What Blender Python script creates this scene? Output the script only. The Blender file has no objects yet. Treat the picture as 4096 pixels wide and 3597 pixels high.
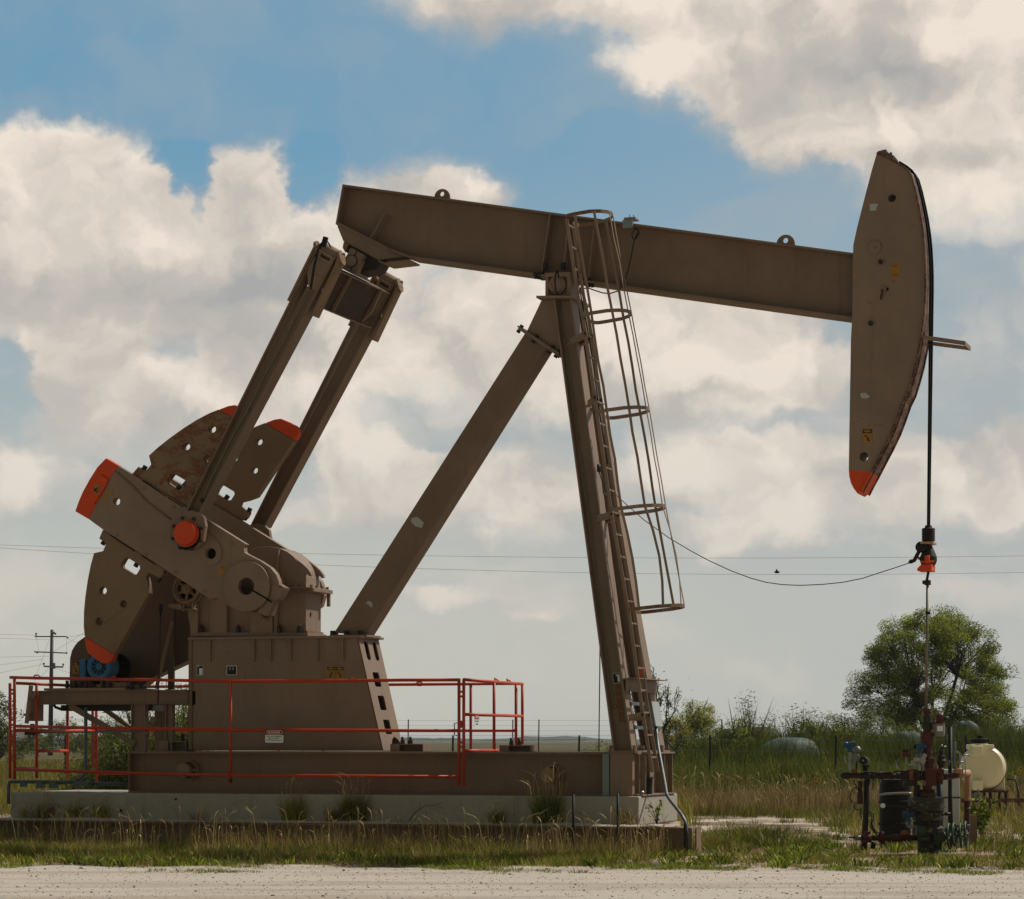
import bpy, bmesh, math, random
import numpy as np
from math import sin, cos, tan, pi, radians, sqrt, exp, atan2, degrees
from mathutils import Vector, Matrix
from mathutils.geometry import tessellate_polygon

random.seed(7)
scene = bpy.context.scene
col = scene.collection

# ---------------------------------------------------------------- camera
FL, U0, VH, ZC = 10420.0, 2048.0, 2960.0, 1.5      # focal length (photo px), principal column, horizon row, eye height
cd = bpy.data.cameras.new("camera")
cam = bpy.data.objects.new("camera", cd); col.objects.link(cam)
cam.location = (0, 0, ZC); cam.rotation_euler = (radians(90), 0, 0)
cd.sensor_fit = 'HORIZONTAL'; cd.sensor_width = 36
cd.lens = FL / 4096 * 36
cd.shift_y = (VH - 1798.5) / 4096
cd.clip_start = 0.5; cd.clip_end = 20000
scene.camera = cam

# ---------------------------------------------------------------- view and light
scene.render.engine = 'CYCLES'
vs = scene.view_settings
vs.view_transform = 'Standard'; vs.look = 'None'; vs.gamma = 1; vs.exposure = 0.0
SUN_AZ, SUN_EL = 62, 50            # azimuth from the view axis (+Y) towards the right (+X)
sd = bpy.data.lights.new("sun", 'SUN'); sd.energy = 3.8; sd.angle = radians(2.5); sd.color = (1, .925, .83)
sun = bpy.data.objects.new("sun", sd); col.objects.link(sun)
sv = Vector((sin(radians(SUN_AZ)) * cos(radians(SUN_EL)), cos(radians(SUN_AZ)) * cos(radians(SUN_EL)), sin(radians(SUN_EL))))
sun.rotation_euler = sv.to_track_quat('Z', 'Y').to_euler(); sun.location = (20, 10, 40)

world = bpy.data.worlds.new("World"); scene.world = world; world.use_nodes = True

class NT:
    """small helper to write node graphs"""
    def __init__(s, tree): s.t = tree; s.N = tree.nodes; s.L = tree.links
    def n(s, typ, ins=None, **kw):
        nd = s.N.new(typ)
        for k, v in kw.items(): setattr(nd, k, v)
        for k, v in (ins or {}).items():
            if hasattr(v, 'links') or isinstance(v, bpy.types.NodeSocket): s.L.new(v, nd.inputs[k])
            else: nd.inputs[k].default_value = v
        return nd
    def m(s, op, a, b=0.0, c=None, clamp=False):
        d = {0: a, 1: b}
        if c is not None: d[2] = c
        nd = s.n('ShaderNodeMath', d, operation=op); nd.use_clamp = clamp
        return nd.outputs[0]
    def mix(s, f, a, b, mode='MIX'):
        nd = s.N.new('ShaderNodeMix'); nd.data_type = 'RGBA'; nd.blend_type = mode
        for i, v in ((0, f), (6, a), (7, b)):
            if isinstance(v, bpy.types.NodeSocket): s.L.new(v, nd.inputs[i])
            else:
                if i and len(v) == 3: v = (*v, 1)
                nd.inputs[i].default_value = v
        return nd.outputs[2]
    def ramp(s, f, stops, interp='LINEAR'):
        nd = s.N.new('ShaderNodeValToRGB'); cr = nd.color_ramp; cr.interpolation = interp
        while len(cr.elements) < len(stops): cr.elements.new(0.5)
        for e, (p, c) in zip(cr.elements, stops):
            e.position = p; e.color = (*c, 1) if hasattr(c, '__len__') else (c, c, c, 1)
        s.L.new(f, nd.inputs[0]); return nd.outputs[0]
    def noise(s, vec, scale, detail=4, rough=.55, dist=0.0, out=0):
        nd = s.n('ShaderNodeTexNoise', {'Scale': scale, 'Detail': detail, 'Roughness': rough, 'Distortion': dist})
        if vec is not None: s.L.new(vec, nd.inputs['Vector'])
        return nd.outputs[out]
    def sstep(s, x, a, b, lo=0.0, hi=1.0):
        nd = s.n('ShaderNodeMapRange', {0: x, 1: a, 2: b, 3: lo, 4: hi}, interpolation_type='SMOOTHSTEP')
        return nd.outputs[0]

# sky: Nishita air, a pale veil towards the horizon, cumulus banks placed by azimuth and elevation
CLOUDS = [  # centre (azimuth, elevation) and half sizes in 1/10420 rad, weight
 (60,770,300,130,1.1),(340,800,230,150,1.0),(600,900,150,130,.9),(560,1050,420,170,.9),(60,1050,400,230,.9),(985,800,115,100,1.2),
 (960,1010,240,150,.8),(1330,990,230,170,.9),(1600,830,300,100,1.0),(1880,880,220,90,.8),(1350,1260,650,180,.8),
 (600,1220,560,100,.7),(2350,1230,350,130,1.0),(2850,1330,480,190,1.1),(3130,1510,320,110,1.0),(2300,1480,600,150,.9),
 (400,1420,180,130,1.2),(480,1630,230,120,1.1),(850,1600,330,130,.9),(1150,1480,300,160,.7),
 (60,1930,260,120,.9),(1430,1830,200,130,1.1),(1680,1830,80,35,.9),(1500,2010,350,100,.8),(2080,1970,280,140,1.0),
 (2840,1820,270,105,1.1),(3250,1890,380,95,.8),(3980,1860,180,110,1.3),(3800,1990,300,90,.8),(3050,2090,420,80,.8),
 (1780,2400,220,45,.9),(2130,2480,110,30,.8),
 (2050,50,400,120,1.0),(2850,60,380,120,1.0),(2830,330,260,110,1.1),(3300,260,500,160,1.0),(3800,180,500,260,1.1),
 (3250,580,370,95,1.0),(3800,580,450,150,.9),(3870,830,240,100,.7),(-600,900,700,300,.9),(4900,1200,700,500,.8),
 (760,810,85,110,-1.2),(1215,770,85,110,-.9),(110,1490,120,170,-1.0),(640,1480,100,80,-.7),(2330,830,260,140,-.9),(3500,1350,150,250,-.9),(2700,680,300,90,-.9),(1050,1900,150,80,-.7)]
SHADES = [  # undersides and thick greys of the same banks
 (250,1180,520,90,1.1),(950,1200,330,110,.8),(1600,1130,500,80,.6),(900,1380,450,80,.8),(2900,1600,500,70,.8),
 (3500,370,560,80,1.0),(2150,170,450,60,.7),(3500,700,450,50,.8),(800,1770,400,60,.7),(1700,2080,400,60,.6),(3100,1960,480,50,.6)]
def build_world():
    W = NT(world.node_tree); world.node_tree.nodes.clear()
    tc = W.n('ShaderNodeTexCoord').outputs['Generated']
    sx = W.n('ShaderNodeSeparateXYZ', {0: tc})
    az = W.m('ARCTAN2', sx.outputs[0], sx.outputs[1])
    el = W.m('ARCSINE', sx.outputs[2])
    pv = W.n('ShaderNodeCombineXYZ', {0: az, 1: el}).outputs[0]
    # domain warp: billows
    n1 = W.noise(pv, 24, 5, .6, out=1)
    w1 = W.n('ShaderNodeVectorMath', {0: n1, 1: (.055, .04, 0), 2: (-.0275, -.02, 0)}, operation='MULTIPLY_ADD').outputs[0]
    pw = W.n('ShaderNodeVectorMath', {0: pv, 1: w1}, operation='ADD').outputs[0]
    pw = W.n('ShaderNodeVectorMath', {0: pw, 1: (1, 1, 0)}, operation='MULTIPLY').outputs[0]
    nzc = W.noise(pw, 13, 2, .5)
    def blobs(lst):
        acc = None
        for (u, v, ru, rv, w) in lst:
            kx, ky = FL / ru / 1.9, FL / rv / 1.9
            q = W.n('ShaderNodeVectorMath', {0: pw, 1: (kx, ky, 1), 2: (-(u - U0) / FL * kx, -(VH - v) / FL * ky, 0)}, operation='MULTIPLY_ADD').outputs[0]
            ee = W.n('ShaderNodeTexGradient', {0: q}, gradient_type='SPHERICAL').outputs['Fac']
            acc = W.m('MULTIPLY', ee, w) if acc is None else W.m('MULTIPLY_ADD', ee, w, acc)
        return acc
    nz = W.noise(pw, 22, 8, .52)
    up = W.n('ShaderNodeVectorMath', {0: pw, 1: (.006, .013, 0)}, operation='ADD').outputs[0]
    nzu = W.noise(up, 22, 5, .50)
    D = blobs(CLOUDS)
    d0 = W.m('ADD', W.m('MULTIPLY_ADD', D, .95, -.35), W.m('ADD', W.m('MULTIPLY', nz, .75), W.m('MULTIPLY', nzc, .45)))
    mask = W.sstep(d0, .34, .90)
    dif = W.m('SUBTRACT', nzu, nz)
    S_ = blobs(SHADES)
    sh = W.m('ADD', W.m('MULTIPLY', S_, .60), W.m('ADD', W.m('MULTIPLY', dif, 1.9), W.m('MULTIPLY_ADD', nzc, 1.2, -.40)), clamp=True)
    cc = W.ramp(sh, [(0, (.86, .765, .66)), (.22, (.74, .66, .575)), (.5, (.56, .515, .465)), (1, (.395, .395, .39))])
    # air
    sky = W.n('ShaderNodeTexSky', sky_type='NISHITA'); sky.sun_disc = False
    sky.sun_elevation = radians(SUN_EL); sky.sun_rotation = radians(SUN_AZ); sky.altitude = 100; sky.air_density = 1.0; sky.dust_density = .6; sky.ozone_density = 1.5
    air = W.mix(1.0, sky.outputs[0], (.075, .095, .088), 'MULTIPLY')
    elr = W.m('DIVIDE', el, .285, clamp=True)
    air = W.mix(W.ramp(elr, [(0, .97), (.25, .93), (.5, .88), (.75, .8), (1, .75)]), air,
                W.ramp(elr, [(0, (.565, .55, .485)), (.2, (.545, .535, .485)), (.42, (.40, .45, .46)), (.6, (.27, .385, .46)), (.78, (.15, .325, .48)), (1, (.155, .33, .48))]))
    # hazier to the right, clear blue to the left
    vr = W.sstep(az, -.10, .20, 0.0, .42)
    air = W.mix(vr, air, (.38, .425, .45))
    fade = W.ramp(elr, [(0, .0), (.08, .25), (.2, .55), (.36, .78), (.52, .95), (1, 1.0)])
    low = W.m('MULTIPLY', W.sstep(W.noise(W.n('ShaderNodeVectorMath', {0: pw, 1: (1, 2.6, 0)}, operation='MULTIPLY').outputs[0], 11, 5, .55), .46, .66, 0, .55), W.ramp(elr, [(0, .0), (.06, .5), (.2, 1.0), (.42, .8), (.6, .0)]))
    mask = W.m('MULTIPLY', mask, fade)
    # thin veil between the cumulus
    thin = W.sstep(d0, .05, .55, 0, .38)
    skyc = W.mix(W.m('MULTIPLY', thin, fade), air, (.46, .445, .42))
    skyc = W.mix(low, skyc, (.68, .61, .54))
    out = W.mix(mask, skyc, cc)
    # unseen sky behind the viewer and overhead, dimmed and warmed to set the fill light
    back = W.sstep(sx.outputs[1], .35, -.35)
    out = W.mix(back, out, W.mix(1.0, out, (.60, .49, .36), 'MULTIPLY'))
    out = W.mix(W.sstep(sx.outputs[2], .35, .8), out, W.mix(1.0, out, (.95, .72, .50), 'MULTIPLY'))
    bg = W.n('ShaderNodeBackground', {'Color': out, 'Strength': 1.0})
    wo = W.N.new('ShaderNodeOutputWorld'); W.L.new(bg.outputs[0], wo.inputs[0])
globals().get("PRE", lambda: None)(); build_world()
world.cycles.sampling_method = 'NONE'
scene.cycles.max_bounces = 5; scene.cycles.diffuse_bounces = 3; scene.cycles.transmission_bounces = 4

# ---------------------------------------------------------------- photo measurement -> real coordinates
TH = radians(18); CT, ST = cos(TH), sin(TH); Y0 = 36.0   # the pumping unit stands turned 18 degrees, 36 m away
ZM = dict(a=(200,1500,1.6317), b=(1100,700,1.7033), c=(2000,800,1.7033), d=(3200,500,1.6317), e=(3200,1500,1.7946), f=(2100,1600,1.9944),
          g=(0,2400,1.6318), h=(1000,2400,1.6317), i=(2100,2400,1.6318), j=(3000,2300,1.4954), k=(3300,2750,2.3932), l=(3600,2050,5.13),
          m=(250,2520,3.7164), n=(600,2250,2.7253), o=(2380,2620,5.2808), p=(0,2480,2.9905), q=(750,2600,2.92), r=(1200,900,3.591), w=(2500,2600,2.044), F=(0,0,1.0))
def P(z, *xy):
    """pairs measured on one detail sheet -> photo pixels"""
    x0, y0, k = ZM[z]
    return [(x0 + xy[i] / k, y0 + xy[i+1] / k) for i in range(0, len(xy), 2)]
def LP(u, v, t):
    """photo pixel on the machine's plane t (lateral offset from its centreline) -> machine coordinates (s, t, z)"""
    a, b = (u - U0) / FL, (VH - v) / FL
    s = (a * (Y0 + t * CT) - t * ST) / (CT + a * ST)
    return Vector((s, t, ZC + b * (Y0 - s * ST + t * CT)))
def LS(z, t, *xy): return [LP(u, v, t) for u, v in P(z, *xy)]
def AW(u, v, Y): return Vector(((u - U0) / FL * Y, Y, ZC + (VH - v) / FL * Y))      # world point at distance Y
def AK(Y, z, *xy): return [AW(u, v, Y) for u, v in P(z, *xy)]
def m2w(p): return Vector((p[0]*CT + p[1]*ST, Y0 - p[0]*ST + p[1]*CT, p[2]))
def w2m(p): return Vector((p[0]*CT - (p[1]-Y0)*ST, p[0]*ST + (p[1]-Y0)*CT, p[2]))
SC = FL / 36.0

# ---------------------------------------------------------------- mesh builder
SPLIT = dict.fromkeys(['support_column','guide_ridge','foot_bolt','flange_bolt','anchor_bolt','saddle_bolt','clamp_bolt','brace_bolt','cap_bolt','rail_bolt','housing_rib','foot_plate',
    'loose_fitting','brake_linkage','pipe_clip','pipe_clamp','hinge','cable_tie','line_clip','pipe_fitting','faded_fitting','side_outlet','union_ring','pipe_coupling','small_tubing','loose_cables','instrument_cable',
    'lock_screws','valve_fittings','manifold_valve','tank_foot','clevis_plate','equalizer_flange','diagonal_brace','bearing_bracket','pedestal_side','print_lines','sticker_print','motor_rails','clamp_bolt','cable'])
SPLIT.update(flange_nuts='flange_nut', loose_cables='loose_cable', lock_screws='lock_screw', motor_rails='motor_rail', valve_fittings='valve_fitting', print_lines='print_line')
class MB:
    def __init__(s): s.v = []; s.f = []; s.sm = []; s.mi = []
    def add(s, vs_, fs, smooth=False, mi=0):
        o = len(s.v); s.v += [tuple(p) for p in vs_]
        for f in fs: s.f.append(tuple(i + o for i in f)); s.sm.append(smooth); s.mi.append(mi)
        return s
    def ext(s, pts, vec, holes=(), mi=0, smooth=False):
        """planar polygon (with holes) given extent along vec"""
        loops = [[Vector(p) for p in pts]] + [[Vector(p) for p in h] for h in holes]
        tris = tessellate_polygon(loops) if (len(holes) or len(pts) > 4) else None
        flat = [p for l in loops for p in l]; n = len(flat); vec = Vector(vec)
        vv = flat + [p + vec for p in flat]
        fs = ([tuple(t) for t in tris] + [tuple(i + n for i in reversed(t)) for t in tris]) if tris else [tuple(range(n)), tuple(range(2*n-1, n-1, -1))]
        s.add(vv, fs, False, mi)
        k = 0; sf = []
        for l in loops:
            m_ = len(l)
            for i in range(m_):
                a, b = k + i, k + (i + 1) % m_
                sf.append((a, b, b + n, a + n))
            k += m_
        o = len(s.v) - 2 * n
        for f in sf: s.f.append(tuple(i + o for i in f)); s.sm.append(smooth); s.mi.append(mi)
        return s
    def pr(s, z, t0, t1, *xy, holes=(), mi=0, smooth=False):
        """outline measured at plane t0, solid to plane t1 in machine coordinates"""
        return s.ext(LS(z, t0, *xy), (0, t1 - t0, 0), holes, mi, smooth)
    def hexa(s, p, mi=0):
        return s.add(p, [(0,1,2,3),(7,6,5,4),(0,4,5,1),(1,5,6,2),(2,6,7,3),(3,7,4,0)], False, mi)
    def box(s, c, d, rot=None, mi=0):
        c = Vector(c); x, y, z = (q / 2 for q in d)
        p = [Vector(q) for q in ((-x,-y,-z),(x,-y,-z),(x,y,-z),(-x,y,-z),(-x,-y,z),(x,-y,z),(x,y,z),(-x,y,z))]
        if rot is not None: p = [rot @ q for q in p]
        return s.hexa([c + q for q in p], mi)
    def bb(s, a, b, mi=0):
        a, b = Vector(a), Vector(b)
        return s.box((a + b) / 2, [abs(q) for q in (b - a)], None, mi)
    def bar(s, p0, p1, w, h, up=(0, 1, 0), mi=0):
        """rectangular bar; w along up, h across"""
        p0, p1 = Vector(p0), Vector(p1); d = (p1 - p0).normalized(); u = Vector(up); u = (u - d * u.dot(d)).normalized(); r = d.cross(u)
        q = [u * (w/2) * a + r * (h/2) * b for a, b in ((-1,-1),(1,-1),(1,1),(-1,1))]
        return s.hexa([p0 + x for x in q] + [p1 + x for x in q], mi)
    def slab(s, A, B, th, t0, t1, mi=0):
        """plate whose edge runs A-B (machine s,z), thickness th to the left of A->B, from t0 to t1"""
        a, b = Vector((A[0], 0, A[2])), Vector((B[0], 0, B[2])); d = (b - a).normalized(); n = Vector((-d.z, 0, d.x)) * th
        q = [a, b, b + n, a + n]
        return s.hexa([Vector((x.x, t0, x.z)) for x in q] + [Vector((x.x, t1, x.z)) for x in q], mi)
    def tube(s, pts, r, n=8, cap=True, mi=0, smooth=True):
        pts = [Vector(p) for p in pts]; N = len(pts)
        rs = r if hasattr(r, '__len__') else [r] * N
        ref = None; vv = []
        for i, p in enumerate(pts):
            d = (pts[min(i+1, N-1)] - pts[max(i-1, 0)])
            d = d.normalized() if d.length > 1e-9 else Vector((0, 0, 1))
            if ref is None: ref = Vector((0, 0, 1)) if abs(d.z) < .9 else Vector((1, 0, 0))
            ref = (ref - d * ref.dot(d)).normalized(); q = d.cross(ref)
            for k in range(n):
                a = 2 * pi * k / n; vv.append(p + (ref * cos(a) + q * sin(a)) * rs[i])
        fs = [(i*n + k, i*n + (k+1) % n, (i+1)*n + (k+1) % n, (i+1)*n + k) for i in range(N-1) for k in range(n)]
        s.add(vv, fs, smooth, mi)
        if cap:
            o = len(s.v) - N * n
            s.f.append(tuple(o + k for k in range(n))); s.f.append(tuple(o + (N-1)*n + k for k in reversed(range(n)))); s.sm += [False]*2; s.mi += [mi]*2
        return s
    def cyl(s, p0, p1, r, n=24, r2=None, mi=0): return s.tube([p0, p1], [r, r if r2 is None else r2], n, True, mi)
    def lathe(s, o, ax, prof, n=24, mi=0, sharp=True):
        """prof: (distance along axis, radius)"""
        o, ax = Vector(o), Vector(ax).normalized()
        ref = Vector((0,0,1)) if abs(ax.z) < .9 else Vector((1,0,0)); ref = (ref - ax*ref.dot(ax)).normalized(); q = ax.cross(ref)
        for (h0, r0), (h1, r1) in zip(prof[:-1], prof[1:]):
            vv = [o + ax*h + (ref*cos(2*pi*k/n) + q*sin(2*pi*k/n))*max(r, 1e-4) for h, r in ((h0, r0), (h1, r1)) for k in range(n)]
            s.add(vv, [(k, (k+1) % n, n + (k+1) % n, n + k) for k in range(n)], True, mi)
        for (h, r), rev in ((prof[0], 1), (prof[-1], 0)):
            if r > 1e-3:
                vv = [o + ax*h + (ref*cos(2*pi*k/n) + q*sin(2*pi*k/n))*r for k in range(n)]
                s.add(vv, [tuple(range(n))], False, mi)
        return s
    def ball(s, c, r, sc=(1,1,1), nu=16, nv=10, mi=0):
        c = Vector(c); vv = [c + Vector((sin(pi*j/nv)*cos(2*pi*i/nu)*sc[0], sin(pi*j/nv)*sin(2*pi*i/nu)*sc[1], cos(pi*j/nv)*sc[2]))*r for j in range(nv+1) for i in range(nu)]
        return s.add(vv, [(j*nu+i, j*nu+(i+1)%nu, (j+1)*nu+(i+1)%nu, (j+1)*nu+i) for j in range(nv) for i in range(nu)], True, mi)
    def ring(s, c, ax, R, r, n=28, m=8, mi=0, a0=0, a1=2*pi):
        c, ax = Vector(c), Vector(ax).normalized(); ref = Vector((0,0,1)) if abs(ax.z) < .9 else Vector((1,0,0)); ref = (ref - ax*ref.dot(ax)).normalized(); q = ax.cross(ref)
        closed = abs(a1 - a0 - 2*pi) < 1e-6
        pts = [c + (ref*cos(a0+(a1-a0)*k/n) + q*sin(a0+(a1-a0)*k/n))*R for k in range(n + 1)]
        return s.tube(pts, r, m, not closed, mi)
    def bolt(s, p, ax, r, h, mi=0):
        return s.tube([Vector(p), Vector(p) + Vector(ax).normalized()*h], r, 6, True, mi, False)
    def pieces(s):
        """vertex index sets of pieces that stand apart from one another"""
        par = list(range(len(s.v)))
        def fd(i):
            while par[i] != i: par[i] = par[par[i]]; i = par[i]
            return i
        for f in s.f:
            for i in f[1:]: par[fd(i)] = fd(f[0])
        comp = {}
        for i in range(len(s.v)): comp.setdefault(fd(i), []).append(i)
        cs = list(comp.values()); bb_ = [(tuple(min(s.v[i][k] for i in c) - .004 for k in range(3)), tuple(max(s.v[i][k] for i in c) + .004 for k in range(3))) for c in cs]
        g = list(range(len(cs)))
        def gf(i):
            while g[i] != i: g[i] = g[g[i]]; i = g[i]
            return i
        for i in range(len(cs)):
            for j in range(i):
                if all(bb_[i][0][k] <= bb_[j][1][k] and bb_[j][0][k] <= bb_[i][1][k] for k in range(3)): g[gf(i)] = gf(j)
        out = {}
        for i, c in enumerate(cs): out.setdefault(gf(i), []).extend(c)
        return list(out.values())
    def build(s, name, mats, parent=None, bevel=0, label=None):
        if name in SPLIT and len(s.v):
            ps = s.pieces()
            if len(ps) > 1:
                last = None
                for p_ in ps:
                    st_ = set(p_); m2 = MB(); mp = {i: k for k, i in enumerate(p_)}; m2.v = [s.v[i] for i in p_]
                    for f, sm, mi in zip(s.f, s.sm, s.mi):
                        if f[0] in st_: m2.f.append(tuple(mp[i] for i in f)); m2.sm.append(sm); m2.mi.append(mi)
                    last = m2._build(SPLIT[name] or name, mats, parent, bevel, label)
                return last
        return s._build(name, mats, parent, bevel, label)
    def _build(s, name, mats, parent=None, bevel=0, label=None):
        me = bpy.data.meshes.new(name); me.from_pydata(s.v, [], s.f)
        if not isinstance(mats, (list, tuple)): mats = [mats]
        for m_ in mats: me.materials.append(m_)
        me.polygons.foreach_set('use_smooth', s.sm); me.polygons.foreach_set('material_index', s.mi)
        bm = bmesh.new(); bm.from_mesh(me); bmesh.ops.recalc_face_normals(bm, faces=bm.faces); bm.to_mesh(me); bm.free()
        me.update()
        o = bpy.data.objects.new(name, me); col.objects.link(o)
        if parent is not None: o.parent = parent
        if bevel:
            b = o.modifiers.new('bevel', 'BEVEL'); b.width = bevel; b.segments = 2; b.limit_method = 'ANGLE'; b.angle_limit = radians(40)
        if label: o['label'] = label
        return o
def tag(o, label=None, cat=None, group=None, kind=None):
    for k, v in (('label', label), ('category', cat), ('group', group), ('kind', kind)):
        if v: o[k] = v
    return o
def thing(name, label, cat, loc=(0, 0, 0), rz=0, group=None):
    o = bpy.data.objects.new(name, None); col.objects.link(o); o.empty_display_size = .2
    o.location = loc; o.rotation_euler = (0, 0, rz); return tag(o, label, cat, group)
def mframe(o):
    """place a top-level object in the pumping unit's frame"""
    o.location = (0, Y0, 0); o.rotation_euler = (0, 0, -TH); return o
def circ(c, r, n=24, ax='t', rs=None):
    rs = r if rs is None else rs
    return [Vector((c[0] + rs*cos(2*pi*k/n), c[1], c[2] + r*sin(2*pi*k/n))) for k in range(n)]
def lerp(a, b, f): return a + (b - a) * f
def text_mesh(mb, body, origin, right, up, height, mi=0, align='CENTER', out=(0,0,0), width=None):
    cu = bpy.data.curves.new('text', 'FONT'); cu.body = body; cu.size = 1; cu.align_x = align; cu.resolution_u = 3; cu.offset = .012
    ob = bpy.data.objects.new('text', cu); col.objects.link(ob)
    dg = bpy.context.evaluated_depsgraph_get(); me = ob.evaluated_get(dg).to_mesh()
    vv = [v.co.copy() for v in me.vertices]; fs = [tuple(p.vertices) for p in me.polygons]
    ob.evaluated_get(dg).to_mesh_clear(); bpy.data.objects.remove(ob); bpy.data.curves.remove(cu)
    if not vv: return
    hh = max(v.y for v in vv) - min(v.y for v in vv); y0 = min(v.y for v in vv); x0 = min(v.x for v in vv); x1 = max(v.x for v in vv)
    k = height / .72; kx = k if width is None else width / (x1 - x0)
    o, r, u = Vector(origin), Vector(right).normalized(), Vector(up).normalized()
    mb.add([o + Vector(out) + r*((v.x - (x0+x1)/2) * kx) + u*(v.y * k) for v in vv], fs, False, mi)

# ---------------------------------------------------------------- materials
def new_mat(name):
    m_ = bpy.data.materials.new(name); m_.use_nodes = True; m_.node_tree.nodes.clear(); return m_, NT(m_.node_tree)
def fin(W, shader, bump=None):
    o = W.N.new('ShaderNodeOutputMaterial'); W.L.new(shader, o.inputs[0])
def bsdf(W, colr, rough=.6, metal=0.0, bump=None, bs=.3, spec=.5):
    b = W.N.new('ShaderNodeBsdfPrincipled')
    for k, v in (('Base Color', colr), ('Roughness', rough), ('Metallic', metal), ('Specular IOR Level', spec)):
        if isinstance(v, bpy.types.NodeSocket): W.L.new(v, b.inputs[k])
        else: b.inputs[k].default_value = (*v, 1) if hasattr(v, '__len__') else v
    if bump is not None:
        bn = W.n('ShaderNodeBump', {'Strength': bs, 'Distance': .01, 'Height': bump}); W.L.new(bn.outputs[0], b.inputs['Normal'])
    fin(W, b.outputs[0]); return b
def paint(name, c, rust=.0, dirt=.25, rough=.55, rustc=(.09, .03, .012), scale=1.0, streak=0.0, chip=0.0):
    """weathered paint: broad tone drift, grime, rust blooms and chips"""
    m_, W = new_mat(name); tc = W.n('ShaderNodeTexCoord').outputs['Object']
    n1 = W.noise(tc, 1.3*scale, 5, .6); n2 = W.noise(tc, 9*scale, 6, .65); n3 = W.noise(tc, 60*scale, 3, .6)
    f = W.m('MULTIPLY', W.sstep(n1, .35, .7), dirt)
    cc = W.mix(f, c, tuple(x*.55 for x in c))
    cc = W.mix(W.m('MULTIPLY', W.sstep(n2, .45, .72), dirt*.8), cc, tuple(x*y for x, y in zip(c, (1.15, 1.0, .82))))
    cc = W.mix(W.m('MULTIPLY', n3, .12), cc, tuple(x*.5 for x in c))
    if streak:
        mp = W.n('ShaderNodeMapping', {'Vector': tc, 'Scale': (7, 7, .5)}).outputs[0]
        st = W.sstep(W.noise(mp, 1.6, 4, .6), .52, .75, 0, streak)
        cc = W.mix(st, cc, tuple(x*y for x, y in zip(c, (.75, .55, .42))))
    if rust:
        mp0 = W.n('ShaderNodeMapping', {'Vector': tc, 'Rotation': (0, .6, 0), 'Scale': (1, 1, 1.8)}).outputs[0]
        big = W.sstep(W.noise(mp0, 3.0*scale, 7, .72, .6), .70 - .16*rust, .735 - .16*rust)
        spk = W.sstep(W.noise(tc, 19*scale, 5, .7, .8), .40, .50)
        rf = W.m('MULTIPLY', big, spk)
        cc = W.mix(rf, cc, W.mix(n3, rustc, tuple(x*2.6 for x in rustc)))
    if chip:
        ch = W.sstep(W.noise(tc, 6.5*scale, 5, .6, 1.5), .76 - .07*chip, .775 - .07*chip)
        cc = W.mix(ch, cc, (.03, .02, .015))
    bsdf(W, cc, W.m('ADD', rough - .1, W.m('MULTIPLY', n2, .25)), 0, W.m('ADD', n2, W.m('MULTIPLY', n3, .3)), .12, .35)
    return m_
def metal(name, c, rough=.45, spots=.3, metallic=.85):
    m_, W = new_mat(name); tc = W.n('ShaderNodeTexCoord').outputs['Object']
    n = W.noise(tc, 22, 6, .65)
    cc = W.mix(W.sstep(n, .42, .75, 0, spots), c, tuple(x*.45 for x in c))
    bsdf(W, cc, W.m('ADD', rough, W.m('MULTIPLY', n, .2)), metallic, n, .15)
    return m_
def plain(name, c, rough=.6, spec=.4): 
    m_, W = new_mat(name); tc = W.n('ShaderNodeTexCoord').outputs['Object']
    n = W.noise(tc, 30, 4, .6)
    bsdf(W, W.mix(W.m('MULTIPLY', n, .35), c, tuple(x*.6 for x in c)), rough, 0, None, 0, spec); return m_

TAN = (.245, .172, .122)
M = {}
M['tan'] = paint('tan_paint', TAN, rust=.30, dirt=.42, streak=.34, chip=.25)
M['tan_brown'] = paint("tan_paint_dusty", (.205, .138, .093), rust=.34, dirt=.45, streak=.42, chip=.25)
M['tan_rust'] = paint('tan_paint_rusty', (.215, .143, .082), rust=1.25, dirt=.5, chip=.6, rustc=(.085, .028, .008), scale=1.2)
M['tan_chip'] = paint('tan_paint_chipped', (.21, .135, .078), rust=.35, dirt=.35, chip=.9, rustc=(.05, .018, .008))
M['guard'] = paint('guard_paint', (.105, .062, .038), rust=.1, dirt=.35)
M['face'] = paint('head_face', (.23, .135, .095), rust=1.5, dirt=.7, rustc=(.035, .012, .006), scale=1.7, streak=.5)
M['oily_shade'] = paint('oily_shade_paint', (.036, .018, .009), rust=.6, dirt=.6)  # deep shade on the equalizer put into its paint colour, besides grease
M['orange'] = paint('safety_orange', (.66, .062, .004), rust=.15, dirt=.30, chip=.5)
M['red_rail'] = paint('rail_red', (.50, .046, .009), rust=.35, dirt=.35, chip=.35, rough=.45)
M['rail_dull'] = paint('rail_red_dull', (.30, .04, .014), rust=.3, dirt=.3)
M['blue'] = paint('motor_blue', (.022, .145, .30), dirt=.3, rough=.45)
M['tblue'] = paint('instrument_blue', (.014, .070, .14), dirt=.25, rough=.4)
M['black'] = plain('black_rubber', (.008, .008, .008), .6, .3)
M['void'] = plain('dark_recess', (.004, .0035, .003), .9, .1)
M['rope'] = plain('wire_rope', (.007, .0065, .006), .7, .2)
M['bolt'] = plain('oiled_bolt', (.012, .009, .007), .5)
M['cable'] = plain('cable_jacket', (.012, .013, .012), .6)
M['gcable'] = plain('green_line', (.20, .22, .12), .5)
M['galv'] = metal('galvanised', (.16, .18, .175), .45, .6, .6)
M['steel'] = metal('bright_steel', (.28, .275, .26), .3, .3, .9)
M['rod'] = metal('polished_rod', (.20, .15, .10), .4, .5, .35)
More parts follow.
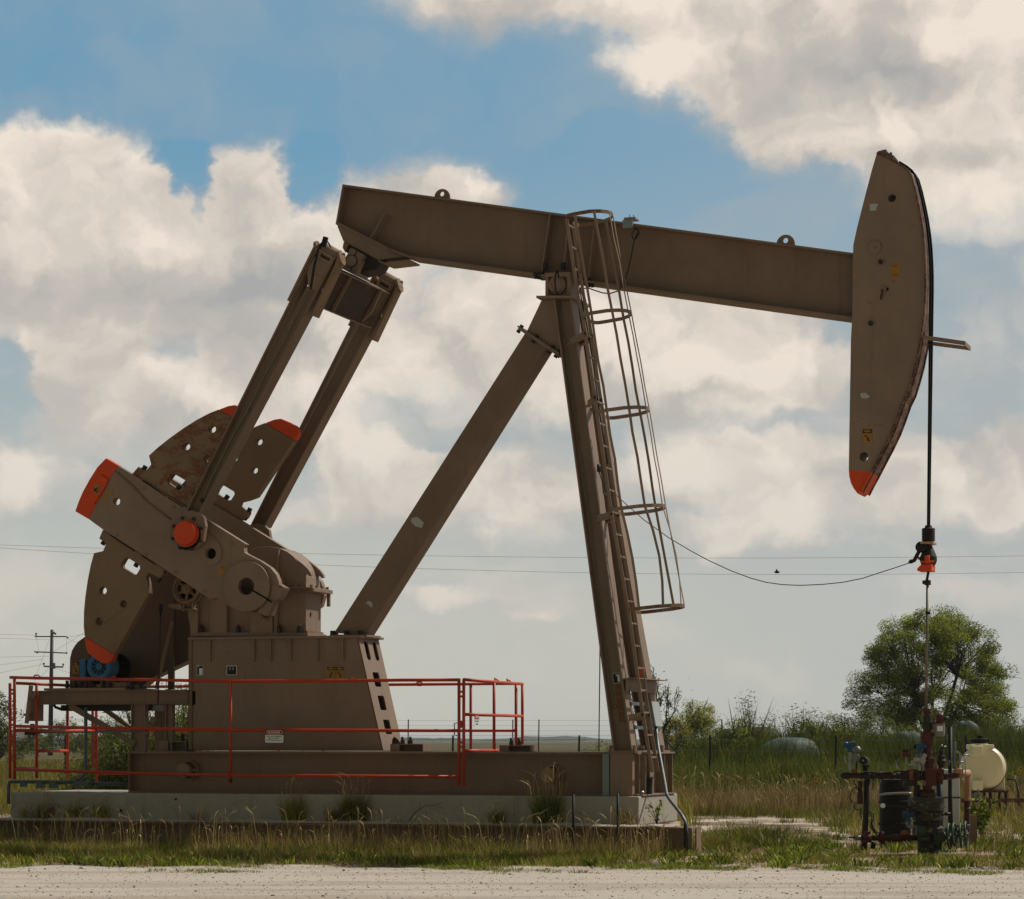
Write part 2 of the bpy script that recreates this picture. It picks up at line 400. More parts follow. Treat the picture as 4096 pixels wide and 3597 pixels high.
M['conduit'] = paint('conduit_paint', (.085, .12, .125), dirt=.4, rust=.1, rough=.4)
M['boxgrey'] = paint('box_grey', (.20, .25, .25), dirt=.25, rough=.45)
M['boxface'] = paint('box_grey_face', (.36, .40, .40), dirt=.2, rough=.45)
M['white'] = plain('label_white', (.82, .84, .82), .5)
M['canister'] = paint('canister_paint', (.22, .20, .175), dirt=.5, rust=.4)
M['whitecab'] = paint('white_cabinet', (.60, .62, .62), dirt=.25, rust=.5, streak=.3)
M['yellow'] = paint('label_yellow', (.34, .165, .02), dirt=.4, rough=.5, scale=6)
M['brownlabel'] = paint('label_brown', (.20, .095, .028), dirt=.5, scale=6)
M['signred'] = plain('sign_red', (.36, .012, .012), .4)
M['patch'] = plain('paint_patch', (.42, .43, .41), .6)
M['rustpipe'] = paint('rusty_pipe', (.060, .024, .016), rust=.8, dirt=.6, rough=.7, rustc=(.045, .018, .010), scale=2)
M['redfit'] = paint('red_fitting', (.085, .013, .007), rust=.9, dirt=.6, rustc=(.05, .02, .012), scale=3)
M['pinkfit'] = paint('faded_red_fitting', (.26, .075, .055), dirt=.4, scale=3)
M['darkiron'] = paint('dark_iron', (.026, .019, .015), rust=.5, dirt=.5, rough=.6, rustc=(.05, .02, .012), scale=3)
M['flange'] = paint('greasy_flange', (.040, .034, .026), rust=.9, dirt=.7, rough=.6, rustc=(.12, .10, .075), scale=4)
M['green'] = paint('green_valve', (.042, .075, .038), rust=.5, dirt=.6, rough=.5, rustc=(.05, .03, .02), scale=3)
M['tanpipe'] = paint('tan_pipe', (.42, .23, .115), rust=.7, dirt=.4, rustc=(.10, .04, .02), scale=2.5)
M['blackpl'] = plain('black_plastic', (.004, .0042, .0045), .55, .25)
M['wood'] = paint('pole_wood', (.020, .017, .015), dirt=.6, scale=.6)
M['xarm'] = paint('crossarm_wood', (.16, .155, .14), dirt=.4)
M['fpost'] = paint('fence_post', (.022, .020, .017), dirt=.5)
M['wire'] = plain('thin_wire', (.12, .12, .12), .5)

# tank plastic
m_, W = new_mat('tank_plastic'); tc = W.n('ShaderNodeTexCoord').outputs['Object']
n_ = W.noise(tc, 5, 4, .5)
cc = W.mix(n_, (.80, .74, .50), (.72, .65, .42))
b_ = bsdf(W, cc, .45, 0, n_, .05); b_.inputs['Subsurface Weight'].default_value = .0
M['tank'] = m_
# concrete
m_, W = new_mat('concrete'); tc = W.n('ShaderNodeTexCoord').outputs['Object']
n1 = W.noise(tc, 1.1, 6, .6); n2 = W.noise(tc, 14, 8, .7); n3 = W.noise(tc, 90, 3, .6)
cc = W.mix(n1, (.42, .385, .33), (.30, .275, .235))
cc = W.mix(W.sstep(n2, .5, .75, 0, .5), cc, (.19, .165, .13))
mp = W.n('ShaderNodeMapping', {'Vector': tc, 'Scale': (4, 4, .35)}).outputs[0]
cc = W.mix(W.sstep(W.noise(mp, 1.3, 3, .5), .60, .72, 0, .35), cc, (.15, .12, .09))
mp2 = W.n('ShaderNodeMapping', {'Vector': tc, 'Scale': (2.2, 1, .12), 'Location': (3.3, 0, 0)}).outputs[0]
cc = W.mix(W.sstep(W.noise(mp2, 1.9, 2, .4), .66, .74, 0, .65), cc, (.14, .06, .025))
pore = W.n('ShaderNodeTexVoronoi', {'Vector': tc, 'Scale': 34}); pf = W.sstep(pore.outputs[0], .05, .12)
cc = W.mix(pf, (.07, .065, .06), cc)
bsdf(W, cc, .9, 0, W.m('ADD', n2, W.m('MULTIPLY', n3, .5)), .35, .2); M['concrete'] = m_
M['patchc'] = plain('concrete_patch', (.41, .38, .33), .9)

# foliage: colour from the mesh attribute (each blade / leaf its own), slightly translucent
def leafmat(name, tr=.35, rough=.6):
    m_, W = new_mat(name)
    at = W.n('ShaderNodeAttribute', attribute_name='tint').outputs['Color']
    d = W.n('ShaderNodeBsdfDiffuse', {'Color': at}); t = W.n('ShaderNodeBsdfTranslucent', {'Color': at})
    g = W.n('ShaderNodeBsdfGlossy', {'Color': (.5, .5, .5, 1), 'Roughness': .5})
    mx = W.n('ShaderNodeMixShader', {0: tr, 1: d.outputs[0], 2: t.outputs[0]})
    mx2 = W.n('ShaderNodeMixShader', {0: .025, 1: mx.outputs[0], 2: g.outputs[0]})
    fin(W, mx2.outputs[0]); return m_
M['leaf'] = leafmat('leaves', .45); M['grass'] = leafmat('grass_blades', .12)
M['bark'] = paint('bark', (.035, .027, .020), dirt=.6, scale=4)
M['stone'] = leafmat('stones', 0.0)

# ground: field soil, pale caliche pad, gravel road
def groundmat():
    m_, W = new_mat('ground'); g = W.n('ShaderNodeNewGeometry').outputs['Position']
    s = W.n('ShaderNodeSeparateXYZ', {0: g})
    n1 = W.noise(g, .35, 6, .6); n2 = W.noise(g, 2.2, 7, .65); n3 = W.noise(g, 25, 5, .7); n4 = W.noise(g, .05, 5, .6)
    soil = W.mix(n2, (.19, .125, .082), (.105, .072, .045))
    cal = W.mix(n3, (.60, .52, .42), (.46, .38, .29))
    pad = W.sstep(W.m('ADD', n1, W.m('MULTIPLY', n2, .5)), .62, .80)
    near = W.mix(pad, soil, cal)
    dw = W.n('ShaderNodeVectorMath', {0: g, 1: (5.45, 33.6, 0)}, operation='DISTANCE').outputs['Value']
    dw = W.m('ADD', dw, W.m('MULTIPLY', n2, 1.6))
    near = W.mix(W.sstep(dw, 1.2, 2.8, 1, 0), near, W.mix(n3, (.20, .115, .072), (.12, .065, .040)))
    fld = W.mix(W.sstep(n4, .35, .65), (.11, .082, .032), (.06, .057, .022))
    fld = W.mix(W.sstep(n2, .4, .7, 0, .6), fld, (.085, .07, .03))
    far = W.sstep(s.outputs[1], 55, 66)
    far = W.sstep(s.outputs[1], 49, 53); cc = W.mix(far, near, fld)
    bsdf(W, cc, .95, 0, W.m('ADD', n3, n2), .6, .1); return m_
def roadmat():
    m_, W = new_mat('gravel_road'); g = W.n('ShaderNodeNewGeometry').outputs['Position']
    mp = W.n('ShaderNodeMapping', {'Vector': g, 'Scale': (.25, 1.6, 1)}).outputs[0]
    n1 = W.noise(mp, .8, 6, .6); n2 = W.noise(g, 9, 7, .7); n3 = W.noise(g, 55, 4, .7)
    cc = W.mix(n2, (.58, .52, .455), (.40, .35, .30))
    cc = W.mix(W.sstep(n1, .44, .62, 0, .75), cc, (.36, .295, .235))
    vo = W.n('ShaderNodeTexVoronoi', {'Vector': g, 'Scale': 26})
    cc = W.mix(W.sstep(vo.outputs[0], .05, .25, .45, 0), cc, (.20, .165, .14))
    mk = W.sstep(W.noise(g, 16, 3, .6, 1.0), .60, .68, 0, .5)
    cc = W.mix(mk, cc, (.58, .52, .46))
    bsdf(W, cc, .95, 0, W.m('ADD', n3, W.m('MULTIPLY', n2, 2)), .8, .1); return m_
M['ground'] = groundmat(); M['road'] = roadmat()

# tarp / netting over the heaps
def tarpmat(name, c):
    m_, W = new_mat(name); tc = W.n('ShaderNodeTexCoord').outputs['Object']
    mp = W.n('ShaderNodeMapping', {'Vector': tc, 'Scale': (1, 1, 2.2), 'Rotation': (0, .5, 0)}).outputs[0]
    n = W.noise(mp, 2.5, 6, .65, 1.2)
    bsdf(W, W.mix(W.sstep(n, .35, .65), c, tuple(x*.4 for x in c)), .7, 0, n, .8); return m_
M['tarp'] = tarpmat('green_tarp', (.075, .125, .11)); M['mound'] = tarpmat('brown_heap', (.085, .06, .035))

# ================================================================= THE PUMPING UNIT (one thing)
J = mframe(thing('pump_jack', 'large tan oilfield pump jack with orange-tipped counterweights and horse head', 'pump jack'))
def at(pts, t): return [Vector((p[0], t, p[2])) for p in pts]
def rmm(r_px): return r_px / SC        # photo px -> metres at the machine

# ---- walking beam
def beam():
    T = .2
    TL, TR = LS('b', -T, 472, 65)[0], LS('d', -T, 350, 836)[0]
    BR = LS('d', -T, 340, 1268)[0]; B1 = LS('b', -T, 920, 566)[0]; B2 = LS('b', -T, 770, 512)[0]; B3 = LS('b', -T, 424, 338)[0]
    mb = MB()
    web = [TL, TR, BR, B1, B2, B3]
    mb.ext(at(web, -.012), (0, .024, 0))
    mb.slab(TR, TL, .028, -T, T)                       # top flange (below its edge line)
    mb.slab(BR, B1, -.03, -T, T); mb.slab(B1, B2, -.03, -T, T); mb.slab(B2, B3, -.035, -T-.01, T+.01)
    mb.slab(TL, B3, -.028, -T+.002, T-.002)
    beam_o = mb.build('walking_beam', M['tan_brown'], J)
    for z, c in (('b', (1868,262,1812,650)), ('c', (460,128,425,482)), ('c', (640,135,596,522)), ('b', (742,258,640,434))):
        a, b = LS(z, -T, *c)
        for s0, s1 in ((-.188, -.012), (.012, .188)):
            MB().slab(a, b, .016, s0, s1).build('stiffener', M['tan'], beam_o)
    # bearing seat below the tail
    mb = MB(); mb.pr('b', -.13, .13, 425,350, 465,450, 705,580, 900,552, 770,498, 432,325)
    a, b = LS('b', -.2, 745,597, 920,577); mb.slab(b, a, .02, -.2, .2)
    a, b = LS('b', -.2, 705,580, 745,597); mb.slab(b, a, .02, -.2, .2)
    mb.build('tail_seat', M['tan'], beam_o)
    for z, x, y, r in (('b', 1140, 152, 56), ('c', 1947, 301, 61)):
        c0 = LS(z, 0, x, y)[0]; R = r / ZM[z][2] / SC
        mb = MB(); out = [c0 + Vector((R*cos(a), -.014, R*sin(a))) for a in [pi*k/16 for k in range(17)]]
        out += [c0 + Vector((-R*1.03, -.014, -R*.2)), c0 + Vector((R*1.03, -.014, -R*.3))]
        hole = [c0 + Vector((R*.28*cos(2*pi*k/14), -.014, R*.30*sin(2*pi*k/14) + R*.38)) for k in range(14)]
        mb.ext(out, (0, .028, 0), [hole]); mb.build('lifting_eye', M['tan'], beam_o)
    # sensor, cable loop
    mb = MB(); a = LS('c', -.2, 873, 165)[0]; mb.box(a + Vector((0, -.01, 0)), (.14, .05, .11)); mb.box(a + Vector((.02, .1, .08)), (.16, .2, .025))
    for x in (885, 912): q = LS('c', -.1, x, 130)[0]; mb.cyl(q, q + Vector((0, 0, .06)), .008, 6)
    mb.build('sensor_box', M['boxgrey'], beam_o)
    mb = MB(); pts = LS('c', -.22, 915,190, 940,200, 948,225, 930,262, 905,265, 898,235, 912,205, 930,200)
    pts += LS('c', -.22, 942,215, 915,275, 905,320, 895,380, 870,490, 850,545, 832,590)
    pts += LS('c', -.1, 800,622, 750,638, 700,634, 650,618, 600,600, 575,603)
    mb.tube(pts, .009, 6); mb.build('cable', M['cable'], beam_o)
    return beam_o
beam()

# ---- horse head
def head():
    T = .26
    upper = [(500,190),(560,214),(620,246),(670,276),(700,300),(722,335),(742,405),(762,490),(782,590),(797,690),(806,780),(811,870),(814,960),(814,1060),(811,1160),(804,1250),(792,1350),(775,1450),(755,1550),(728,1650),(700,1740)]
    curve = LS('d', -T, *[q for p in upper for q in p]) + LS('e', -T, 735,190, 700,290, 660,395, 610,500, 560,595, 507,697)
    tipc = LS('e', -T, 507,697, 470,765, 434,836)
    back = LS('e', -T, 350,680, 354,400, 361,0) + LS('d', -T, 332,1400, 341,1240, 346,840, 348,782, 372,672, 400,560, 440,405, 470,290)
    h1 = circ(LS('d', -T, 600, 478)[0], .053); h2 = circ(LS('e', -T, 458, 587)[0], .060)
    mb = MB(); mb.ext(curve + back, (0, 2*T, 0), [h1, h2])
    hd = mb.build('horse_head', M['tan'], J)
    mb = MB(); mb.ext(tipc + LS('e', -T, 413,852, 385,815, 365,775, 353,725, 350,680), (0, 2*T, 0)); mb.build('painted_tip', M['orange'], hd)
    # wear face
    full = curve + tipc
    def strip(pts, t0, t1, off, th, mi=0, mb=None):
        mb = mb or MB(); N = len(pts)
        nn = []
        for i in range(N):
            d = pts[min(i+1, N-1)] - pts[max(i-1, 0)]; n = Vector((-d.z, 0, d.x)).normalized(); nn.append(n if n.x > 0 or n.z > .3 else n)
        for i in range(N-1):
            q = []
            for t in (t0, t1):
                a0 = pts[i] + nn[i]*off; b0 = pts[i+1] + nn[i+1]*off; a1 = a0 + nn[i]*th; b1 = b0 + nn[i+1]*th
                q += [Vector((x.x, t, x.z)) for x in (a0, b0, b1, a1)]
            mb.hexa(q, mi)
        return mb
    strip(full[:-3], -.29, .29, .002, .022).build('wear_face', M['face'], hd)
    strip(full[-4:], -.29, .29, .002, .022).build('wear_face_tip', M['orange'], hd)
    mb = strip(full[16:], -.225, -.205, .024, .02); strip(full[16:], .205, .225, .024, .02, 0, mb); mb.build('guide_ridge', M['face'], hd)
    # bridle: two wire ropes over the face, hanging plumb to the carrier
    nrm = []
    N = len(curve)
    for i in range(N):
        d = curve[min(i+1, N-1)] - curve[max(i-1, 0)]; nrm.append(Vector((-d.z, 0, d.x)).normalized())
    imax = max(range(N), key=lambda i: (curve[i] + nrm[i]*.05).x)
    car = LP(3714, 2108, 0)
    for t in (-.10, .10):
        pts = [curve[i] + nrm[i]*.048 for i in range(2, imax + 1)]
        pts = [Vector((p.x, t, p.z)) for p in pts]
        xb = pts[-1].x
        n_ = 24
        for k in range(1, n_ + 1):
            f = k / n_
            pts.append(Vector((lerp(xb, car.x, f), lerp(t, t*.45, f), lerp(curve[imax].z, car.z - .05, f))))
        mb = MB(); mb.tube(pts, .016, 8); mb.build('bridle_rope', M['rope'], J)
    # clamp on top
    mb = MB(); a, b = LS('d', 0, 545,205, 622,245); a.y = b.y = 0
    mb.bar(a + Vector((.0, 0, .03)), b + Vector((0, 0, .03)), .34, .05); mb.bar(a + Vector((-.05, 0, .0)), a + Vector((.06, 0, .02)), .2, .1)
    mb.build('rope_clamp', M['tan_chip'], hd)
    mb = MB(); c0 = LS('d', 0, 590, 205)[0]; mb.cyl(c0, c0 + Vector((.01, 0, .05)), .018, 8); c0 = LS('d', 0, 540, 200)[0]; mb.ball(c0, .035, (1, 3, .8)); mb.build('clamp_bolt', M['bolt'], hd)
    # rope guide
    mb = MB(); ga, gb = LS('d', -.27, 780,1383, 1075,1425); gc, gd = LS('d', .27, 1112,1460, 840,1424)
    mb.bar(ga, gb, .012, .055); mb.bar(gb, gc, .055, .012, (0, 0, 1)); mb.bar(gc, gd, .012, .05); mb.build('rope_guide', M['tan'], hd)
    # fittings on the near plate
    def disc(z, x, y, r, h, m_, name, n=20):
        c0 = LS(z, -T, x, y)[0]; MB().cyl(c0 + Vector((0, .005, 0)), c0 - Vector((0, h, 0)), r, n).build(name, m_, hd)
    disc('d', 488, 802, .085, .025, M['tan'], 'access_cap'); disc('d', 492, 800, .03, .03, M['tan_chip'], 'access_cap_boss')
    disc('d', 536, 897, .036, .02, M['tan'], 'pin_collar'); disc('d', 528, 898, .030, .05, M['bolt'], 'pin')
    disc('d', 548, 1073, .036, .05, M['tan_chip'], 'pin'); disc('d', 570, 1073, .018, .02, M['void'], 'pin_hole')
    disc('d', 470, 1296, .036, .015, M['tan'], 'pin_collar'); disc('d', 463, 1297, .031, .05, M['bolt'], 'pin')
    a, b = LS('d', -.31, 540,1075, 527,1140); MB().tube([a, b], .014, 6).build('pin_lever', M['rustpipe'], hd)
    def sticker(z, cx, cy, w, h, m_, t=-T, rot=0, name='sticker', par=hd, lift=.004):
        c0 = LS(z, t, cx, cy)[0]; k = ZM[z][2]*SC; w, h = w/k, h/k
        R_ = Matrix.Rotation(rot, 3, 'Y')
        mb = MB(); pts = [c0 + R_ @ Vector((x*w/2, -lift-.002, y*h/2)) for x, y in ((-1,-1),(1,-1),(1,1),(-1,1))]
        mb.ext(pts, (0, .003, 0)); return mb, c0, w, h, R_
    for z, x, y, pts in (('d', 480, 537, (455,520, 470,514, 507,514, 508,530, 496,545, 502,556, 478,561, 455,560)), ('e', 466, 150, (433,132, 470,128, 482,140, 502,152, 488,166, 452,170, 436,160))):
        mb = MB(); mb.ext(LS(z, -T-.005, *pts), (0, .004, 0)); mb.build('paint_patch', M['patch'], hd)
    mb, c0, w, h, R_ = sticker('d', 622, 952, 60, 86, None, rot=.06)
    o_ = mb.build('warning_sticker', M['yellow'], hd)
    mb = MB()
    for q in (.38, .30, -.28, -.34): mb.box(c0 + Vector((0, -.0085, q*h)), (w*.7, .002, h*.03))
    mb.build('sticker_print', M['brownlabel'], o_)
    mb, c0, w, h, R_ = sticker('e', 484, 439, 66, 94, None)
    o_ = mb.build('warning_sticker', M['yellow'], hd); warn_print(o_, c0, w, h)
    return hd
def warn_print(par, c0, w, h, flip=1):
    """black header with an oval, a pictogram of tumbling blocks and a bent figure"""
    mb = MB(); Y = -.0085
    mb.ext([c0 + Vector((x*w*.47, Y, h*.47 - y*h*.26)) for x, y in ((-1,0),(1,0),(1,1),(-1,1))][::-1], (0, .002, 0))
    for k, (x, z, a) in enumerate(((-.2, .02, .5), (-.02, -.08, .2), (.1, -.2, -.6), (.16, -.34, .1), (.02, -.26, .9))):
        mb.box(c0 + Vector((x*w*flip, Y, z*h)), (w*.24, .002, h*.07), Matrix.Rotation(a*flip, 3, 'Y'))
    mb.build('sticker_print', M['black'], par)
    mb = MB(); mb.ext([c0 + Vector((cos(2*pi*k/20)*w*.38, Y-.003, h*.34 + sin(2*pi*k/20)*h*.085)) for k in range(20)], (0, .002, 0)); mb.build('sticker_oval', M['yellow'], par)
hd = head()

# ---- carrier bar, rod clamp and polished rod
def carrier():
    t = 0
    c = LP(3714, 2110, 0)
    def z_(y): return LP(3714, 2050 + y/5.13, 0).z
    def x_(x): return LP(3600 + x/5.13, 2200, 0).x
    X = x_(583); mm = 1/5.13/SC
    mb = MB(); mb.lathe((X, 0, z_(265)), (0,0,-1), [(0, .045*.9), (.03, .05), (.035, .062), ((600-265)*mm, .075)], 16)
    for k in range(7): 
        zz = z_(345 + k*38); mb.ring((X, 0, zz), (0,0,1), .078, .012, 16, 6)
    mb.build('rope_socket', M['darkiron'], J)
    mb = MB(); mb.box((X, 0, z_(637)), (250*mm, .30, 42*mm)); mb.build('carrier_plate', M['tanpipe'], J)
    mb = MB()
    prof = [(0,60*mm),(60*mm,85*mm),(150*mm,125*mm),(250*mm,165*mm),(330*mm,168*mm),(400*mm,140*mm),(425*mm,110*mm)]
    mb.lathe((X, 0, z_(650)), (0,0,-1), prof, 20); mb.build('load_cell_cover', M['darkiron'], J)
    mb = MB(); a, b, d, e = [Vector((x_(x), -.10, z_(y))) for x, y in ((455,720),(425,790),(318,990),(245,1012))]
    mb.ball(a, .075, (1,.6,1)); mb.tube([a, b, d, e, Vector((x_(180), -.05, z_(1040)))], [.03,.026,.026,.03,.006], 8); mb.build('cable_arm', M['black'], J)
    mb = MB(); mb.cyl((X+.01, -.17, z_(905)), (X+.01, -.17, z_(1065)), 50*mm, 14); mb.cyl((X-120*mm, -.17, z_(1030)), (X+150*mm, -.17, z_(1028)), 20*mm, 8)
    mb.box((x_(405), -.05, z_(945)), (35*mm, .1, 55*mm))
    mb.ext([Vector((x_(x), -.16, z_(y))) for x, y in ((390,1165),(470,1085),(688,1075),(684,1215),(400,1213),(390,1195))], (0, .32, 0))
    mb.build('rod_clamp', M['orange'], J, bevel=.008)
    # rod
    zt, zb = z_(1213), LP(3705, 2835, 0).z
    mb = MB(); mb.cyl((X, 0, zt), (X-.02, 0, z_(1390)), 27*mm, 12); mb.build('rod_sleeve', M['darkiron'], J)
    mb = MB(); mb.lathe((X-.01, 0, z_(1390)), (0,0,-1), [(0, 62*mm), (.06, 65*mm), (.065, 58*mm), (95*mm, 60*mm)], 14); mb.box((X-75*mm, -.02, z_(1435)), (60*mm, .08, 70*mm)); mb.build('rod_stop', M['darkiron'], J)
    mb = MB(); mb.cyl((X-.012, 0, z_(1480)), (X-.03, 0, zb), 27*mm, 12); mb.build('polished_rod', M['rod'], J)
    mb = MB(); c2 = LP(3712, 2446, 0); mb.cyl((c2.x, 0, c2.z), (c2.x, 0, c2.z-.04), .030, 12); mb.build('rod_coupling', M['black'], J)
    return X
ROD_S = carrier()

# ---- Samson post: two splayed front legs, saddle bearing, rear brace
TT, TB, FW = .36, .87, .30
def legs():
    def corner(u, v, t): return LP(u, v, t)
    tl, tr = corner(2214, 1199, -TT), corner(2285, 1199, -TT); bl, br = corner(2452, 3003, -TB), corner(2529, 3003, -TB)
    zt, zb = tl.z, bl.z
    out = []
    for side in (-1, 1):
        def hx(s0t, s1t, s0b, s1b, ta, tb2):     # ta,tb2 = offsets from outer edge
            p = []
            for (o_) in (ta, tb2):
                tt = -TT + o_*1.0; tb_ = -TB + o_
                if side > 0: tt, tb_ = -tt, -tb_
                p += [Vector((s0b, tb_, zb)), Vector((s1b, tb_, zb)), Vector((s1t, tt, zt)), Vector((s0t, tt, zt))]
            return p
        mb = MB()
        mb.hexa(hx(tl.x, tl.x+.02, bl.x, bl.x+.02, 0, FW)); mb.hexa(hx(tr.x-.02, tr.x, br.x-.02, br.x, 0, FW))
        mb.hexa(hx(tl.x+.015, tr.x-.015, bl.x+.015, br.x-.015, FW/2-.008, FW/2+.008))
        lg = mb.build('front_leg', M['tan'], J); out.append(lg)
        if side < 0: near = lg
    # foot plates and bolts
    mb = MB()
    for sg in (-1, 1):
        tc = sg*(TB - FW/2)
        mb.bb((bl.x-.06, tc-.2, zb-.03), (br.x+.06, tc+.2, zb))
        for dx in (bl.x-.03, br.x+.03):
            for dt in (-.16, .16): mb.bolt((dx, tc+dt, zb), (0,0,1), .025, .07)
    mb.build('foot_plate', M['tan_brown'], J)
    # saddle
    top = MB(); a, b = LS('c', -.3, 265,662, 520,662); top.slab(b, a, .03, -.42, .42)
    for side, x0 in ((-1, 0),):
        pass
    top.build('saddle_plate', M['tan'], J)
    mb = MB(); mb.pr('c', -.3, -.22, 308,520, 330,520, 330,655, 308,655); mb.pr('c', -.3, -.22, 455,520, 480,520, 480,655, 455,655)
    mb.pr('c', -.24, .24, 312,525, 476,525, 476,655, 312,655); mb.pr('c', -.32, .32, 303,497, 476,490, 476,522, 303,524)
    sb = mb.build('saddle_bearing', M['tan'], J, bevel=.004)
    c0 = LS('c', -.3, 388, 578)[0]; mb = MB(); mb.lathe(c0 + Vector((0,.1,0)), (0,-1,0), [(0,.122),(.10,.122),(.105,.105),(.13,.1)], 28); mb.ring(c0 - Vector((0,.035,0)), (0,1,0), .075, .005, 24, 6); mb.build('bearing_cap', M['tan'], sb)
    mb = MB(); mb.tube(LS('c', -.45, 388,482, 378,510, 374,560, 378,610, 392,648), .011, 6); mb.tube(LS('c', -.45, 388,482, 396,500, 398,530), .011, 6); mb.build('grease_hose', M['black'], sb)
    mb = MB(); 
    for x in (340, 462): q = LS('c', 0, x, 492)[0]; mb.bolt(q + Vector((0,-.22,0)), (0,0,1), .035, .09)
    for z, x, y in (('b',1778,688),('b',1800,690),('c',600,575),('c',628,576),('c',590,568)): q = LS(z, -.15, x, y)[0]; mb.bolt(q + Vector((0,0,.03)), (0,0,-1), .028, .07)
    mb.box(LS('c', 0, 285, 520)[0], (.12,.4,.05)); mb.box(LS('c', 0, 600, 562)[0], (.13,.4,.04))
    mb.build('saddle_bolt', M['bolt'], sb)
    # rear brace: node plate, double flange, box brace
    mb = MB(); mb.pr('c', -.17, .17, 283,684, 372,684, 412,1044, 184,893); nd = mb.build('brace_head', M['tan'], J)
    a, b = LS('c', -.2, 128,858, 410,1046); mb = MB(); mb.slab(a, b, -.022, -.24, .24); mb.slab(a + Vector((.01,0,-.03)), b + Vector((0,0,-.032)), -.022, -.24, .24); mb.build('brace_flange', M['tan'], J)
    mb = MB(); d = (b - a).normalized(); n = Vector((-d.z, 0, d.x))
    for f in (.06, .42, .80, .96):
        for t in (-.21, .21):
            p = a.lerp(b, f); p.y = t; mb.tube([p + n*.035, p - n*.085], .012, 6); mb.bolt(p + n*.0, n, .03, .035); mb.bolt(p - n*.045, -n, .03, .04)
    mb.build('flange_bolt', M['bolt'], nd)
    mb = MB(); mb.pr('F', -.16, .16, 1337,2531, 1460,2545, 2188,1388, 2100,1334); br_ = mb.build('rear_brace', M['tan_brown'], J)
    a, b = LS('h', -.26, 510,240, 840,262)
    for pts in ((775,5, 800,20, 797,52, 755,20),): mb = MB(); mb.ext(LS('h', -.165, *pts), (0,.004,0)); mb.build('paint_patch', M['patch'], br_)
    mb = MB(); mb.ext(LS('F', -.165, 1648,2072, 1668,2068, 1695,2090, 1688,2112, 1662,2106, 1643,2086), (0,.004,0)); mb.build('paint_patch', M['patch'], br_)
    mb = MB()
    for x in (540, 630, 720): q = LS('h', -.24, x, 236)[0]; mb.bolt(q, (0,0,1), .04, .075)
    for x in (560, 650): q = LS('h', .24, x, 245)[0]; mb.bolt(q, (0,0,1), .04, .075)
    mb.build('brace_bolt', M['bolt'], br_)
    mb = MB(); a, b = LS('h', -.28, 520,240, 760,240); mb.slab(a, b, .03, -.28, .28); mb.build('brace_foot', M['tan'], br_)
    # grease line on the near leg web
    def legpt(z, x, y, dt=0):
        u, v = P(z, x, y)[0]; f = (v - 1199) / 1804; t = -(lerp(TT, TB, f)) + FW/2 - .03 + dt; return LP(u, v, t)
    mb = MB(); mb.tube([legpt(*q) for q in (('c',408,690),('c',425,830),('c',440,920),('c',475,1130),('c',500,1360),('f',395,30),('f',430,310),('f',480,640),('f',520,940),('f',560,1250),('f',590,1540),('i',500,80),('i',530,300),('i',560,500),('i',575,620),('i',583,690))], .007, 6)
    mb.build('grease_line', M['gcable'], near)
    mb = MB(); 
    for q in (('f',430,315),('f',565,1322),('o',378,815)): mb.box(legpt(*q), (.035,.02,.015))
    mb.ball(legpt('o', 416, 1085), .03, (1,.6,1)); mb.build('line_clip', M['tan_brown'], near)
    # plates on the web
    def webplate(x0, y0, x1, y1, x2, y2, x3, y3, m_, name, dt=0):
        pts = [legpt('o', a, b, .018 + dt) for a, b in ((x0,y0),(x1,y1),(x2,y2),(x3,y3))]
        mb = MB(); mb.ext(pts, (0, .003, 0)); return mb.build(name, m_, near)
    pl = webplate(368,392, 518,372, 538,588, 393,608, M['white'], 'rating_plate')
    webplate(376,400, 512,382, 530,580, 400,600, M['black'], 'plate_print', -.003)
    webplate(436,420, 515,410, 522,440, 440,450, M['white'], 'plate_print', -.006); webplate(470,450, 520,446, 528,562, 480,570, M['white'], 'plate_print', -.006)
    for a in ((408,622, 548,605, 558,735, 425,752), (428,768, 560,742, 572,870, 442,885), (448,905, 580,888, 592,1020, 458,1030), (465,1042, 598,1028, 610,1170, 480,1185), (492,1210, 612,1195, 632,1395, 512,1420)):
        webplate(*a, M['brownlabel'], 'warning_sticker')
    # cross members between the legs
    mb = MB()
    a, b = LS('i', -.80, 640,505, 680,505); a2 = LS('i', .80, 640, 505)[0]
    z0 = LS('i', -.80, 650, 508)[0].z; s0 = LS('i', -.8, 640, 505)[0].x
    mb.bb((s0, -.80, z0), (s0+.20, .80, z0-.012)); mb.bb((s0+.03, -.78, z0-.013), (s0+.045, .78, z0-.17)); mb.bb((s0+.03, -.78, z0-.17), (s0+.10, .78, z0-.18))
    mb.build('cross_shelf', M['tan'], J)
    return near, br_
near_leg, brace_o = legs()

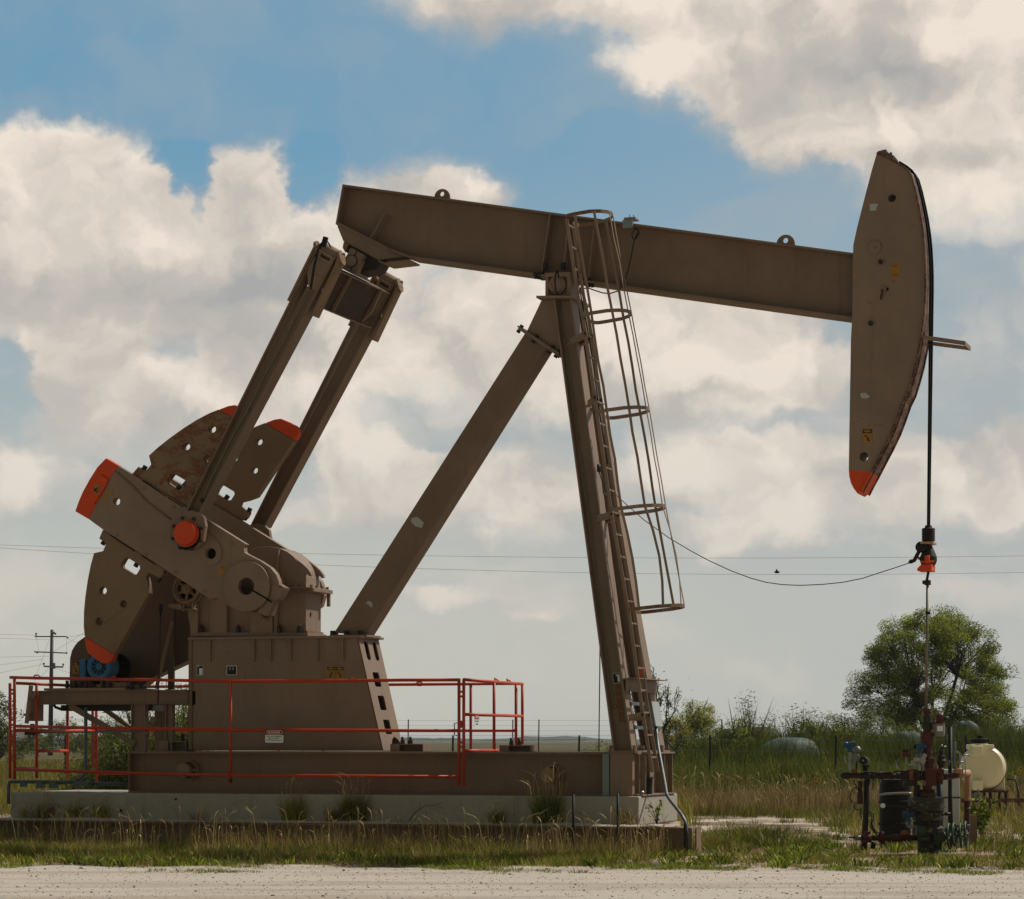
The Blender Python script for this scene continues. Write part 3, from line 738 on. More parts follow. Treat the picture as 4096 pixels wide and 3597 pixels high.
# ---- ladder with cage
def ladder():
    path = LS('F', -.75, 2266,880, 2309,1170, 2332,1275, 2386,1640, 2443,2036, 2518,2470, 2571,2860, 2609,3090)
    def sp(z):
        for a, b in zip(path[:-1], path[1:]):
            if a.z >= z >= b.z: return lerp(a.x, b.x, (a.z - z)/(a.z - b.z))
        return path[0].x if z > path[0].z else path[-1].x
    lad = MB()
    for a, b in zip(path[:-1], path[1:]): lad.bar(a, b, .012, .045)
    rail = lad.build('ladder', M['tan'], J)
    lad = MB()
    for a, b in zip(path[:-1], path[1:]):
        a, b = a.copy(), b.copy(); a.y = b.y = -.45; lad.bar(a, b, .012, .045)
    lad.build('ladder_rail', M['tan'], rail)
    z = path[0].z - .06
    while z > path[-1].z:
        MB().bar((sp(z), -.74, z), (sp(z), -.46, z), .030, .022, (1, 0, 0)).build('rung', M['tan'], rail); z -= .298
    # cage
    hoop = [(0,-.17),(.01,-.24),(.07,-.36),(.2,-.385),(.44,-.37),(.58,-.27),(.66,-.13),(.68,0),(.66,.13),(.58,.27),(.44,.37),(.2,.385),(.09,.38),(.04,.34),(.02,.22),(0,.15)]
    lev = [(875,.59),(1270,.62),(1656,.67),(2046,.70),(2444,.72)]
    base = []
    for v, am in lev:
        base.append((0, am))
    cg = MB()
    hoops = []
    for k, (z, am) in enumerate(base):
        z = LP(2300 + k*60, lev[k][0], -.75).z; kk = am/.68; tw = .93 + .02*k
        pts = [Vector((sp(z) + a*kk, -.60 + t*tw, z + a*.10)) for a, t in hoop]; hoops.append((z, kk, tw))
        mb = MB()
        for a, b in zip(pts[:-1], pts[1:]): mb.bar(a, b, .048, .009, (0, 0, 1))
        mb.build('cage_hoop', M['tan_rust'] if k in (0, 4) else M['tan'], rail)
    rnd = random.Random(3)
    for a, t, bend in ((.2,-.385,.05),(.50,-.345,.12),(.67,-.09,.10),(.66,.13,.0),(.47,.36,.0)):
        mb = MB(); pts = []
        for k, (z, kk, tw) in enumerate(hoops):
            p = Vector((sp(z) + a*kk, -.60 + t*tw, z + a*.10)); pts.append(p)
        fine = []
        for k in range(4):
            for q in range(4):
                f = q/4; p = pts[k].lerp(pts[k+1], f)
                bd = bend if k == 3 else .012*rnd.uniform(-1, 1)
                p = p + Vector((sin(pi*f)*bd*(.6 if k == 3 else 1), 0, 0)); fine.append(p)
        fine.append(pts[-1])
        for p, q in zip(fine[:-1], fine[1:]): mb.bar(p, q, .008 if abs(t) > .3 else .034, .034 if abs(t) > .3 else .008)
        mb.build('cage_bar', M['tan'], rail)
    # stand-off brackets
    for z, y, x0 in (('c', 960, 465), ('f', 25, 488), ('f', 940, 563), ('i', 765, 665)):
        u, v = P(z, x0, y)[0]; f = (v-1199)/1804; te = -lerp(TT, TB, f)
        zz = LP(u, v, te).z; s0 = LP(u, v, te).x
        for sg in (-1, 1):
            mb = MB(); ti = -.765 if sg < 0 else -.435; tl_ = te + .01 if sg < 0 else te + FW - .01
            pass
            mb.bar((s0 + .02, tl_, zz - .01), (sp(zz) + .01, ti, zz + .03), .085, .010, (0, 0, 1))
            mb.bar((s0 - .0, tl_, zz - .055), (sp(zz) + .01, ti, zz - .015), .008, .07, (0, 0, 1))
            mb.bolt((sp(zz), ti - .005*1, zz + .03), (0, -1, 0), .02, .02, 1)
            mb.build('ladder_bracket', [M['tan'], M['bolt']], rail)
    # black cable running down behind the ladder
    mb = MB(); pts = [Vector((sp(z)-.05, -.40 + .02*sin(z*5), z)) for z in np.linspace(LP(0,1300,0).z, LP(0,1950,0).z, 20)]
    mb.tube(pts, .010, 6); mb.build('cable', M['cable'], rail)
    mb = MB(); q = LS('f', -.5, 588, 545)[0]; mb.cyl(q + Vector((0,0,.05)), q - Vector((0,0,.05)), .025, 8)
    pts = LS('f', -.5, 592,575, 615,640, 622,690, 625,740, 650,770, 690,760); mb.tube(pts, .010, 6); mb.build('cable_plug', M['cable'], rail)
ladder()

# ---- cranks and counterweights
HUB = LS('a', -1.0, 1292, 1382)[0]
DX, DN = (.853, .522), (-.522, .853)
def refl(p):      # mirror a point on sheet 'a' across the crank's axis
    vx, vy = p[0]-1292, p[1]-1382; al = vx*DX[0]+vy*DX[1] - 26; pe = vx*DN[0]+vy*DN[1]; pe = -54 - pe
    return (1292 + al*DX[0] + pe*DN[0], 1382 + al*DX[1] + pe*DN[1])
WB = [(345,1010),(320,1070),(352,1086),(364,1106),(346,1150),(287,1163),(266,1240),(246,1340),(230,1450),(221,1550),(220,1640),(226,1706)]
WR = [(422,1827),(446,1785),(648,1425),(640,1360),(628,1312),(648,1293),(718,1328),(738,1300),(748,1268)]
WT = [(226,1706),(233,1770),(247,1812),(282,1842),(336,1880),(368,1885),(400,1872),(422,1827)]
WH = [((347,1408),25),((481,1495),24),((322,1610),25)]
SLOT = [(505,1193),(580,1238),(589,1262),(565,1302),(547,1306),(470,1258),(464,1240),(488,1198)]
def flatn(l): return [q for p in l for q in p]
def weight(par, t0, t1, mirror, paint_m, name='counterweight'):
    mp = refl if mirror else (lambda p: p)
    def pj(l, t=t0): return at(LS('a', -.95, *flatn([mp(p) for p in l])), t)
    holes = [pj([(c[0] + r*.93*cos(2*pi*k/16), c[1] + r*sin(2*pi*k/16)) for k in range(16)]) for c, r in WH] + [pj(SLOT)]
    mb = MB(); mb.ext(pj(WB + WR), (0, t1-t0, 0), holes); o = mb.build(name, paint_m, par, bevel=.012)
    mb = MB(); mb.ext(pj(WT), (0, t1-t0, 0)); mb.build('painted_tip', M['orange'], o, bevel=.02)
    # clamp bolts
    mb = MB()
    for q0, q1 in (((352,1070),(330,1105)), ((560,1222),(545,1250)), ((712,1318),(690,1345))):
        a, b = pj([q0, q1], (t0+t1)/2); mb.tube([a, b], .038, 6, True, 0, False)
        d = (b-a).normalized(); mb.tube([a - d*.12, a], .02, 8)
    mb.build('clamp_bolt', M['bolt'], o)
    a, b = pj([(400,1062), (475,1120)], t0); d = (b-a); 
    mb = MB(); mb.bar(a + Vector((0,-.003,0)), b + Vector((0,-.003,0)), .004, .045); mb.build('cast_plate', M['tan_chip'], o)
    return o
def crank(t0, t1, name='crank', far=False):
    pts = [(365,545),(430,583),(548,655),(960,905),(1280,1105),(1264,1120),(1268,1158),(1290,1172),(1370,1212),(1440,1258),(1475,1300),(1492,1345),(1500,1400),(1480,1470),(1420,1520),(1300,1545),(1200,1525),(1160,1508),(1090,1455),(1045,1465),(850,1335),(345,1010),(250,940)]
    tip = [(250,940),(165,890),(185,832),(215,762),(260,680),(310,602),(365,545),(440,590)]
    body = [(440,590)] + pts[2:]
    def pj(l, t=t0): return at(LS('a', -1.0, *flatn(l)), t)
    hole = [pj([(c[0] + r*.93*cos(2*pi*k/18), c[1] + r*sin(2*pi*k/18)) for k in range(18)]) for c, r in (((434,826),24), ((1052,1166),34))]
    hole.append(pj([(780,985),(800,960),(880,950),(950,985),(965,1030),(940,1080),(880,1100),(800,1075)][::-1])) if False else None
    mb = MB(); mb.ext(pj(body), (0, t1-t0, 0), hole); o = mb.build(name, M['tan'], J, bevel=.01)
    mb = MB(); mb.ext(pj(tip), (0, t1-t0, 0)); tp = mb.build('painted_tip', M['orange'], o)
    if not far:
        mb = MB(); mb.ext(pj([(330,650),(385,685),(372,720),(292,845),(238,815),(268,755)], t0-.03), (0, .04, 0)); cv = mb.build('tip_cover', M['orange'], tp, bevel=.006)
        mb = MB(); mb.ext(pj([(310,710),(340,730),(315,785),(283,765)], t0-.035), (0, .003, 0)); st_ = mb.build('warning_sticker', M['yellow'], cv)
        mb = MB(); mb.ext(pj([(292,755),(318,735),(322,740),(300,762)], t0-.038), (0,.002,0)); mb.ext(pj([(296,740),(320,765),(314,770),(292,746)], t0-.039), (0,.002,0)); mb.build('sticker_print', M['black'], st_)
        # curved arrow, small cast marks
        mb = MB(); ar = [(352,845),(352,805),(362,775),(378,758),(392,762),(375,790),(366,815),(366,848)]
        mb.ext(pj(ar, t0-.004), (0,.003,0)); mb.ext(pj([(366,752),(418,748),(404,786),(398,776)], t0-.0045), (0,.003,0)); mb.build('arrow_mark', M['yellow'], o)
        mb = MB(); mb.ext(pj([(1118,1238),(1152,1252),(1126,1310),(1090,1294)], t0-.004), (0,.003,0)); s2 = mb.build('warning_sticker', M['yellow'], o)
        mb = MB(); mb.ext(pj([(1120,1250),(1140,1258),(1136,1268),(1116,1260)], t0-.007), (0,.002,0)); mb.build('sticker_print', M['brownlabel'], s2)
        mb = MB(); rg = [(pj([(x, y)], t0-.012)[0]) for x, y in ((430,630),(500,690),(560,745),(620,815),(700,880),(790,945))]; mb.tube(rg, .012, 6); mb.build('cast_edge', M['tan_brown'], o)
        for x, y in ((618,735),(440,1045),(628,1167),(805,860),(1190,1100),(1010,1412),(818,1285)):
            MB().box(pj([(x, y)], t0-.002)[0], (.05,.008,.05), Matrix.Rotation(-.55,3,'Y')).build('cast_mark', M['tan_chip'], o)
        # raised pads with pin holes
        pad = [(1015,1020),(1060,1048),(1105,1095),(1126,1150),(1118,1205),(1088,1236),(1045,1242),(1002,1212),(930,1150),(960,1060)]
        mb = MB(); mb.ext(pj(pad, t0-.025), (0,.03,0), [pj([(1052 + 36*cos(2*pi*k/18), 1166 + 38*sin(2*pi*k/18)) for k in range(18)], t0-.025)]); mb.build('pin_pad', M['tan'], o, bevel=.006)
        MB().cyl(pj([(1056,1166)], t0+.03)[0], pj([(1056,1166)], t0+.11)[0], .070, 18).build('pin_hole_plug', M['void'], o)
        # slots between weight and crank
        for q in ((395,1046,552,1150),(596,1178,688,1236),(606,690,760,795),(770,800,870,862)):
            a, b = pj([(q[0],q[1]),(q[2],q[3])], t0-.001); mb = MB(); mb.bar(a, b, .006, .014); mb.build('slot_edge', M['void'], o)
    # hub
    c = Vector((HUB.x, t0, HUB.z)); mb = MB(); sgn = -1 if not far else 1
    out = circ(c - Vector((0,.06,0)), .350, 48); hl = circ(c - Vector((0,.06,0)), .112, 28)
    mb.ext(out, (0, .34, 0), [hl]); mb.build('hub', M['tan'], o, bevel=.006)
    mb = MB(); mb.cyl(c + Vector((0,.0,0)), c + Vector((0,.3,0)), .11, 24); mb.build('shaft_end', M['void'], o)
    mb = MB(); mb.ring(c - Vector((0,.061,0)), (0,1,0), .114, .006, 28, 6); mb.build('rust_ring', M['rustpipe'], o)
    if not far:
        a, b = pj([(1335,1408),(1462,1485)], t0-.062); mb = MB(); mb.bar(a, b, .006, .022); mb.build('clamp_slit', M['void'], o)
        mb = MB(); mb.ext(at(LS('n', -1.0, 1335,232, 1362,243, 1415,278, 1462,282, 1400,400, 1345,430, 1290,580, 1255,583, 1165,540, 1250,480, 1310,390), t0-.01), (0, .22, 0)); cb = mb.build('clamp_block', M['tan'], o, bevel=.006)
        mb = MB(); a, b = at(LS('n', -1.0, 1205,570, 1175,600), t0+.06); mb.tube([a,b], .05, 6, True, 0, False); a, b = at(LS('n', -1.0, 1245,590, 1222,622), t0+.14); mb.tube([a,b], .045, 6, True, 0, False)
        for x, y in ((1390,250),(1420,262)):
            a = at(LS('n', -1.0, x, y), t0+.1)[0]; mb.box(a, (.12,.18,.03), Matrix.Rotation(.5,3,'Y'))
        mb.build('clamp_bolt', M['tan_chip'], cb)
    return o
ck = crank(-1.0, -.875); weight(ck, -.96, -.825, True, M['tan_rust']); weight(ck, -.96, -.825, False, M['tan_chip'])
cf = crank(.62, .745, far=True); weight(cf, .66, .795, True, M['tan_chip']); weight(cf, .66, .795, False, M['tan_chip'])

# ---- pitman arms (near and far, same shape)
def pitman(dt, name='pitman_arm'):
    t0, t1 = -1.25, -1.0
    sh = Vector((0, dt, 0))
    BL, TL_ = LP(736, 2055, t0), LP(1272, 975, t0)          # outer-left line continues up as a clevis leg
    BR_, TR_ = LP(797, 2058, t0), LP(1352, 1012, t0)
    wl, wr = LP(1215, 1139, t0), LP(1262, 1160, t0)
    mb = MB()
    def leg(a, b, th, e0=0., e1=0.): 
        mb.slab(a, b, th, t0+dt+e0, t1+dt+e1)
    leg(BL, TL_, -.022); leg(BR_, TR_, .022)
    mb.ext([p + sh + Vector((0,.115,0)) for p in (BL, BR_, wr, wl)], (0, .014, 0))
    o = mb.build(name, M['tan_brown'], J)
    # doubler plates with rounded tops
    mb = MB()
    for (p0, p1, th) in ((LP(1157, 1206, t0), LP(1262, 992, t0), .03), (LP(1247, 1262, t0), LP(1355, 1030, t0), -.035)):
        mb.slab(p0, p1, th, t0-.02+dt, t0+.19+dt); mb.cyl(Vector((p1.x, t0+.085+dt, p1.z)) - Vector((.02,0,0)), Vector((p1.x, t0+.085+dt, p1.z)) + Vector((.022,0,.01)), .105, 18)
    mb.build('clevis_plate', M['tan_chip'], o)
    # lower bearing housing and orange cap
    c = LS('a', t0, 885, 1030)[0]
    mb = MB(); pts = at(LS('a', t0, 890,888, 850,915, 800,960, 778,1010, 785,1070, 815,1120, 870,1145, 930,1142, 975,1120, 1000,1085, 1016,985, 1006,930, 975,898, 930,884), t0+dt-.01)
    mb.ext(pts, (0, .09, 0)); mb.cyl(c + sh + Vector((0,-.02,0)), c + sh + Vector((0,.26,0)), .205, 30)
    pass
    hs = mb.build('pin_housing', M['tan_brown'], o, bevel=.006)
    if dt == 0:
        c2 = LS('a', t0-.06, 886, 1034)[0]
        mb = MB(); mb.lathe(c2 + Vector((0,.06,0)), (0,-1,0), [(0,.182),(.03,.182),(.035,.170),(.10,.168),(.115,.158),(.12,.135)], 32); cp = mb.build('pin_cap', M['orange'], hs)
        mb = MB(); mb.cyl(c2 + Vector((.0,.06,-.02)), c2 + Vector((0,.045,-.02)), .205, 30); mb.build('seal_ring', M['void'], hs)
        mb = MB()
        for k in range(8):
            a = 2*pi*k/8 + .3; mb.bolt(c2 + Vector((.225*cos(a), .06, .225*sin(a))), (0,-1,0), .024, .045)
        mb.build('cap_bolt', M['bolt'], hs)
        pts = LS('a', t0+.08, 995,820, 1040,700, 1110,560, 1200,380, 1285,235, 1330,150, 1400,0) + LS('b', t0+.08, 60,1130, 120,1000, 180,890, 238,785)
        mb = MB(); mb.tube(pts, .008, 6); mb.build('grease_line', M['gcable'], o)
        mb = MB(); mb.ball(LS('a', t0+.07, 992, 820)[0], .026, (1,.6,1.4)); mb.build('line_end', M['bolt'], o)
        for z, x, y in (('a',1288,232),('b',120,1003)): MB().ball(LS(z, t0+.08, x, y)[0], .022).build('line_clip', M['tan'], o)
        pts = LS('r', t0-.08, 350,225, 300,280, 255,370, 240,450, 205,580, 180,740, 160,860, 155,920)
        mb = MB(); mb.tube(pts, .018, 7); mb.tube(LS('r', t0-.02, 355,232, 395,240, 425,280, 440,325), .01, 6); mb.box(LS('r', t0-.05, 352, 245)[0], (.06,.05,.14), Matrix.Rotation(.3,3,'Y')); mb.build('grease_hose', M['black'], o)
    # end block of the equalizer held in the clevis
    mb = MB()
    a, b = LS('r', t0, 285,335, 535,475); a.y = b.y = t0+.14+dt; mb.cyl(a, b, .105, 20)
    f = at(LS('r', t0, 200,450, 430,575, 320,755, 85,640), t0+.02+dt); g_ = [p + Vector((0,.22,0)) for p in f]; mb.hexa(f + g_)
    f2 = at(LS('r', t0, 85,642, 318,757), t0+.022+dt) + at(LS('r', t0, 268,972, 78,880), t0+.10+dt); g2 = [Vector((p.x, t0+.24+dt, p.z)) for p in f2]
    mb.hexa(f2 + g2)
    # window frame of the pin cap
    fr = at(LS('r', t0, 265,380, 285,360, 480,470, 430,575, 240,470), t0+dt); ho = at(LS('r', t0, 300,400, 440,480, 415,520, 285,450), t0+dt)
    mb.ext(fr, (0,.05,0), [ho])
    mb.build('clevis_block', M['tan'], o, bevel=.004)
    return o
pitman(0); pitman(2.26)

# ---- equalizer
def equalizer():
    mb = MB()
    a, b = LS('r', -.95, 560,645, 280,1172); d = (b-a).normalized(); n = Vector((-d.z, 0, d.x)); n = n if n.x < 0 else -n
    q = [a, b, b + n*.22, a + n*.22]; mb.hexa(at(q, -.97) + at(q, .62))
    e = [a + n*-.012 + d*.0, a + n*-.012 + d*.02, a + n*.23 + d*.02, a + n*.23]
    o = mb.build('equalizer', M['oily_shade'], J)
    mb = MB()
    for dd in (.0, .56): 
        p = a + d*dd; q = [p + n*-.03, p + n*-.03 + d*.02, p + n*.25 + d*.02, p + n*.25]; mb.hexa(at(q, -.95) + at(q, .98))
    p = a + d*.3; mb.hexa(at([p + n*-.05 + d*-.28, p + n*-.05 + d*.27, p + d*.27, p + d*-.28], -.55) + at([p + n*-.05 + d*-.28, p + n*-.05 + d*.27, p + d*.27, p + d*-.28], -.53))
    mb.build('equalizer_flange', M['tan_brown'], o)
    mb = MB(); mb.ext(LS('r', .60, 930,810, 680,1318, 858,1412, 1010,1280, 1175,925), (0,.04,0)); mb.build('end_gusset', M['tan_brown'], o)
    mb = MB(); mb.ext(LS('r', -.22, 690,405, 705,345, 745,332, 915,425, 905,455, 880,490, 890,520, 800,722, 570,612, 610,520), (0,.44,0)); bh = mb.build('center_bearing', M['tan'], o, bevel=.005)
    c = LS('r', -.22, 740, 520)[0]; mb = MB(); mb.cyl(c - Vector((0,.012,0)), c + Vector((0,.02,0)), .078, 26); mb.build('bearing_cap', M['tan'], bh)
    mb = MB(); mb.ring(c - Vector((0,.004,0)), (0,1,0), .083, .007, 26, 6); mb.tube(LS('r', -.225, 815,375, 800,410, 782,440), .006, 5); mb.tube(LS('r', -.225, 742,610, 740,690), .006, 5); mb.build('bearing_groove', M['void'], bh)
    mb = MB(); a2, b2 = LS('r', -.3, 572,612, 770,716); mb.slab(a2, b2, .03, -.3, .3); mb.build('bearing_ledge', M['tan'], bh)
    mb = MB(); mb.ext(LS('r', -.1, 640,240, 1165,525, 1100,640, 980,660, 860,700, 700,430, 620,330), (0,.35,0)); mb.build('tail_bearing', M['darkiron'], o)
    mb = MB(); mb.ext(LS('r', -.15, 628,238, 700,275, 650,395, 612,330), (0,.03,0)); mb.ext(LS('r', .1, 1020,465, 1165,520, 1060,660, 1000,640), (0,.03,0))
    mb.lathe(LS('r', .05, 985, 600)[0], (0,-1,0), [(0,.06),(.05,.06),(.06,.04)], 10); mb.tube(LS('r', 0, 885,440, 935,500, 950,580, 915,640, 870,690), .045, 10)
    mb.build('bearing_bracket', M['tan_chip'], o)
equalizer()

# ---- gearbox
def gearbox():
    mb = MB(); T = .28
    mb.pr('n', -T, T, 410,440, 410,560, 440,700, 445,768, 1700,768, 1700,400, 1700,320, 560,320)
    gb = mb.build('gearbox', M['tan'], J, bevel=.006)
    for c in ((410,450, 520,450, 520,768, 442,768, 438,700, 412,560), (660,350, 835,350, 835,768, 660,768), (1090,400, 1325,400, 1335,768, 1095,768)):
        mb = MB(); mb.ext(LS('n', -T-.09, *c), (0,.10,0)); mb.build('housing_rib', M['tan'], gb)
    mb = MB(); mb.pr('n', -T-.06, -T-.02, 1350,330, 1388,330, 1388,768, 1350,768); mb.pr('n', -T-.07, T+.07, 445,762, 1718,766, 1720,812, 440,806)
    mb.build('housing_foot', M['tan'], gb)
    mb = MB(); mb.ext(LS('n', -.36, 1400,284, 1480,266, 1762,270, 1762,316, 1420,322), (0,.72,0)); a = LS('n', -.36, 1762, 272)[0]; b = LS('n', -.36, 1762, 316)[0]
    mb.bb((a.x-.8, -.36, b.z), (a.x+.03, .36, a.z-.004)); mb.build('split_flange', M['tan'], gb, bevel=.004)
    mb = MB()
    for x in (1395, 1437): q = LS('n', -.34, x, 192)[0]; mb.bolt(q, (0,0,1), .028, .05)
    mb.box(LS('n', -.3, 1435, 225)[0], (.13,.12,.10)); mb.box(LS('n', -.3, 1435, 345)[0], (.14,.1,.12))
    for t in (-.3, -.1, .1, .3): mb.bolt((a.x-.03, t, a.z-.01), (0,0,1), .022, .05)
    q = LS('n', -.33, 1585, 268)[0]; mb.bolt(q, (0,0,1), .024, .045); mb.build('flange_bolt', M['tan_chip'], gb)
    # rounded cover
    cov = LS('a', -.27, 1292,1400, 1292,1150, 1330,1133, 1365,1124, 1405,1120, 1450,1122, 1500,1132, 1550,1155, 1592,1188, 1625,1228, 1648,1270, 1664,1318, 1672,1380, 1674,1400)
    mb = MB(); mb.ext(cov, (0,.54,0), smooth=False); co = mb.build('gearbox_cover', M['tan'], gb, bevel=.012)
    mb = MB(); mb.ext(LS('a', -.33, 1484,1138, 1494,1140, 1482,1380, 1462,1380), (0,.06,0)); mb.build('cover_rib', M['tan'], co)
    for t in (-.26, .20):
        mb = MB(); mb.ext(at(LS('a', -.26, 1560,1165, 1600,1195, 1650,1235, 1680,1262, 1700,1290, 1704,1308, 1690,1314, 1680,1302, 1668,1297, 1660,1310, 1655,1345, 1630,1300, 1600,1250), t), (0,.07,0)); mb.build('lifting_hook', M['tan'], co, bevel=.006)
    # right-hand end: oil gauge, foot and drain
    e = LS('n', -T, 1700, 768)[0]
    mb = MB(); mb.bb((e.x-.02, -.30, e.z), (e.x+.03, .30, e.z+.03)); mb.bb((a.x-.04,.30,b.z-.18), (a.x-.0,.35,b.z)); mb.cyl((e.x-.01,-.1,e.z+.28), (e.x+.02,-.1,e.z+.28), .03, 12); mb.build('end_fitting', M['tan_chip'], gb)
    mb = MB()
    for x, y, t in ((560,762,-.36),(962,764,-.36),(1412,766,-.36),(1627,766,-.36)):
        q = LS('n', t, x, y)[0]; mb.bolt(q, (0,0,1), .04, .08); mb.cyl(q + Vector((0,0,.08)), q + Vector((0,0,.11)), .02, 8)
        q2 = q - Vector((0, 0, .16)); mb.bolt(q2 + Vector((0, .02, 0)), (0,0,1), .04, .05)
    mb.build('foot_bolt', M['bolt'], gb)
    # shaft stub to both cranks
    mb = MB(); mb.cyl((HUB.x, -.72, HUB.z), (HUB.x, .72, HUB.z), .2, 28); mb.build('crankshaft', M['tan_chip'], gb)
    # brake drum with spokes
    c = LS('n', -.5, 388, 292)[0]; mb = MB(); R = .205
    mb.ext(circ(c, R, 36), (0,.16,0), [circ(c, R-.03, 36)]); mb.ext(circ(c + Vector((0,.03,0)), R-.028, 30), (0,.12,0), [circ(c + Vector((0,.03,0)), R-.055, 30)])
    for k in range(6):
        a_ = 2*pi*k/6 + .4; mb.bar(c + Vector((0,.08,0)), c + Vector(((R-.02)*cos(a_), .08, (R-.02)*sin(a_))), .05, .035)
    mb.cyl(c + Vector((0,-.01,0)), c + Vector((0,.3,0)), .068, 20); mb.cyl(c + Vector((0,-.03,0)), c, .03, 8)
    br = mb.build('brake_drum', M['tan_chip'], gb)
    mb = MB(); mb.ring(c + Vector((0,.08,0)), (0,1,0), R+.016, .022, 30, 6); 
    for x in (350, 455): q = LS('n', -.5, x, 475)[0]; mb.box(q + Vector((0,.08,0)), (.035,.1,.14))
    mb.ext(LS('n', -.5, 195,455, 330,450, 350,500, 330,520, 200,490), (0,.03,0)); mb.tube(LS('n', -.45, 340,510, 510,515), .015, 6); mb.build('brake_band', M['tan_brown'], br)
    MB().cyl(c + Vector((0,.15,0)), c + Vector((0,.16,0)), R-.03, 28).build('drum_back', M['void'], br)
    return gb
gb = gearbox()

# ---- pedestal
def pedestal():
    TLc, TRc = LP(757, 2553, -.4), LP(1432, 2560, -.4); BRc, BLc = LP(1533, 3001, -.4), LP(749, 2994, -.4)
    zt, zb = (TLc.z + TRc.z)/2, BRc.z - .005
    TLc.z = TRc.z = zt; BLc.z = BRc.z = zb; BLc.x = TLc.x
    near = [TLc, TRc, BRc, BLc]
    # near plate with the cut-out where the platform beams enter
    sl = LS('m', -.4, 1908,912, 1965,910, 1978,925, 1975,1100, 1960,1118, 1905,1118)
    mb = MB(); mb.ext(near, (0,.018,0), [sl]); pd = mb.build('pedestal', M['tan'], J)
    mb = MB(); mb.ext(at(near, .4), (0,-.018,0)); mb.bb((TLc.x+.002,-.38,zb), (TLc.x+.02,.38,zt)); mb.bb((TLc.x,-.38,zb), (BRc.x-.05,.38,zb+.02)); mb.build('pedestal_side', M['tan'], pd)
    MB().bb((TLc.x+.05,-.36,zb+.05), (TRc.x-.15,.36,zt-.03)).build('dark_filler', M['void'], pd)  # black box added inside so the slots and cut-out look unlit
    # sloping end plate with slots
    up = (TRc - BRc); H = up.length; up.normalize(); o0 = Vector((BRc.x+.002, 0, BRc.z)); T = .40
    def E(t, h): return o0 + Vector((0, t, 0)) + up*h
    def rr(t0, t1, h0, h1, r=.02): 
        return [E(t0+r,h0),E(t1-r,h0),E(t1,h0+r),E(t1,h1-r),E(t1-r,h1),E(t0+r,h1),E(t0,h1-r),E(t0,h0+r)]
    holes = [rr(-.22,-.07,H-.31,H-.04,.03), rr(.11,.26,H-.31,H-.04,.03)]
    for f in (.57, .36, .145): holes.append(rr(-.15, .10, H*f-.0, H*f+.21))
    holes.append([E(.36,.01), E(.36,.10), E(.26,.17), E(.14,.20), E(.05,.16), E(-.02,.08), E(-.02,.01)])
    outer = [E(-T,0), E(T,0), E(T,H), E(-T,H)]
    mb = MB(); nrm = Vector((up.z, 0, -up.x)); mb.ext(outer, nrm*-.02, holes); mb.build('end_plate', M['tan'], pd)
    a = LP(752, 2546, -.44); b = LP(1436, 2556, -.44)
    mb = MB(); mb.bb((a.x,-.45,zt+.001), (TRc.x+.06,.45,zt+.035)); mb.build('top_plate', M['tan'], pd)
    for x in (841,1017,1084,1163,1271,1372):
        c = LP(x, 2600, -.4).x; mb = MB()
        mb.ext([Vector((c, -.4, zt)), Vector((c, -.45, zt)), Vector((c, -.445, zt-.22)), Vector((c, -.43, zt-.31)), Vector((c, -.4, zt-.32))], (.018,0,0)); mb.build('stiffener', M['tan'], pd)
    mb = MB(); mb.bb((TLc.x-.0,-.425,zb), (TLc.x+.05,-.4,zt)); mb.build('corner_angle', M['tan_chip'], pd)
    # plates and stickers
    def plate(cx, cy, w, h, m_, name, lift=.004):
        c = LS('q', -.4, cx, cy)[0]; k = 2.92*SC*.97; mb = MB(); mb.box(c + Vector((0,-lift,0)), (w/k, .004, h/(2.92*SC))); return mb.build(name, m_, pd), c, w/k, h/(2.92*SC)
    plate(148,239,80,120,M['white'],'rating_plate'); plate(148,239,72,112,M['black'],'plate_print',.0065); plate(158,252,40,78,M['white'],'plate_print',.009); plate(128,192,18,10,M['white'],'plate_print',.009)
    plate(518,239,130,114,M['white'],'rating_plate'); plate(518,240,116,102,M['black'],'plate_print',.0065); plate(500,218,20,34,M['boxgrey'],'plate_print',.009); plate(535,218,18,34,M['boxgrey'],'plate_print',.009)
    for cx, fl in ((1678,-1),(1780,1)):
        o_, c, w, h = plate(cx, 268, 96, 148, M['yellow'], 'warning_sticker'); warn_print(o_, c + Vector((0,.001,0)), w, h, fl)
    return zb
ZBEAM = pedestal()

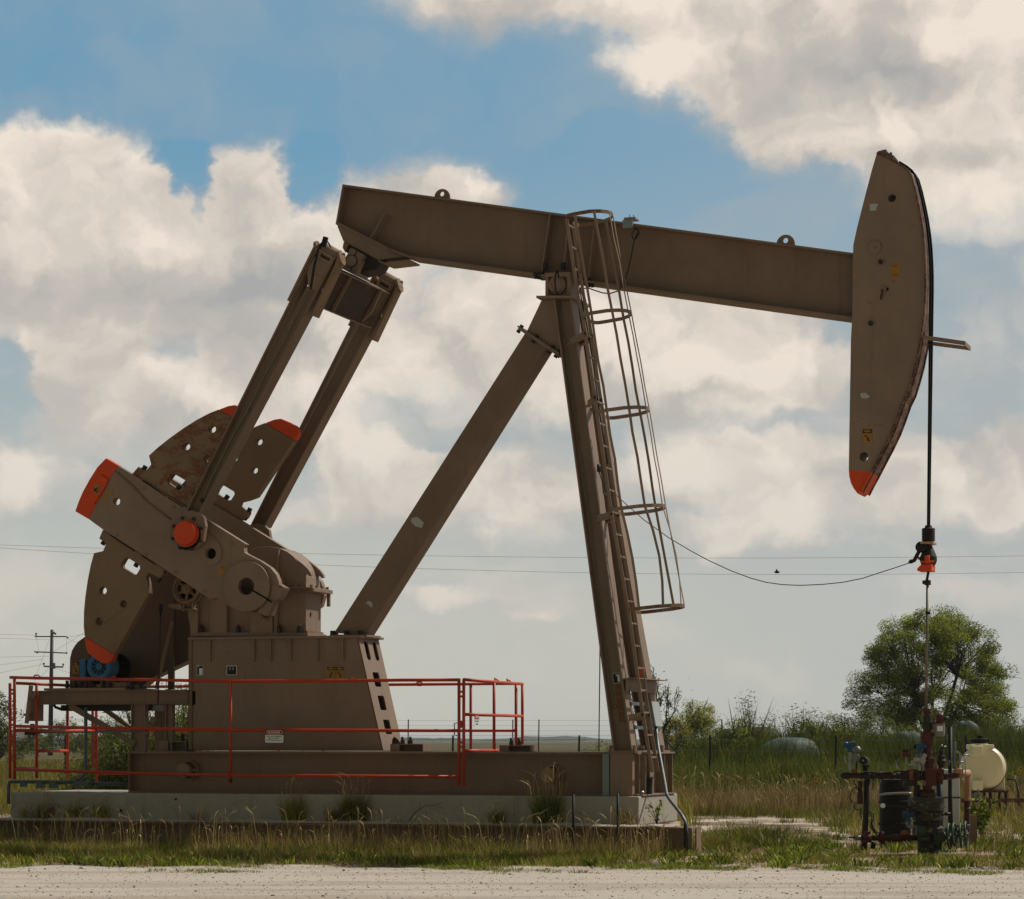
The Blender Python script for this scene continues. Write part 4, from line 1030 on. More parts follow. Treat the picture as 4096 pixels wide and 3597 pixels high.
# ---- base frame: two deep beams, cross members, hold-down clamps
def base():
    zt = LP(1300, 3008, -.87).z; zb = LP(1300, 3176, -.87).z
    s0, s1 = LP(513, 3000, -.87).x, LP(2548, 3010, -.87).x
    global BASE_Z
    BASE_Z = (zb, zt, s0, s1)
    fr = MB()
    for sg in (-1, 1):
        a, b = sorted((sg*.87, sg*.57)); mid = (a+b)/2
        m2 = fr if sg < 0 else MB()
        m2.bb((s0,a,zt-.025), (s1,b,zt)); m2.bb((s0,a,zb), (s1,b,zb+.025)); m2.bb((s0+.002,mid-.01,zb+.024), (s1-.002,mid+.01,zt-.024))
        m2.bb((s0,a+.002,zb+.026), (s0+.02,b-.002,zt-.026))
        if sg < 0: bo = m2.build('base_beam', M['tan_brown'], J)
        else: m2.build('base_beam', M['tan_brown'], J)
    for s in (s0+1.5, -1.0, 0.6, s1-1.3):
        MB().bb((s,-.71,zb+.03), (s+.02,.71,zt-.03)).build('cross_member', M['tan_brown'], J)
    # end block under the legs
    x0, x1 = LP(2441, 3100, -.9).x, LP(2529, 3100, -.9).x
    mb = MB(); mb.bb((x0,-.895,zb-.002), (x1,-.875,zt+.004)); mb.bb((x0,-.875,zt+.002), (x1+.02,.875,zt+.022)); mb.bb((x1-.02,-.873,zb), (x1,-.56,zt)); mb.bb((x1-.03,-.56,zb+.0), (x1-.01,.873,zt))
    for t in (-.62,-.40,.38,.80): mb.bb((x1-.01,t,zb+.01), (x1+.11,t+.018,zt-.005))
    mb.bb((x1-.01,-.62,zt-.02), (x1+.13,.875,zt-.0)); mb.bb((x1-.01,-.87,zb-.0), (x1+.14,.87,zb+.018))
    mb.build('end_block', M['tan'], J)
    MB().bb((x0-.11,-.89,zb),(x0-.02,-.872,zt-.02)).build('guide_plate', M['boxgrey'], J)
    mb = MB(); q = LS('i', -.42, 783, 1250)[0]; mb.lathe((q.x+.0,-.42,zb+.02), (0,0,1), [(0,.10),(.2,.105),(.21,.115),(.23,.11)], 18); mb.build('bearing_can', M['black'], J)
    mb = MB(); mb.cyl((x1+.06,-.70,zb+.02), (x1+.06,-.55,zb+.05), .04, 10); mb.cyl((x1-.15,.1,zt+.03), (x1-.15,.1,zt+.09), .05, 12); mb.build('loose_fitting', M['steel'], J)
    # lifting stubs
    for z, x, y, r1, r2 in (('g',1192,1112,.098,.13), ('i',145,1143,.098,.13)):
        c = LS(z, -.89, x, y)[0]; mb = MB(); mb.cyl(c, Vector((c.x,-.72,c.z)), r1, 26); o_ = mb.build('lifting_stub', M['tan'], bo)
        mb = MB(); c2 = Vector((c.x+.07,-.80,c.z)); mb.ext(circ(c2, .135, 28), (0,.08,0), [circ(c2, .118, 28)]); mb.bb((c.x+.02,-.80,c.z-.02),(c.x+.19,-.78,c.z+.02)); mb.build('stub_collar', M['tan_chip'], o_)
    # clamps
    for z, x0, x1_, xm, y0, y1, bx in (('h',915,1130,975,940,985,(996,1048)), ('h',1628,1832,1688,948,992,(1706,1756)), ('g',1040,1213,1096,922,965,(1130,1193))):
        t = -.45 if z == 'h' else -.42
        a, b, c, m_ = LS(z, t, x0,y0, x1_,y1, xm,y0, xm,y1)
        mb = MB(); mb.bb((a.x,t,zt+.002),(c.x,t+.35,a.z)); mb.bb((c.x,t+.15,zt+.002),(b.x,t+.16,a.z)); mb.bb((c.x,t,a.z-.012),(b.x,t+.3,a.z-.0)); mb.bb((b.x-.012,t,zt+.002),(b.x,t+.3,a.z-.012)); mb.bb((c.x,t,zt+.002),(b.x,t+.3,zt+.012))
        o_ = mb.build('hold_down_clamp', M['tan'], J)
        mb = MB()
        for x in bx:
            q = LS(z, t+.12, x, y0)[0]; mb.bolt(q, (0,0,1), .032, .05); mb.cyl(q, q + Vector((0,0,.10)), .022, 8)
        mb.build('anchor_bolt', M['bolt'], o_)
base()

# ---- motor platform, motor, belt guard, brake lever
def platform():
    zt = LP(400, 2762, -.45).z; zb = LP(400, 2818, -.45).z; s0 = LP(155, 2790, -.45).x; s1 = LP(752, 2790, -.45).x
    mb = MB()
    for sg in (-1, 1):
        t = sg*.45
        mb.bb((s0,t-.05*1,zt-.014),(s1,t+.05,zt)); mb.bb((s0,t-.05,zb),(s1,t+.05,zb+.014)); mb.bb((s0+.001,t-.006,zb+.013),(s1-.001,t+.006,zt-.013))
    for s in (s0+.02, s0+1.0, s0+1.9): mb.bb((s,-.44,zb+.02),(s+.015,.44,zt-.02))
    pf = mb.build('motor_platform', M['tan_brown'], J)
    a = LP(178, 2752, -.48); b = LP(503, 2762, -.48)
    mb = MB(); mb.bb((a.x,-.5,zt+.003),(b.x,.55,zt+.035)); mb.build('mounting_plate', M['tan'], pf)
    mb = MB()
    for x, w in ((531, .14), (667, .07)):
        q = LP(x, 2818, -.36).x; 
        for t in (-.36, .36): mb.bb((q,t-.01,BASE_Z[1]),(q+.23 if x==531 else q+.10,t+.01,zb-.001))
        mb.bb((q,-.36-.06,BASE_Z[1]),(q+.015,-.30,zb-.002)); mb.bb((q+.21 if x==531 else q+.09,-.42,BASE_Z[1]),(q+.225 if x==531 else q+.105,-.30,zb-.002))
    mb.build('support_column', M['tan'], pf)
    for t, c in ((-.42, (455,690, 880,940)), (.40, (655,695, 875,850))):
        a, b = LS('g', t, *c); MB().bar(a, b, .012 if t < 0 else .06, .085 if t < 0 else .06).build('diagonal_brace', M['tan_brown'], pf)
    # end panel with strut
    mb = MB(); mb.pr('p', -.45, -.2, 345,850, 425,850, 420,1210, 340,1210); mb.build('end_panel', M['tan_brown'], pf)
    a, b = LS('p', -.55, 372,785, 318,1240); mb = MB(); mb.bar(a, b, .02, .06); a, b = LS('p', -.55, 425,880, 350,960); mb.bar(a, b, .02, .05); a, b = LS('p', -.5, 325,1120, 325,1150); mb.bar(a, b, .06, .09); mb.build('strut', M['tan'], pf)
    mb = MB(); q = LS('p', -.5, 372, 1350)[0]; mb.box(q, (.16,.1,.06)); mb.box(q + Vector((.02,.0,.07)), (.04,.06,.12)); mb.build('hinge_block', M['black'], pf)
    MB().pr('p', -.55, -.45, 213,1300, 295,1300, 292,1405, 285,1412, 222,1410, 214,1400).build('lamp_cover', M['white'], pf, bevel=.01)
    a, b = LS('p', -.5, 455,1350, 1256,1340); a2 = LS('g', -.5, 925, 858)[0]; MB().tube([a, a2], .012, 8).build('brake_rod', M['galv'], pf)
    mb = MB(); mb.box(LS('g', -.5, 945, 790)[0], (.08,.05,.10)); a, b = LS('g', -.52, 1015,770, 975,815); mb.bar(a,b,.02,.07); mb.box(LS('g', -.5, 962, 812)[0], (.14,.06,.07)); mb.box(LS('g', -.5, 945, 868)[0], (.12,.05,.03)); mb.box(LS('g',-.2,1040,822)[0],(.16,.3,.06)); mb.build('brake_linkage', M['tan_chip'], pf)
    MB().tube(LS('p', -.3, 645,1015, 665,1045, 740,1072, 850,1065) , .022, 7).build('cable', M['cable'], pf)
    MB().bb((LP(256,2820,-.2).x,-.3,zb-.09),(LP(620,2820,-.2).x,.1,zb-.005)).build('cable_tray', M['darkiron'], pf)
    # lever
    mb = MB(); mb.tube(LS('g', -.62, 1030,680, 1037,480, 1044,250, 1047,100), .012, 8); lv = mb.build('brake_lever', M['rustpipe'], pf)
    MB().tube(LS('g', -.62, 1047,100, 1049,70, 1050,28), [.014,.028,.028], 8).build('lever_grip', M['black'], lv)
    a, b = LS('g', -.1, 1020,580, 1124,140); MB().bar(a, b, .02, .05).build('stay_bar', M['tan_brown'], pf)
    a, b = LS('g', .35, 1118,585, 1122,0); MB().bar(a, b, .05, .09).build('guard_post', M['guard'], pf)
    # belt guard
    out = LS('F', .48, 277,2756, 277,2712, 279,2633, 286,2604, 296,2586, 310,2568, 339,2547) + LS('F', .48, 560,2300, 700,2180, 790,2200, 830,2300, 835,2560, 760,2640, 600,2716, 560,2752)
    mb = MB(); mb.ext(out, (0,.26,0)); bg = mb.build('belt_guard', M['guard'], pf, bevel=.01)
    c = LS('m', .47, 645, 560)[0]; MB().ext(circ(c, .31, 36), (0,.004,0)).build('guard_opening', M['void'], bg)
    c = LS('m', .47, 197, 566)[0]; mb = MB(); mb.box(c, (.10,.004,.18)); o_ = mb.build('warning_sticker', M['yellow'], bg); warn_print(o_, c + Vector((0,.002,0)), .10, .18)
    # motor
    c = LS('m', -.34, 540, 545)[0]
    mb = MB(); mb.lathe(c, (0,1,0), [(0,.175),(.015,.195),(.05,.203),(.24,.203),(.25,.19)], 40); mo = mb.build('motor', M['blue'], pf)
    mb = MB(); mb.lathe(c + Vector((.0,.25,0)), (0,1,0), [(0,.17),(.42,.17)], 30)
    for k in range(40):
        a_ = 2*pi*k/40; mb.bar(c + Vector((cos(a_)*.185,.26,sin(a_)*.185)), c + Vector((cos(a_)*.185,.66,sin(a_)*.185)), .03, .006, (cos(a_),0,sin(a_)))
    mb.build('motor_fins', M['blackpl'], mo)
    mb = MB(); q = LS('m', -.3, 300, 573)[0]; mb.box(q + Vector((0,.12,0)), (.10,.26,.26)); mb.build('terminal_box', M['blue'], mo, bevel=.015)
    mb = MB()
    for R_ in (.052,.070,.088,.106):
        for k in range(10):
            a0 = 2*pi*k/10 + .06; n = 4
            arc = [(R_, a0 + (2*pi/10 - .12)*j/n) for j in range(n+1)]
            pts = [c + Vector((r_*cos(a_), -.003, r_*sin(a_))) for r_, a_ in arc] + [c + Vector(((r_+.012)*cos(a_), -.003, (r_+.012)*sin(a_))) for r_, a_ in reversed(arc)]
            mb.ext(pts, (0,.002,0))
    mb.build('fan_grille', M['void'], mo)
    mb = MB()
    for x, y, w, h in ((300,825,200,50),(240,790,50,60),(340,795,40,70),(600,830,200,45),(590,790,40,60),(680,795,45,70),(850,820,230,80),(90,840,110,30),(1110,850,60,60)):
        q = LS('m', -.36, x, y)[0]; mb.box(q + Vector((0,.1,0)), (w/3.7164/SC, .25, h/3.7164/SC))
    mb.build('motor_rails', M['tan_rust'], mo)
    mb = MB()
    for x in (70, 190, 270, 350, 600, 700, 1020, 1160): q = LS('m', -.42, x, 835)[0]; mb.bolt(q - Vector((0,0,.03)), (0,0,1), .028, .11)
    mb.box(LS('m', -.2, 1080, 855)[0], (.28,.2,.03)); mb.build('rail_bolt', M['bolt'], mo)
platform()

# ================================================================= FOUNDATION
ZB, ZTB, S0B, S1B = BASE_Z
def foundation():
    s0, s1 = LP(43, 3200, -1.03).x, LP(2555, 3250, -1.03).x; zt = ZB - .003; z0 = LP(2555, 3304, -1.03).z
    o = mframe(thing('concrete_foundation', 'long pale concrete block carrying the tan machine base', 'concrete base'))
    n = 90; mb = MB()
    mb.bb((s0, -1.03, z0), (s1, 1.03, zt))
    mb.build('slab', M['concrete'], o, bevel=.018)
    for z, x, y, r in (('g',788,1310,.09),('h',1575,1360,.07),('g',1535,1380,.05)):
        c = LS(z, -1.03, x, y)[0]; pts = [c + Vector((cos(a)*r*random.uniform(.85,1.1), -.004, sin(a)*r*random.uniform(.85,1.1))) for a in [2*pi*k/14 for k in range(14)]]
        MB().ext(pts, (0,.003,0)).build('mortar_patch', M['patchc'], o)
    c = LS('g', -1.03, 786, 1380)[0]; MB().cyl(c + Vector((0,-.003,0)), c + Vector((0,.01,0)), .032, 18).build('drain_hole', M['void'], o)
    c = LS('g', -1.05, 1145, 1302)[0]; MB().cyl(c, c + Vector((0,.03,0)), .015, 10).build('tie_stub', M['darkiron'], o)
    # support beams under the block, with loose fill on their flanges
    ztop = z0 - .004
    for sg in (-1,):
        b = mframe(thing('steel_support_beam', 'long brown steel beam lying in grass under the near edge of the concrete block', 'steel beam'))
        mb = MB(); e0, e1 = -12.5, LP(2765, 3305, -1.4).x
        mb.bb((e0,-1.42,ztop-.02),(e1,-.86,ztop)); mb.bb((e0,-1.28,-.05),(e1-.02,-1.265,ztop-.02)); mb.bb((e0,-1.42,-.02),(e1,-.86,0.01))
        mb.bb((e1-.02,-1.12,.012),(e1+.0,-.87,ztop-.021))
        mb.build('beam', M['tan_brown'], b)
    f = MB(); nx, ny = 160, 6; vv = []; fs = []
    for j in range(ny+1):
        for i in range(nx+1):
            s = lerp(-11.8, LP(2700, 3300, -1.3).x, i/nx); t = lerp(-1.36, -1.0, j/ny); e = min(1, j/2)
            vv.append(Vector((s, t, ztop + .006 + e*(.018 + .02*sin(s*3.1+t*7)*sin(s*1.3) + random.uniform(-.008,.012)))))
    fs = [(j*(nx+1)+i, j*(nx+1)+i+1, (j+1)*(nx+1)+i+1, (j+1)*(nx+1)+i) for j in range(ny) for i in range(nx)]
    f.add(vv, fs, True); fo = mframe(f.build('spilled_gravel', M['road'])); tag(fo, kind='stuff', label='pale gravel spilled along the steel beam flange', cat='gravel')
    m2 = MB(); m2.bb((-11.5,-.85,-.05),(s1,1.2,z0-.005)); m2o = mframe(m2.build('fill_soil', M['ground'])); m2o['kind'] = 'structure'
    return s0, s1, z0
FS0, FS1, FZ0 = foundation()

# ================================================================= RAILINGS
def railing():
    ZT, ZM_, ZL = LP(1100, 2725, -1.15).z, LP(1100, 2921, -1.15).z, LP(1100, 3106, -1.15).z
    R = .022
    tN, tF = -1.15, 1.38
    sL, sR = LP(58, 2712, tN).x, LP(1836, 2721, tN).x
    # near side
    o = mframe(thing('safety_railing', 'long orange-red pipe railing in front of the machine, with a danger sign', 'railing'))
    def tub(par, name, pts, m_=M['red_rail'], r=R): return MB().tube(pts, r, 10).build(name, m_, par)
    tub(o, 'top_rail', LS('F', tN, 40,2710, 150,2713, 560,2719, 925,2726, 1100,2725, 1360,2724, 1600,2721, 1840,2720))
    tub(o, 'middle_rail', LS('F', tN, 60,2905, 300,2911, 700,2916, 920,2921, 1350,2922, 1833,2923))
    tub(o, 'bottom_rail', LS('F', tN, 60,3078, 350,3087, 700,3098, 920,3101, 1300,3104, 1833,3108))
    for x, v0, v1 in ((58,2712,3118),(922,2724,3138),(1836,2720,3144)): tub(o, 'post', LS('F', tN, x, v0, x, v1))
    mb = MB(); mb.tube(LS('F', tN-.01, 916,3122, 928,3124), .018, 8); mb.build('post_pin', M['darkiron'], o)
    for z, x, y in (('h',668,520),('g',742,510),('g',240,500)):
        c = LS(z, tN-.02, x, y)[0]; mb = MB(); mb.tube([c + Vector((a, 0, b)) for a, b in ((-.055,-.01),(-.03,.018),(.03,.018),(.055,.005),(.02,-.02),(-.04,-.022),(-.055,-.01))], .010, 6); mb.build('pipe_clip', M['red_rail'], o)
    mb = MB(); mb.tube(LS('h', tN-.03, 1352,803, 1334,806, 1334,882, 1352,886), .008, 6); mb.box(LS('h', tN, 1378, 812)[0], (.02,.03,.10)); 
    for y in (600, 630, 930, 960): mb.box(LS('h', tN, 1381, y)[0], (.05,.03,.03))
    mb.build('latch', M['red_rail'], o)
    # right end
    e = mframe(thing('end_gate', 'short orange-red pipe gate at the right end of the railing, carrying a small notice', 'railing'))
    sG = LP(1855, 2720, tN).x
    zt2 = LP(1855, 2719, tN).z; zmid = LP(1855, 2858, tN).z; zbot = LP(1855, 3004, tN).z
    def T3(par, n, a, b, m_=M['red_rail']): return MB().tube([a, b], R, 10).build(n, m_, par)
    T3(e, 'top_rail', (sG,tN,zt2), (sG,tF+.05,zt2-.005)); T3(e, 'middle_rail', (sG,tN,zmid), (sG,tF+.05,zmid)); T3(e, 'bottom_rail', (sG,tN,zbot), (sG,.3,zbot-.0))
    T3(e, 'post', (sG,tN,zt2+.0), (sG,tN,LP(1855,3144,tN).z)); T3(e, 'post', (sG,.14,zt2), (sG,.14,ZBEAM+.0)); T3(e, 'post', (sG,tF+.05,zt2), (sG,tF+.05,ZBEAM+.08))
    mb = MB()
    for y in (.4, .95): mb.tube([Vector((sG, tN+1.0+y-.06, zt2+.02)), Vector((sG-.02, tN+1.0+y-.03, zt2+.05)), Vector((sG-.02, tN+1.03+y, zt2+.04)), Vector((sG, tN+1.08+y, zt2+.02))], .010, 6)
    mb.build('pipe_clip', M['red_rail'], e)
    # far side
    f = mframe(thing('safety_railing', 'orange-red pipe railing on the far side, seen behind the machine', 'railing'))
    T3(f, 'top_rail', (sL,tF,ZT-.01), (sG-.08,tF,zt2-.0)); T3(f, 'middle_rail', (sL,tF,ZM_), (sG-.08,tF,ZM_)); T3(f, 'bottom_rail', (sL,tF,ZL), (sG-.08,tF,ZL))
    for s in (sL, sL+3.0, sL+6.0, sG-.08): T3(f, 'post', (s,tF,ZT), (s,tF,ZB+.1), M['rail_dull'] if s == sL else M['red_rail'])
    c = Vector((LP(1680, 2742, tF).x, tF-.02, zt2)); mb = MB(); mb.tube([c + Vector((a, 0, b)) for a, b in ((-.055,.01),(-.03,.03),(.03,.03),(.055,.005),(.03,-.02),(-.03,-.02))], .010, 6); mb.build('pipe_clip', M['red_rail'], f)
    # left end
    g_ = mframe(thing('end_gate', 'left-end orange-red pipe gate of the railing, beside the motor platform', 'railing'))
    T3(g_, 'top_rail', (sL-.0,tN+.06,ZT), (sL,tF-.1,ZT)); T3(g_, 'middle_rail', (sL,tN+.06,ZM_), (sL,tF-.1,ZM_)); zq = LP(355, 3004, .2).z
    T3(g_, 'lower_rail', (sL,-.5,zq), (sL,.45,zq)); T3(g_, 'bottom_rail', (sL,tN+.06,LP(147,3074,-.5).z), (sL,-.5,LP(147,3074,-.5).z))
    for t, v in ((-.5, 3113), (.45, 3110), (tF-.12, 3070)): T3(g_, 'post', (sL,t,ZT), (sL,t,LP(200,v,t).z), M['red_rail'] if t < 1 else M['rail_dull'])
    a = LP(40, 2712, tN).x; T3(g_, 'post', (a,tN,ZT), (a,tN,LP(40,3114,tN).z))
    mb = MB()
    for v in (2760, 2775, 2880, 2900, 2925, 2950): mb.box((lerp(a,sL,.5), tN, LP(50, v, tN).z), (.05,.02,.03))
    mb.build('hinge', M['red_rail'], g_)
    # danger sign hung on the middle rail
    sg = mframe(thing('danger_sign', 'white, black and red sign reading DANGER THIS EQUIPMENT MAY START AUTOMATICALLY', 'sign'))
    k = 13.63; ZM['s'] = (1030, 2880, k); tS = tN - .035
    def sp(*xy): return LS('s', tS, *xy)
    mb = MB(); mb.ext(sp(425,815, 1412,835, 1400,1180, 1385,1220, 1350,1248, 475,1238, 430,1210, 412,1165), (0,.004,0)); mb.build('panel', M['white'], sg)
    mb = MB(); mb.ext(sp(440,570, 450,535, 485,512, 1370,528, 1405,550, 1418,590, 1413,838, 425,812), (0,.004,0)); hd_ = mb.build('header', M['black'], sg)
    def stad(x0, y0, x1, y1, dy=14, n=10):
        r = (y1-y0)/2; l = []
        for i in range(n+1): a = pi/2 + pi*i/n; l.append((x0+r + r*cos(a), (y0+y1)/2 + r*sin(a)))
        for i in range(n+1): a = -pi/2 + pi*i/n; l.append((x1-r + r*cos(a), (y0+y1)/2 + dy + r*sin(a)))
        return LS('s', tS-.002, *flatn(l))
    MB().ext(stad(478,548,1388,790), (0,-.002,0)).build('oval_border', M['white'], hd_)
    MB().ext([p - Vector((0,.003,0)) for p in stad(500,568,1366,770)], (0,-.002,0)).build('oval', M['signred'], hd_)
    a, b = sp(500,700, 1370,715); rt = b - a; up = Vector((0,0,1))
    def tx(body, cx, yb, hh, w, mat_, dy=-.008):
        o0 = sp(cx, yb)[0]; mb = MB(); text_mesh(mb, body, o0 + Vector((0,dy,0)), rt, up, hh/(k*SC), width=w/(k*SC*.97)); return mb.build('lettering', mat_, sg)
    tx('DANGER', 925, 735, 118, 690, M['white']); tx('THIS EQUIPMENT', 915, 940, 66, 900, M['black'], -.003); tx('MAY START', 905, 1040, 66, 630, M['black'], -.003); tx('AUTOMATICALLY', 905, 1143, 68, 880, M['black'], -.003)
    # small notice on the gate
    ZM['v'] = (1860, 2830, 17.95)
    q = LP(1901, 2885, -.55); c0 = (sG+.03, -.70); zt_, zb_ = LP(1900, 2858, -.7).z, LP(1900, 2910, -.7).z
    ns = mframe(thing('gate_notice', 'small narrow white notice with red DANGER header on the short gate', 'sign'))
    w = .19; MB().bb((c0[0],c0[1]-w/2,zb_),(c0[0]+.004,c0[1]+w/2,zt_-.07)).build('panel', M['white'], ns)
    hd2 = MB().bb((c0[0],c0[1]-w/2,zt_-.07),(c0[0]+.004,c0[1]+w/2,zt_)).build('header', M['signred'], ns)
    mb = MB(); text_mesh(mb, 'DANGER', (c0[0]+.006, c0[1], zt_-.05), (0,1,0), (0,0,1), .03, width=.15); mb.build('lettering', M['white'], hd2)
    mb = MB(); mb.bb((c0[0]+.005,c0[1]-.075,zb_+.075),(c0[0]+.007,c0[1]+.075,zb_+.095)); mb.bb((c0[0]+.005,c0[1]-.05,zb_+.035),(c0[0]+.007,c0[1]+.05,zb_+.055)); mb.build('print_lines', M['boxgrey'], ns)
railing()

# ================================================================= CONDUITS, BOX, CABLES
def conduits():
    t = -.93
    o = mframe(MB().tube([LP(u, v, tt) for u, v, tt in ((343,2830,-.5),(343,2900,-.5),(343,3075,-.5),(338,3098,-.55),(322,3118,-.65),(300,3127,-.75),(250,3129,-.85),(50,3127,-.93),(38,3130,-.95),(34,3145,-1.0),(34,3215,-1.06))], .026, 10).build('conduit', M['conduit']))
    tag(o, 'blue-grey conduit pipe running along the left concrete top and up to the motor platform', 'conduit')
    mb = MB()
    for x in (163, 215): mb.box(LP(x, 3134, -.9) + Vector((0,0,-.02)), (.10,.10,.10))
    mb.box(LP(95, 3138, -.9), (.08,.08,.07)); mb.box(LP(330, 3135, -.8), (.24,.12,.07)); mb.build('pipe_clamp', M['conduit'], o)
    MB().tube([LP(365, 3134, -.7), LP(512, 3138, -.6)], .026, 8).build('conduit_branch', M['conduit'], o)
    # electrical box behind the ladder
    b = mframe(thing('electrical_box', 'grey-green steel box with a pale door, fixed beside the ladder foot', 'electrical box'))
    x1 = LS('o', .15, 1240, 1100)[0].x; x0 = x1 - .16; zt, zb = LP(2615, 2810, .15).z, LP(2630, 2902, .15).z
    mb = MB(); mb.hexa([Vector((x0,.10,zt)),Vector((x1-.03,.10,zt)),Vector((x1+.03,.10,zb)),Vector((x0+.06,.10,zb)),Vector((x0,.46,zt)),Vector((x1-.03,.46,zt)),Vector((x1+.03,.46,zb)),Vector((x0+.06,.46,zb))]); mb.build('enclosure', M['boxgrey'], b)
    mb = MB(); mb.hexa([Vector((x1-.028,.09,zt+.01)),Vector((x1-.012,.09,zt+.01)),Vector((x1+.050,.09,zb-.01)),Vector((x1+.032,.09,zb-.01)),Vector((x1-.028,.47,zt+.01)),Vector((x1-.012,.47,zt+.01)),Vector((x1+.050,.47,zb-.01)),Vector((x1+.032,.47,zb-.01))]); mb.build('door', M['boxface'], b)
    for y, xs in ((1030, 700), (1540, 775)):
        u, v = P('o', xs, y)[0]; p = LP(u, v, -.62); MB().bb((p.x,-.62,p.z-.02),(p.x+.045,.75,p.z+.025)).build('mounting_strut', M['galv'], b)
    # flexible conduit from the box to the ground
    c = mframe(MB().tube([LP(u, v, tt) for u, v, tt in ((2624,2905,.25),(2627,2940,.2),(2632,2985,.1),(2643,3045,-.2),(2655,3110,-.55),(2667,3180,-.95),(2683,3205,-1.1),(2705,3232,-1.25),(2725,3258,-1.38),(2740,3285,-1.46),(2744,3300,-1.47),(2744,3395,-1.47))], .023, 10).build('flexible_conduit', M['galv']))
    tag(c, 'bright galvanised conduit bending down from the electrical box into the grass', 'conduit')
    MB().tube([LP(2744,3296,-1.475), LP(2745,3400,-1.475)], .033, 10).build('conduit_sleeve', M['black'], c)
    mb = MB()
    for u, v, tt in ((2640,3035,-.15),(2667,3182,-.95),(2708,3235,-1.27)): mb.ring(LP(u, v, tt), (.25,0,-1), .025, .006, 14, 6)
    mb.build('cable_tie', M['black'], c)
    # load-cell cable from the post to the carrier
    pts = [(2460,1975,.0),(2468,1984,0),(2512,2024,0),(2576,2080,0),(2679,2154,0),(2760,2202,0),(2830,2240,0),(2925,2284,0),(3000,2312,0),(3065,2330,0),(3130,2339,0),(3200,2342,0),(3290,2338,0),(3370,2330,0),(3450,2314,0),(3510,2294,0),(3570,2275,0),(3638,2252,0)]
    w = mframe(MB().tube([LP(*p) for p in pts], .006, 6).build('signal_cable', M['cable'])); tag(w, 'thin dark cable sagging from the ladder post across to the rod clamp', 'cable')
    # hanging wire on the left of the leg
    w = mframe(MB().tube([LP(2400,2560,.2), LP(2399,2700,.2), LP(2397,2860,.2), LP(2396,2946,.2), LP(2396,3005,.2)], .008, 6).build('hanging_wire', M['cable'])); tag(w, 'thin dark wire hanging straight down left of the front leg', 'wire')
    # orange can on the shelf
    q = LS('o', .0, 935, 470)[0]; cn = mframe(thing('orange_can', 'small orange can standing on the shelf between the legs', 'can'))
    MB().lathe((q.x+.03,.0,q.z-.005), (0,0,1), [(0,.042),(.135,.042),(.15,.03),(.17,.03)], 18).build('body', M['orange'], cn)
    MB().lathe((q.x+.03,.0,q.z+.165), (0,0,1), [(0,.026),(.02,.026)], 12).build('cap', M['redfit'], cn)
    # dark stakes in front of the block
    for u, v0, v1, lab in ((2293,3178,3400,'black stake in the grass left of the pair before the concrete end'), (2471,3176,3405,'black stake in the grass nearer the concrete corner')):
        p0, p1 = LP(u, v0, -1.8), LP(u+1, v1, -1.8); p1.z = -.05
        s_ = mframe(MB().tube([p0, p1], [.017, .019], 8).build('stake', M['black'])); tag(s_, lab, 'stake', 'black stakes before the concrete block')
conduits()

# ================================================================= GROUND AND ROAD
def road_edge(x): return 30.0 + .62*sin(x*.21+1.2) - .19*x*.35 + .5*exp(-((x+6)/3.0)**2) + .20*sin(x*1.9) + .12*sin(x*4.7+1) + .07*sin(x*9.3)
def ground():
    def gz(x, y): return 0.0
    ys = [4,10,16,20,24,27,30,33,36,40,45,50,56,64,75,90,110,150,220,350,600,1200,3000,9000]; xs = [-6000,-2000,-700,-300,-150,-80,-50,-30,-20,-14,-9,-5,0,5,9,14,20,30,50,80,150,300,700,2000,6000]
    vv = [(x, y, -.004 if y < 60 else -.004) for y in ys for x in xs]; n = len(xs)
    mb = MB(); mb.add(vv, [(j*n+i, j*n+i+1, (j+1)*n+i+1, (j+1)*n+i) for j in range(len(ys)-1) for i in range(n-1)], True)
    mb.build('ground', M['ground'])['kind'] = 'structure'
    mb = MB(); N = 420; xs = [lerp(-40, 40, i/N) for i in range(N+1)]; rr_ = random.Random(5)
    e = [road_edge(x) + rr_.uniform(-.10,.10) + .1*sin(x*11) for x in xs]
    vv = [(x, 2.0, .004) for x in xs] + [(x, y-1.2, .006) for x, y in zip(xs, e)] + [(x, y, .002) for x, y in zip(xs, e)]; k = N+1
    mb.add(vv, [(r*k+i, r*k+i+1, (r+1)*k+i+1, (r+1)*k+i) for r in range(2) for i in range(N)], True)
    mb.build('gravel_road', M['road'])['kind'] = 'structure'
ground()

# ---------------------------------------------------------------- fast mesh from arrays with a colour attribute
def np_mesh(name, co, faces_quads, faces_tris, tint, mat, kind='stuff', label=None, cat=None, parent=None):
    me = bpy.data.meshes.new(name); nv = len(co); nq, nt = len(faces_quads), len(faces_tris)
    me.vertices.add(nv); me.vertices.foreach_set('co', np.asarray(co, np.float32).ravel())
    me.loops.add(nq*4 + nt*3); me.polygons.add(nq + nt)
    loops = np.concatenate([np.asarray(faces_quads, np.int32).reshape(-1), np.asarray(faces_tris, np.int32).reshape(-1)])
    me.loops.foreach_set('vertex_index', loops)
    st = np.concatenate([np.arange(nq)*4, nq*4 + np.arange(nt)*3]).astype(np.int32)
    me.polygons.foreach_set('loop_start', st)
    try: me.polygons.foreach_set('loop_total', np.concatenate([np.full(nq, 4), np.full(nt, 3)]).astype(np.int32))
    except Exception: pass
    me.update(calc_edges=True)
    at_ = me.color_attributes.new('tint', 'FLOAT_COLOR', 'POINT'); c4 = np.ones((nv, 4), np.float32); c4[:, :3] = tint; at_.data.foreach_set('color', c4.ravel())
    me.materials.append(mat); o = bpy.data.objects.new(name, me); col.objects.link(o)
    if parent is not None: o.parent = parent
    else: tag(o, label, cat, None, kind)
    return o
rng = np.random.default_rng(11)
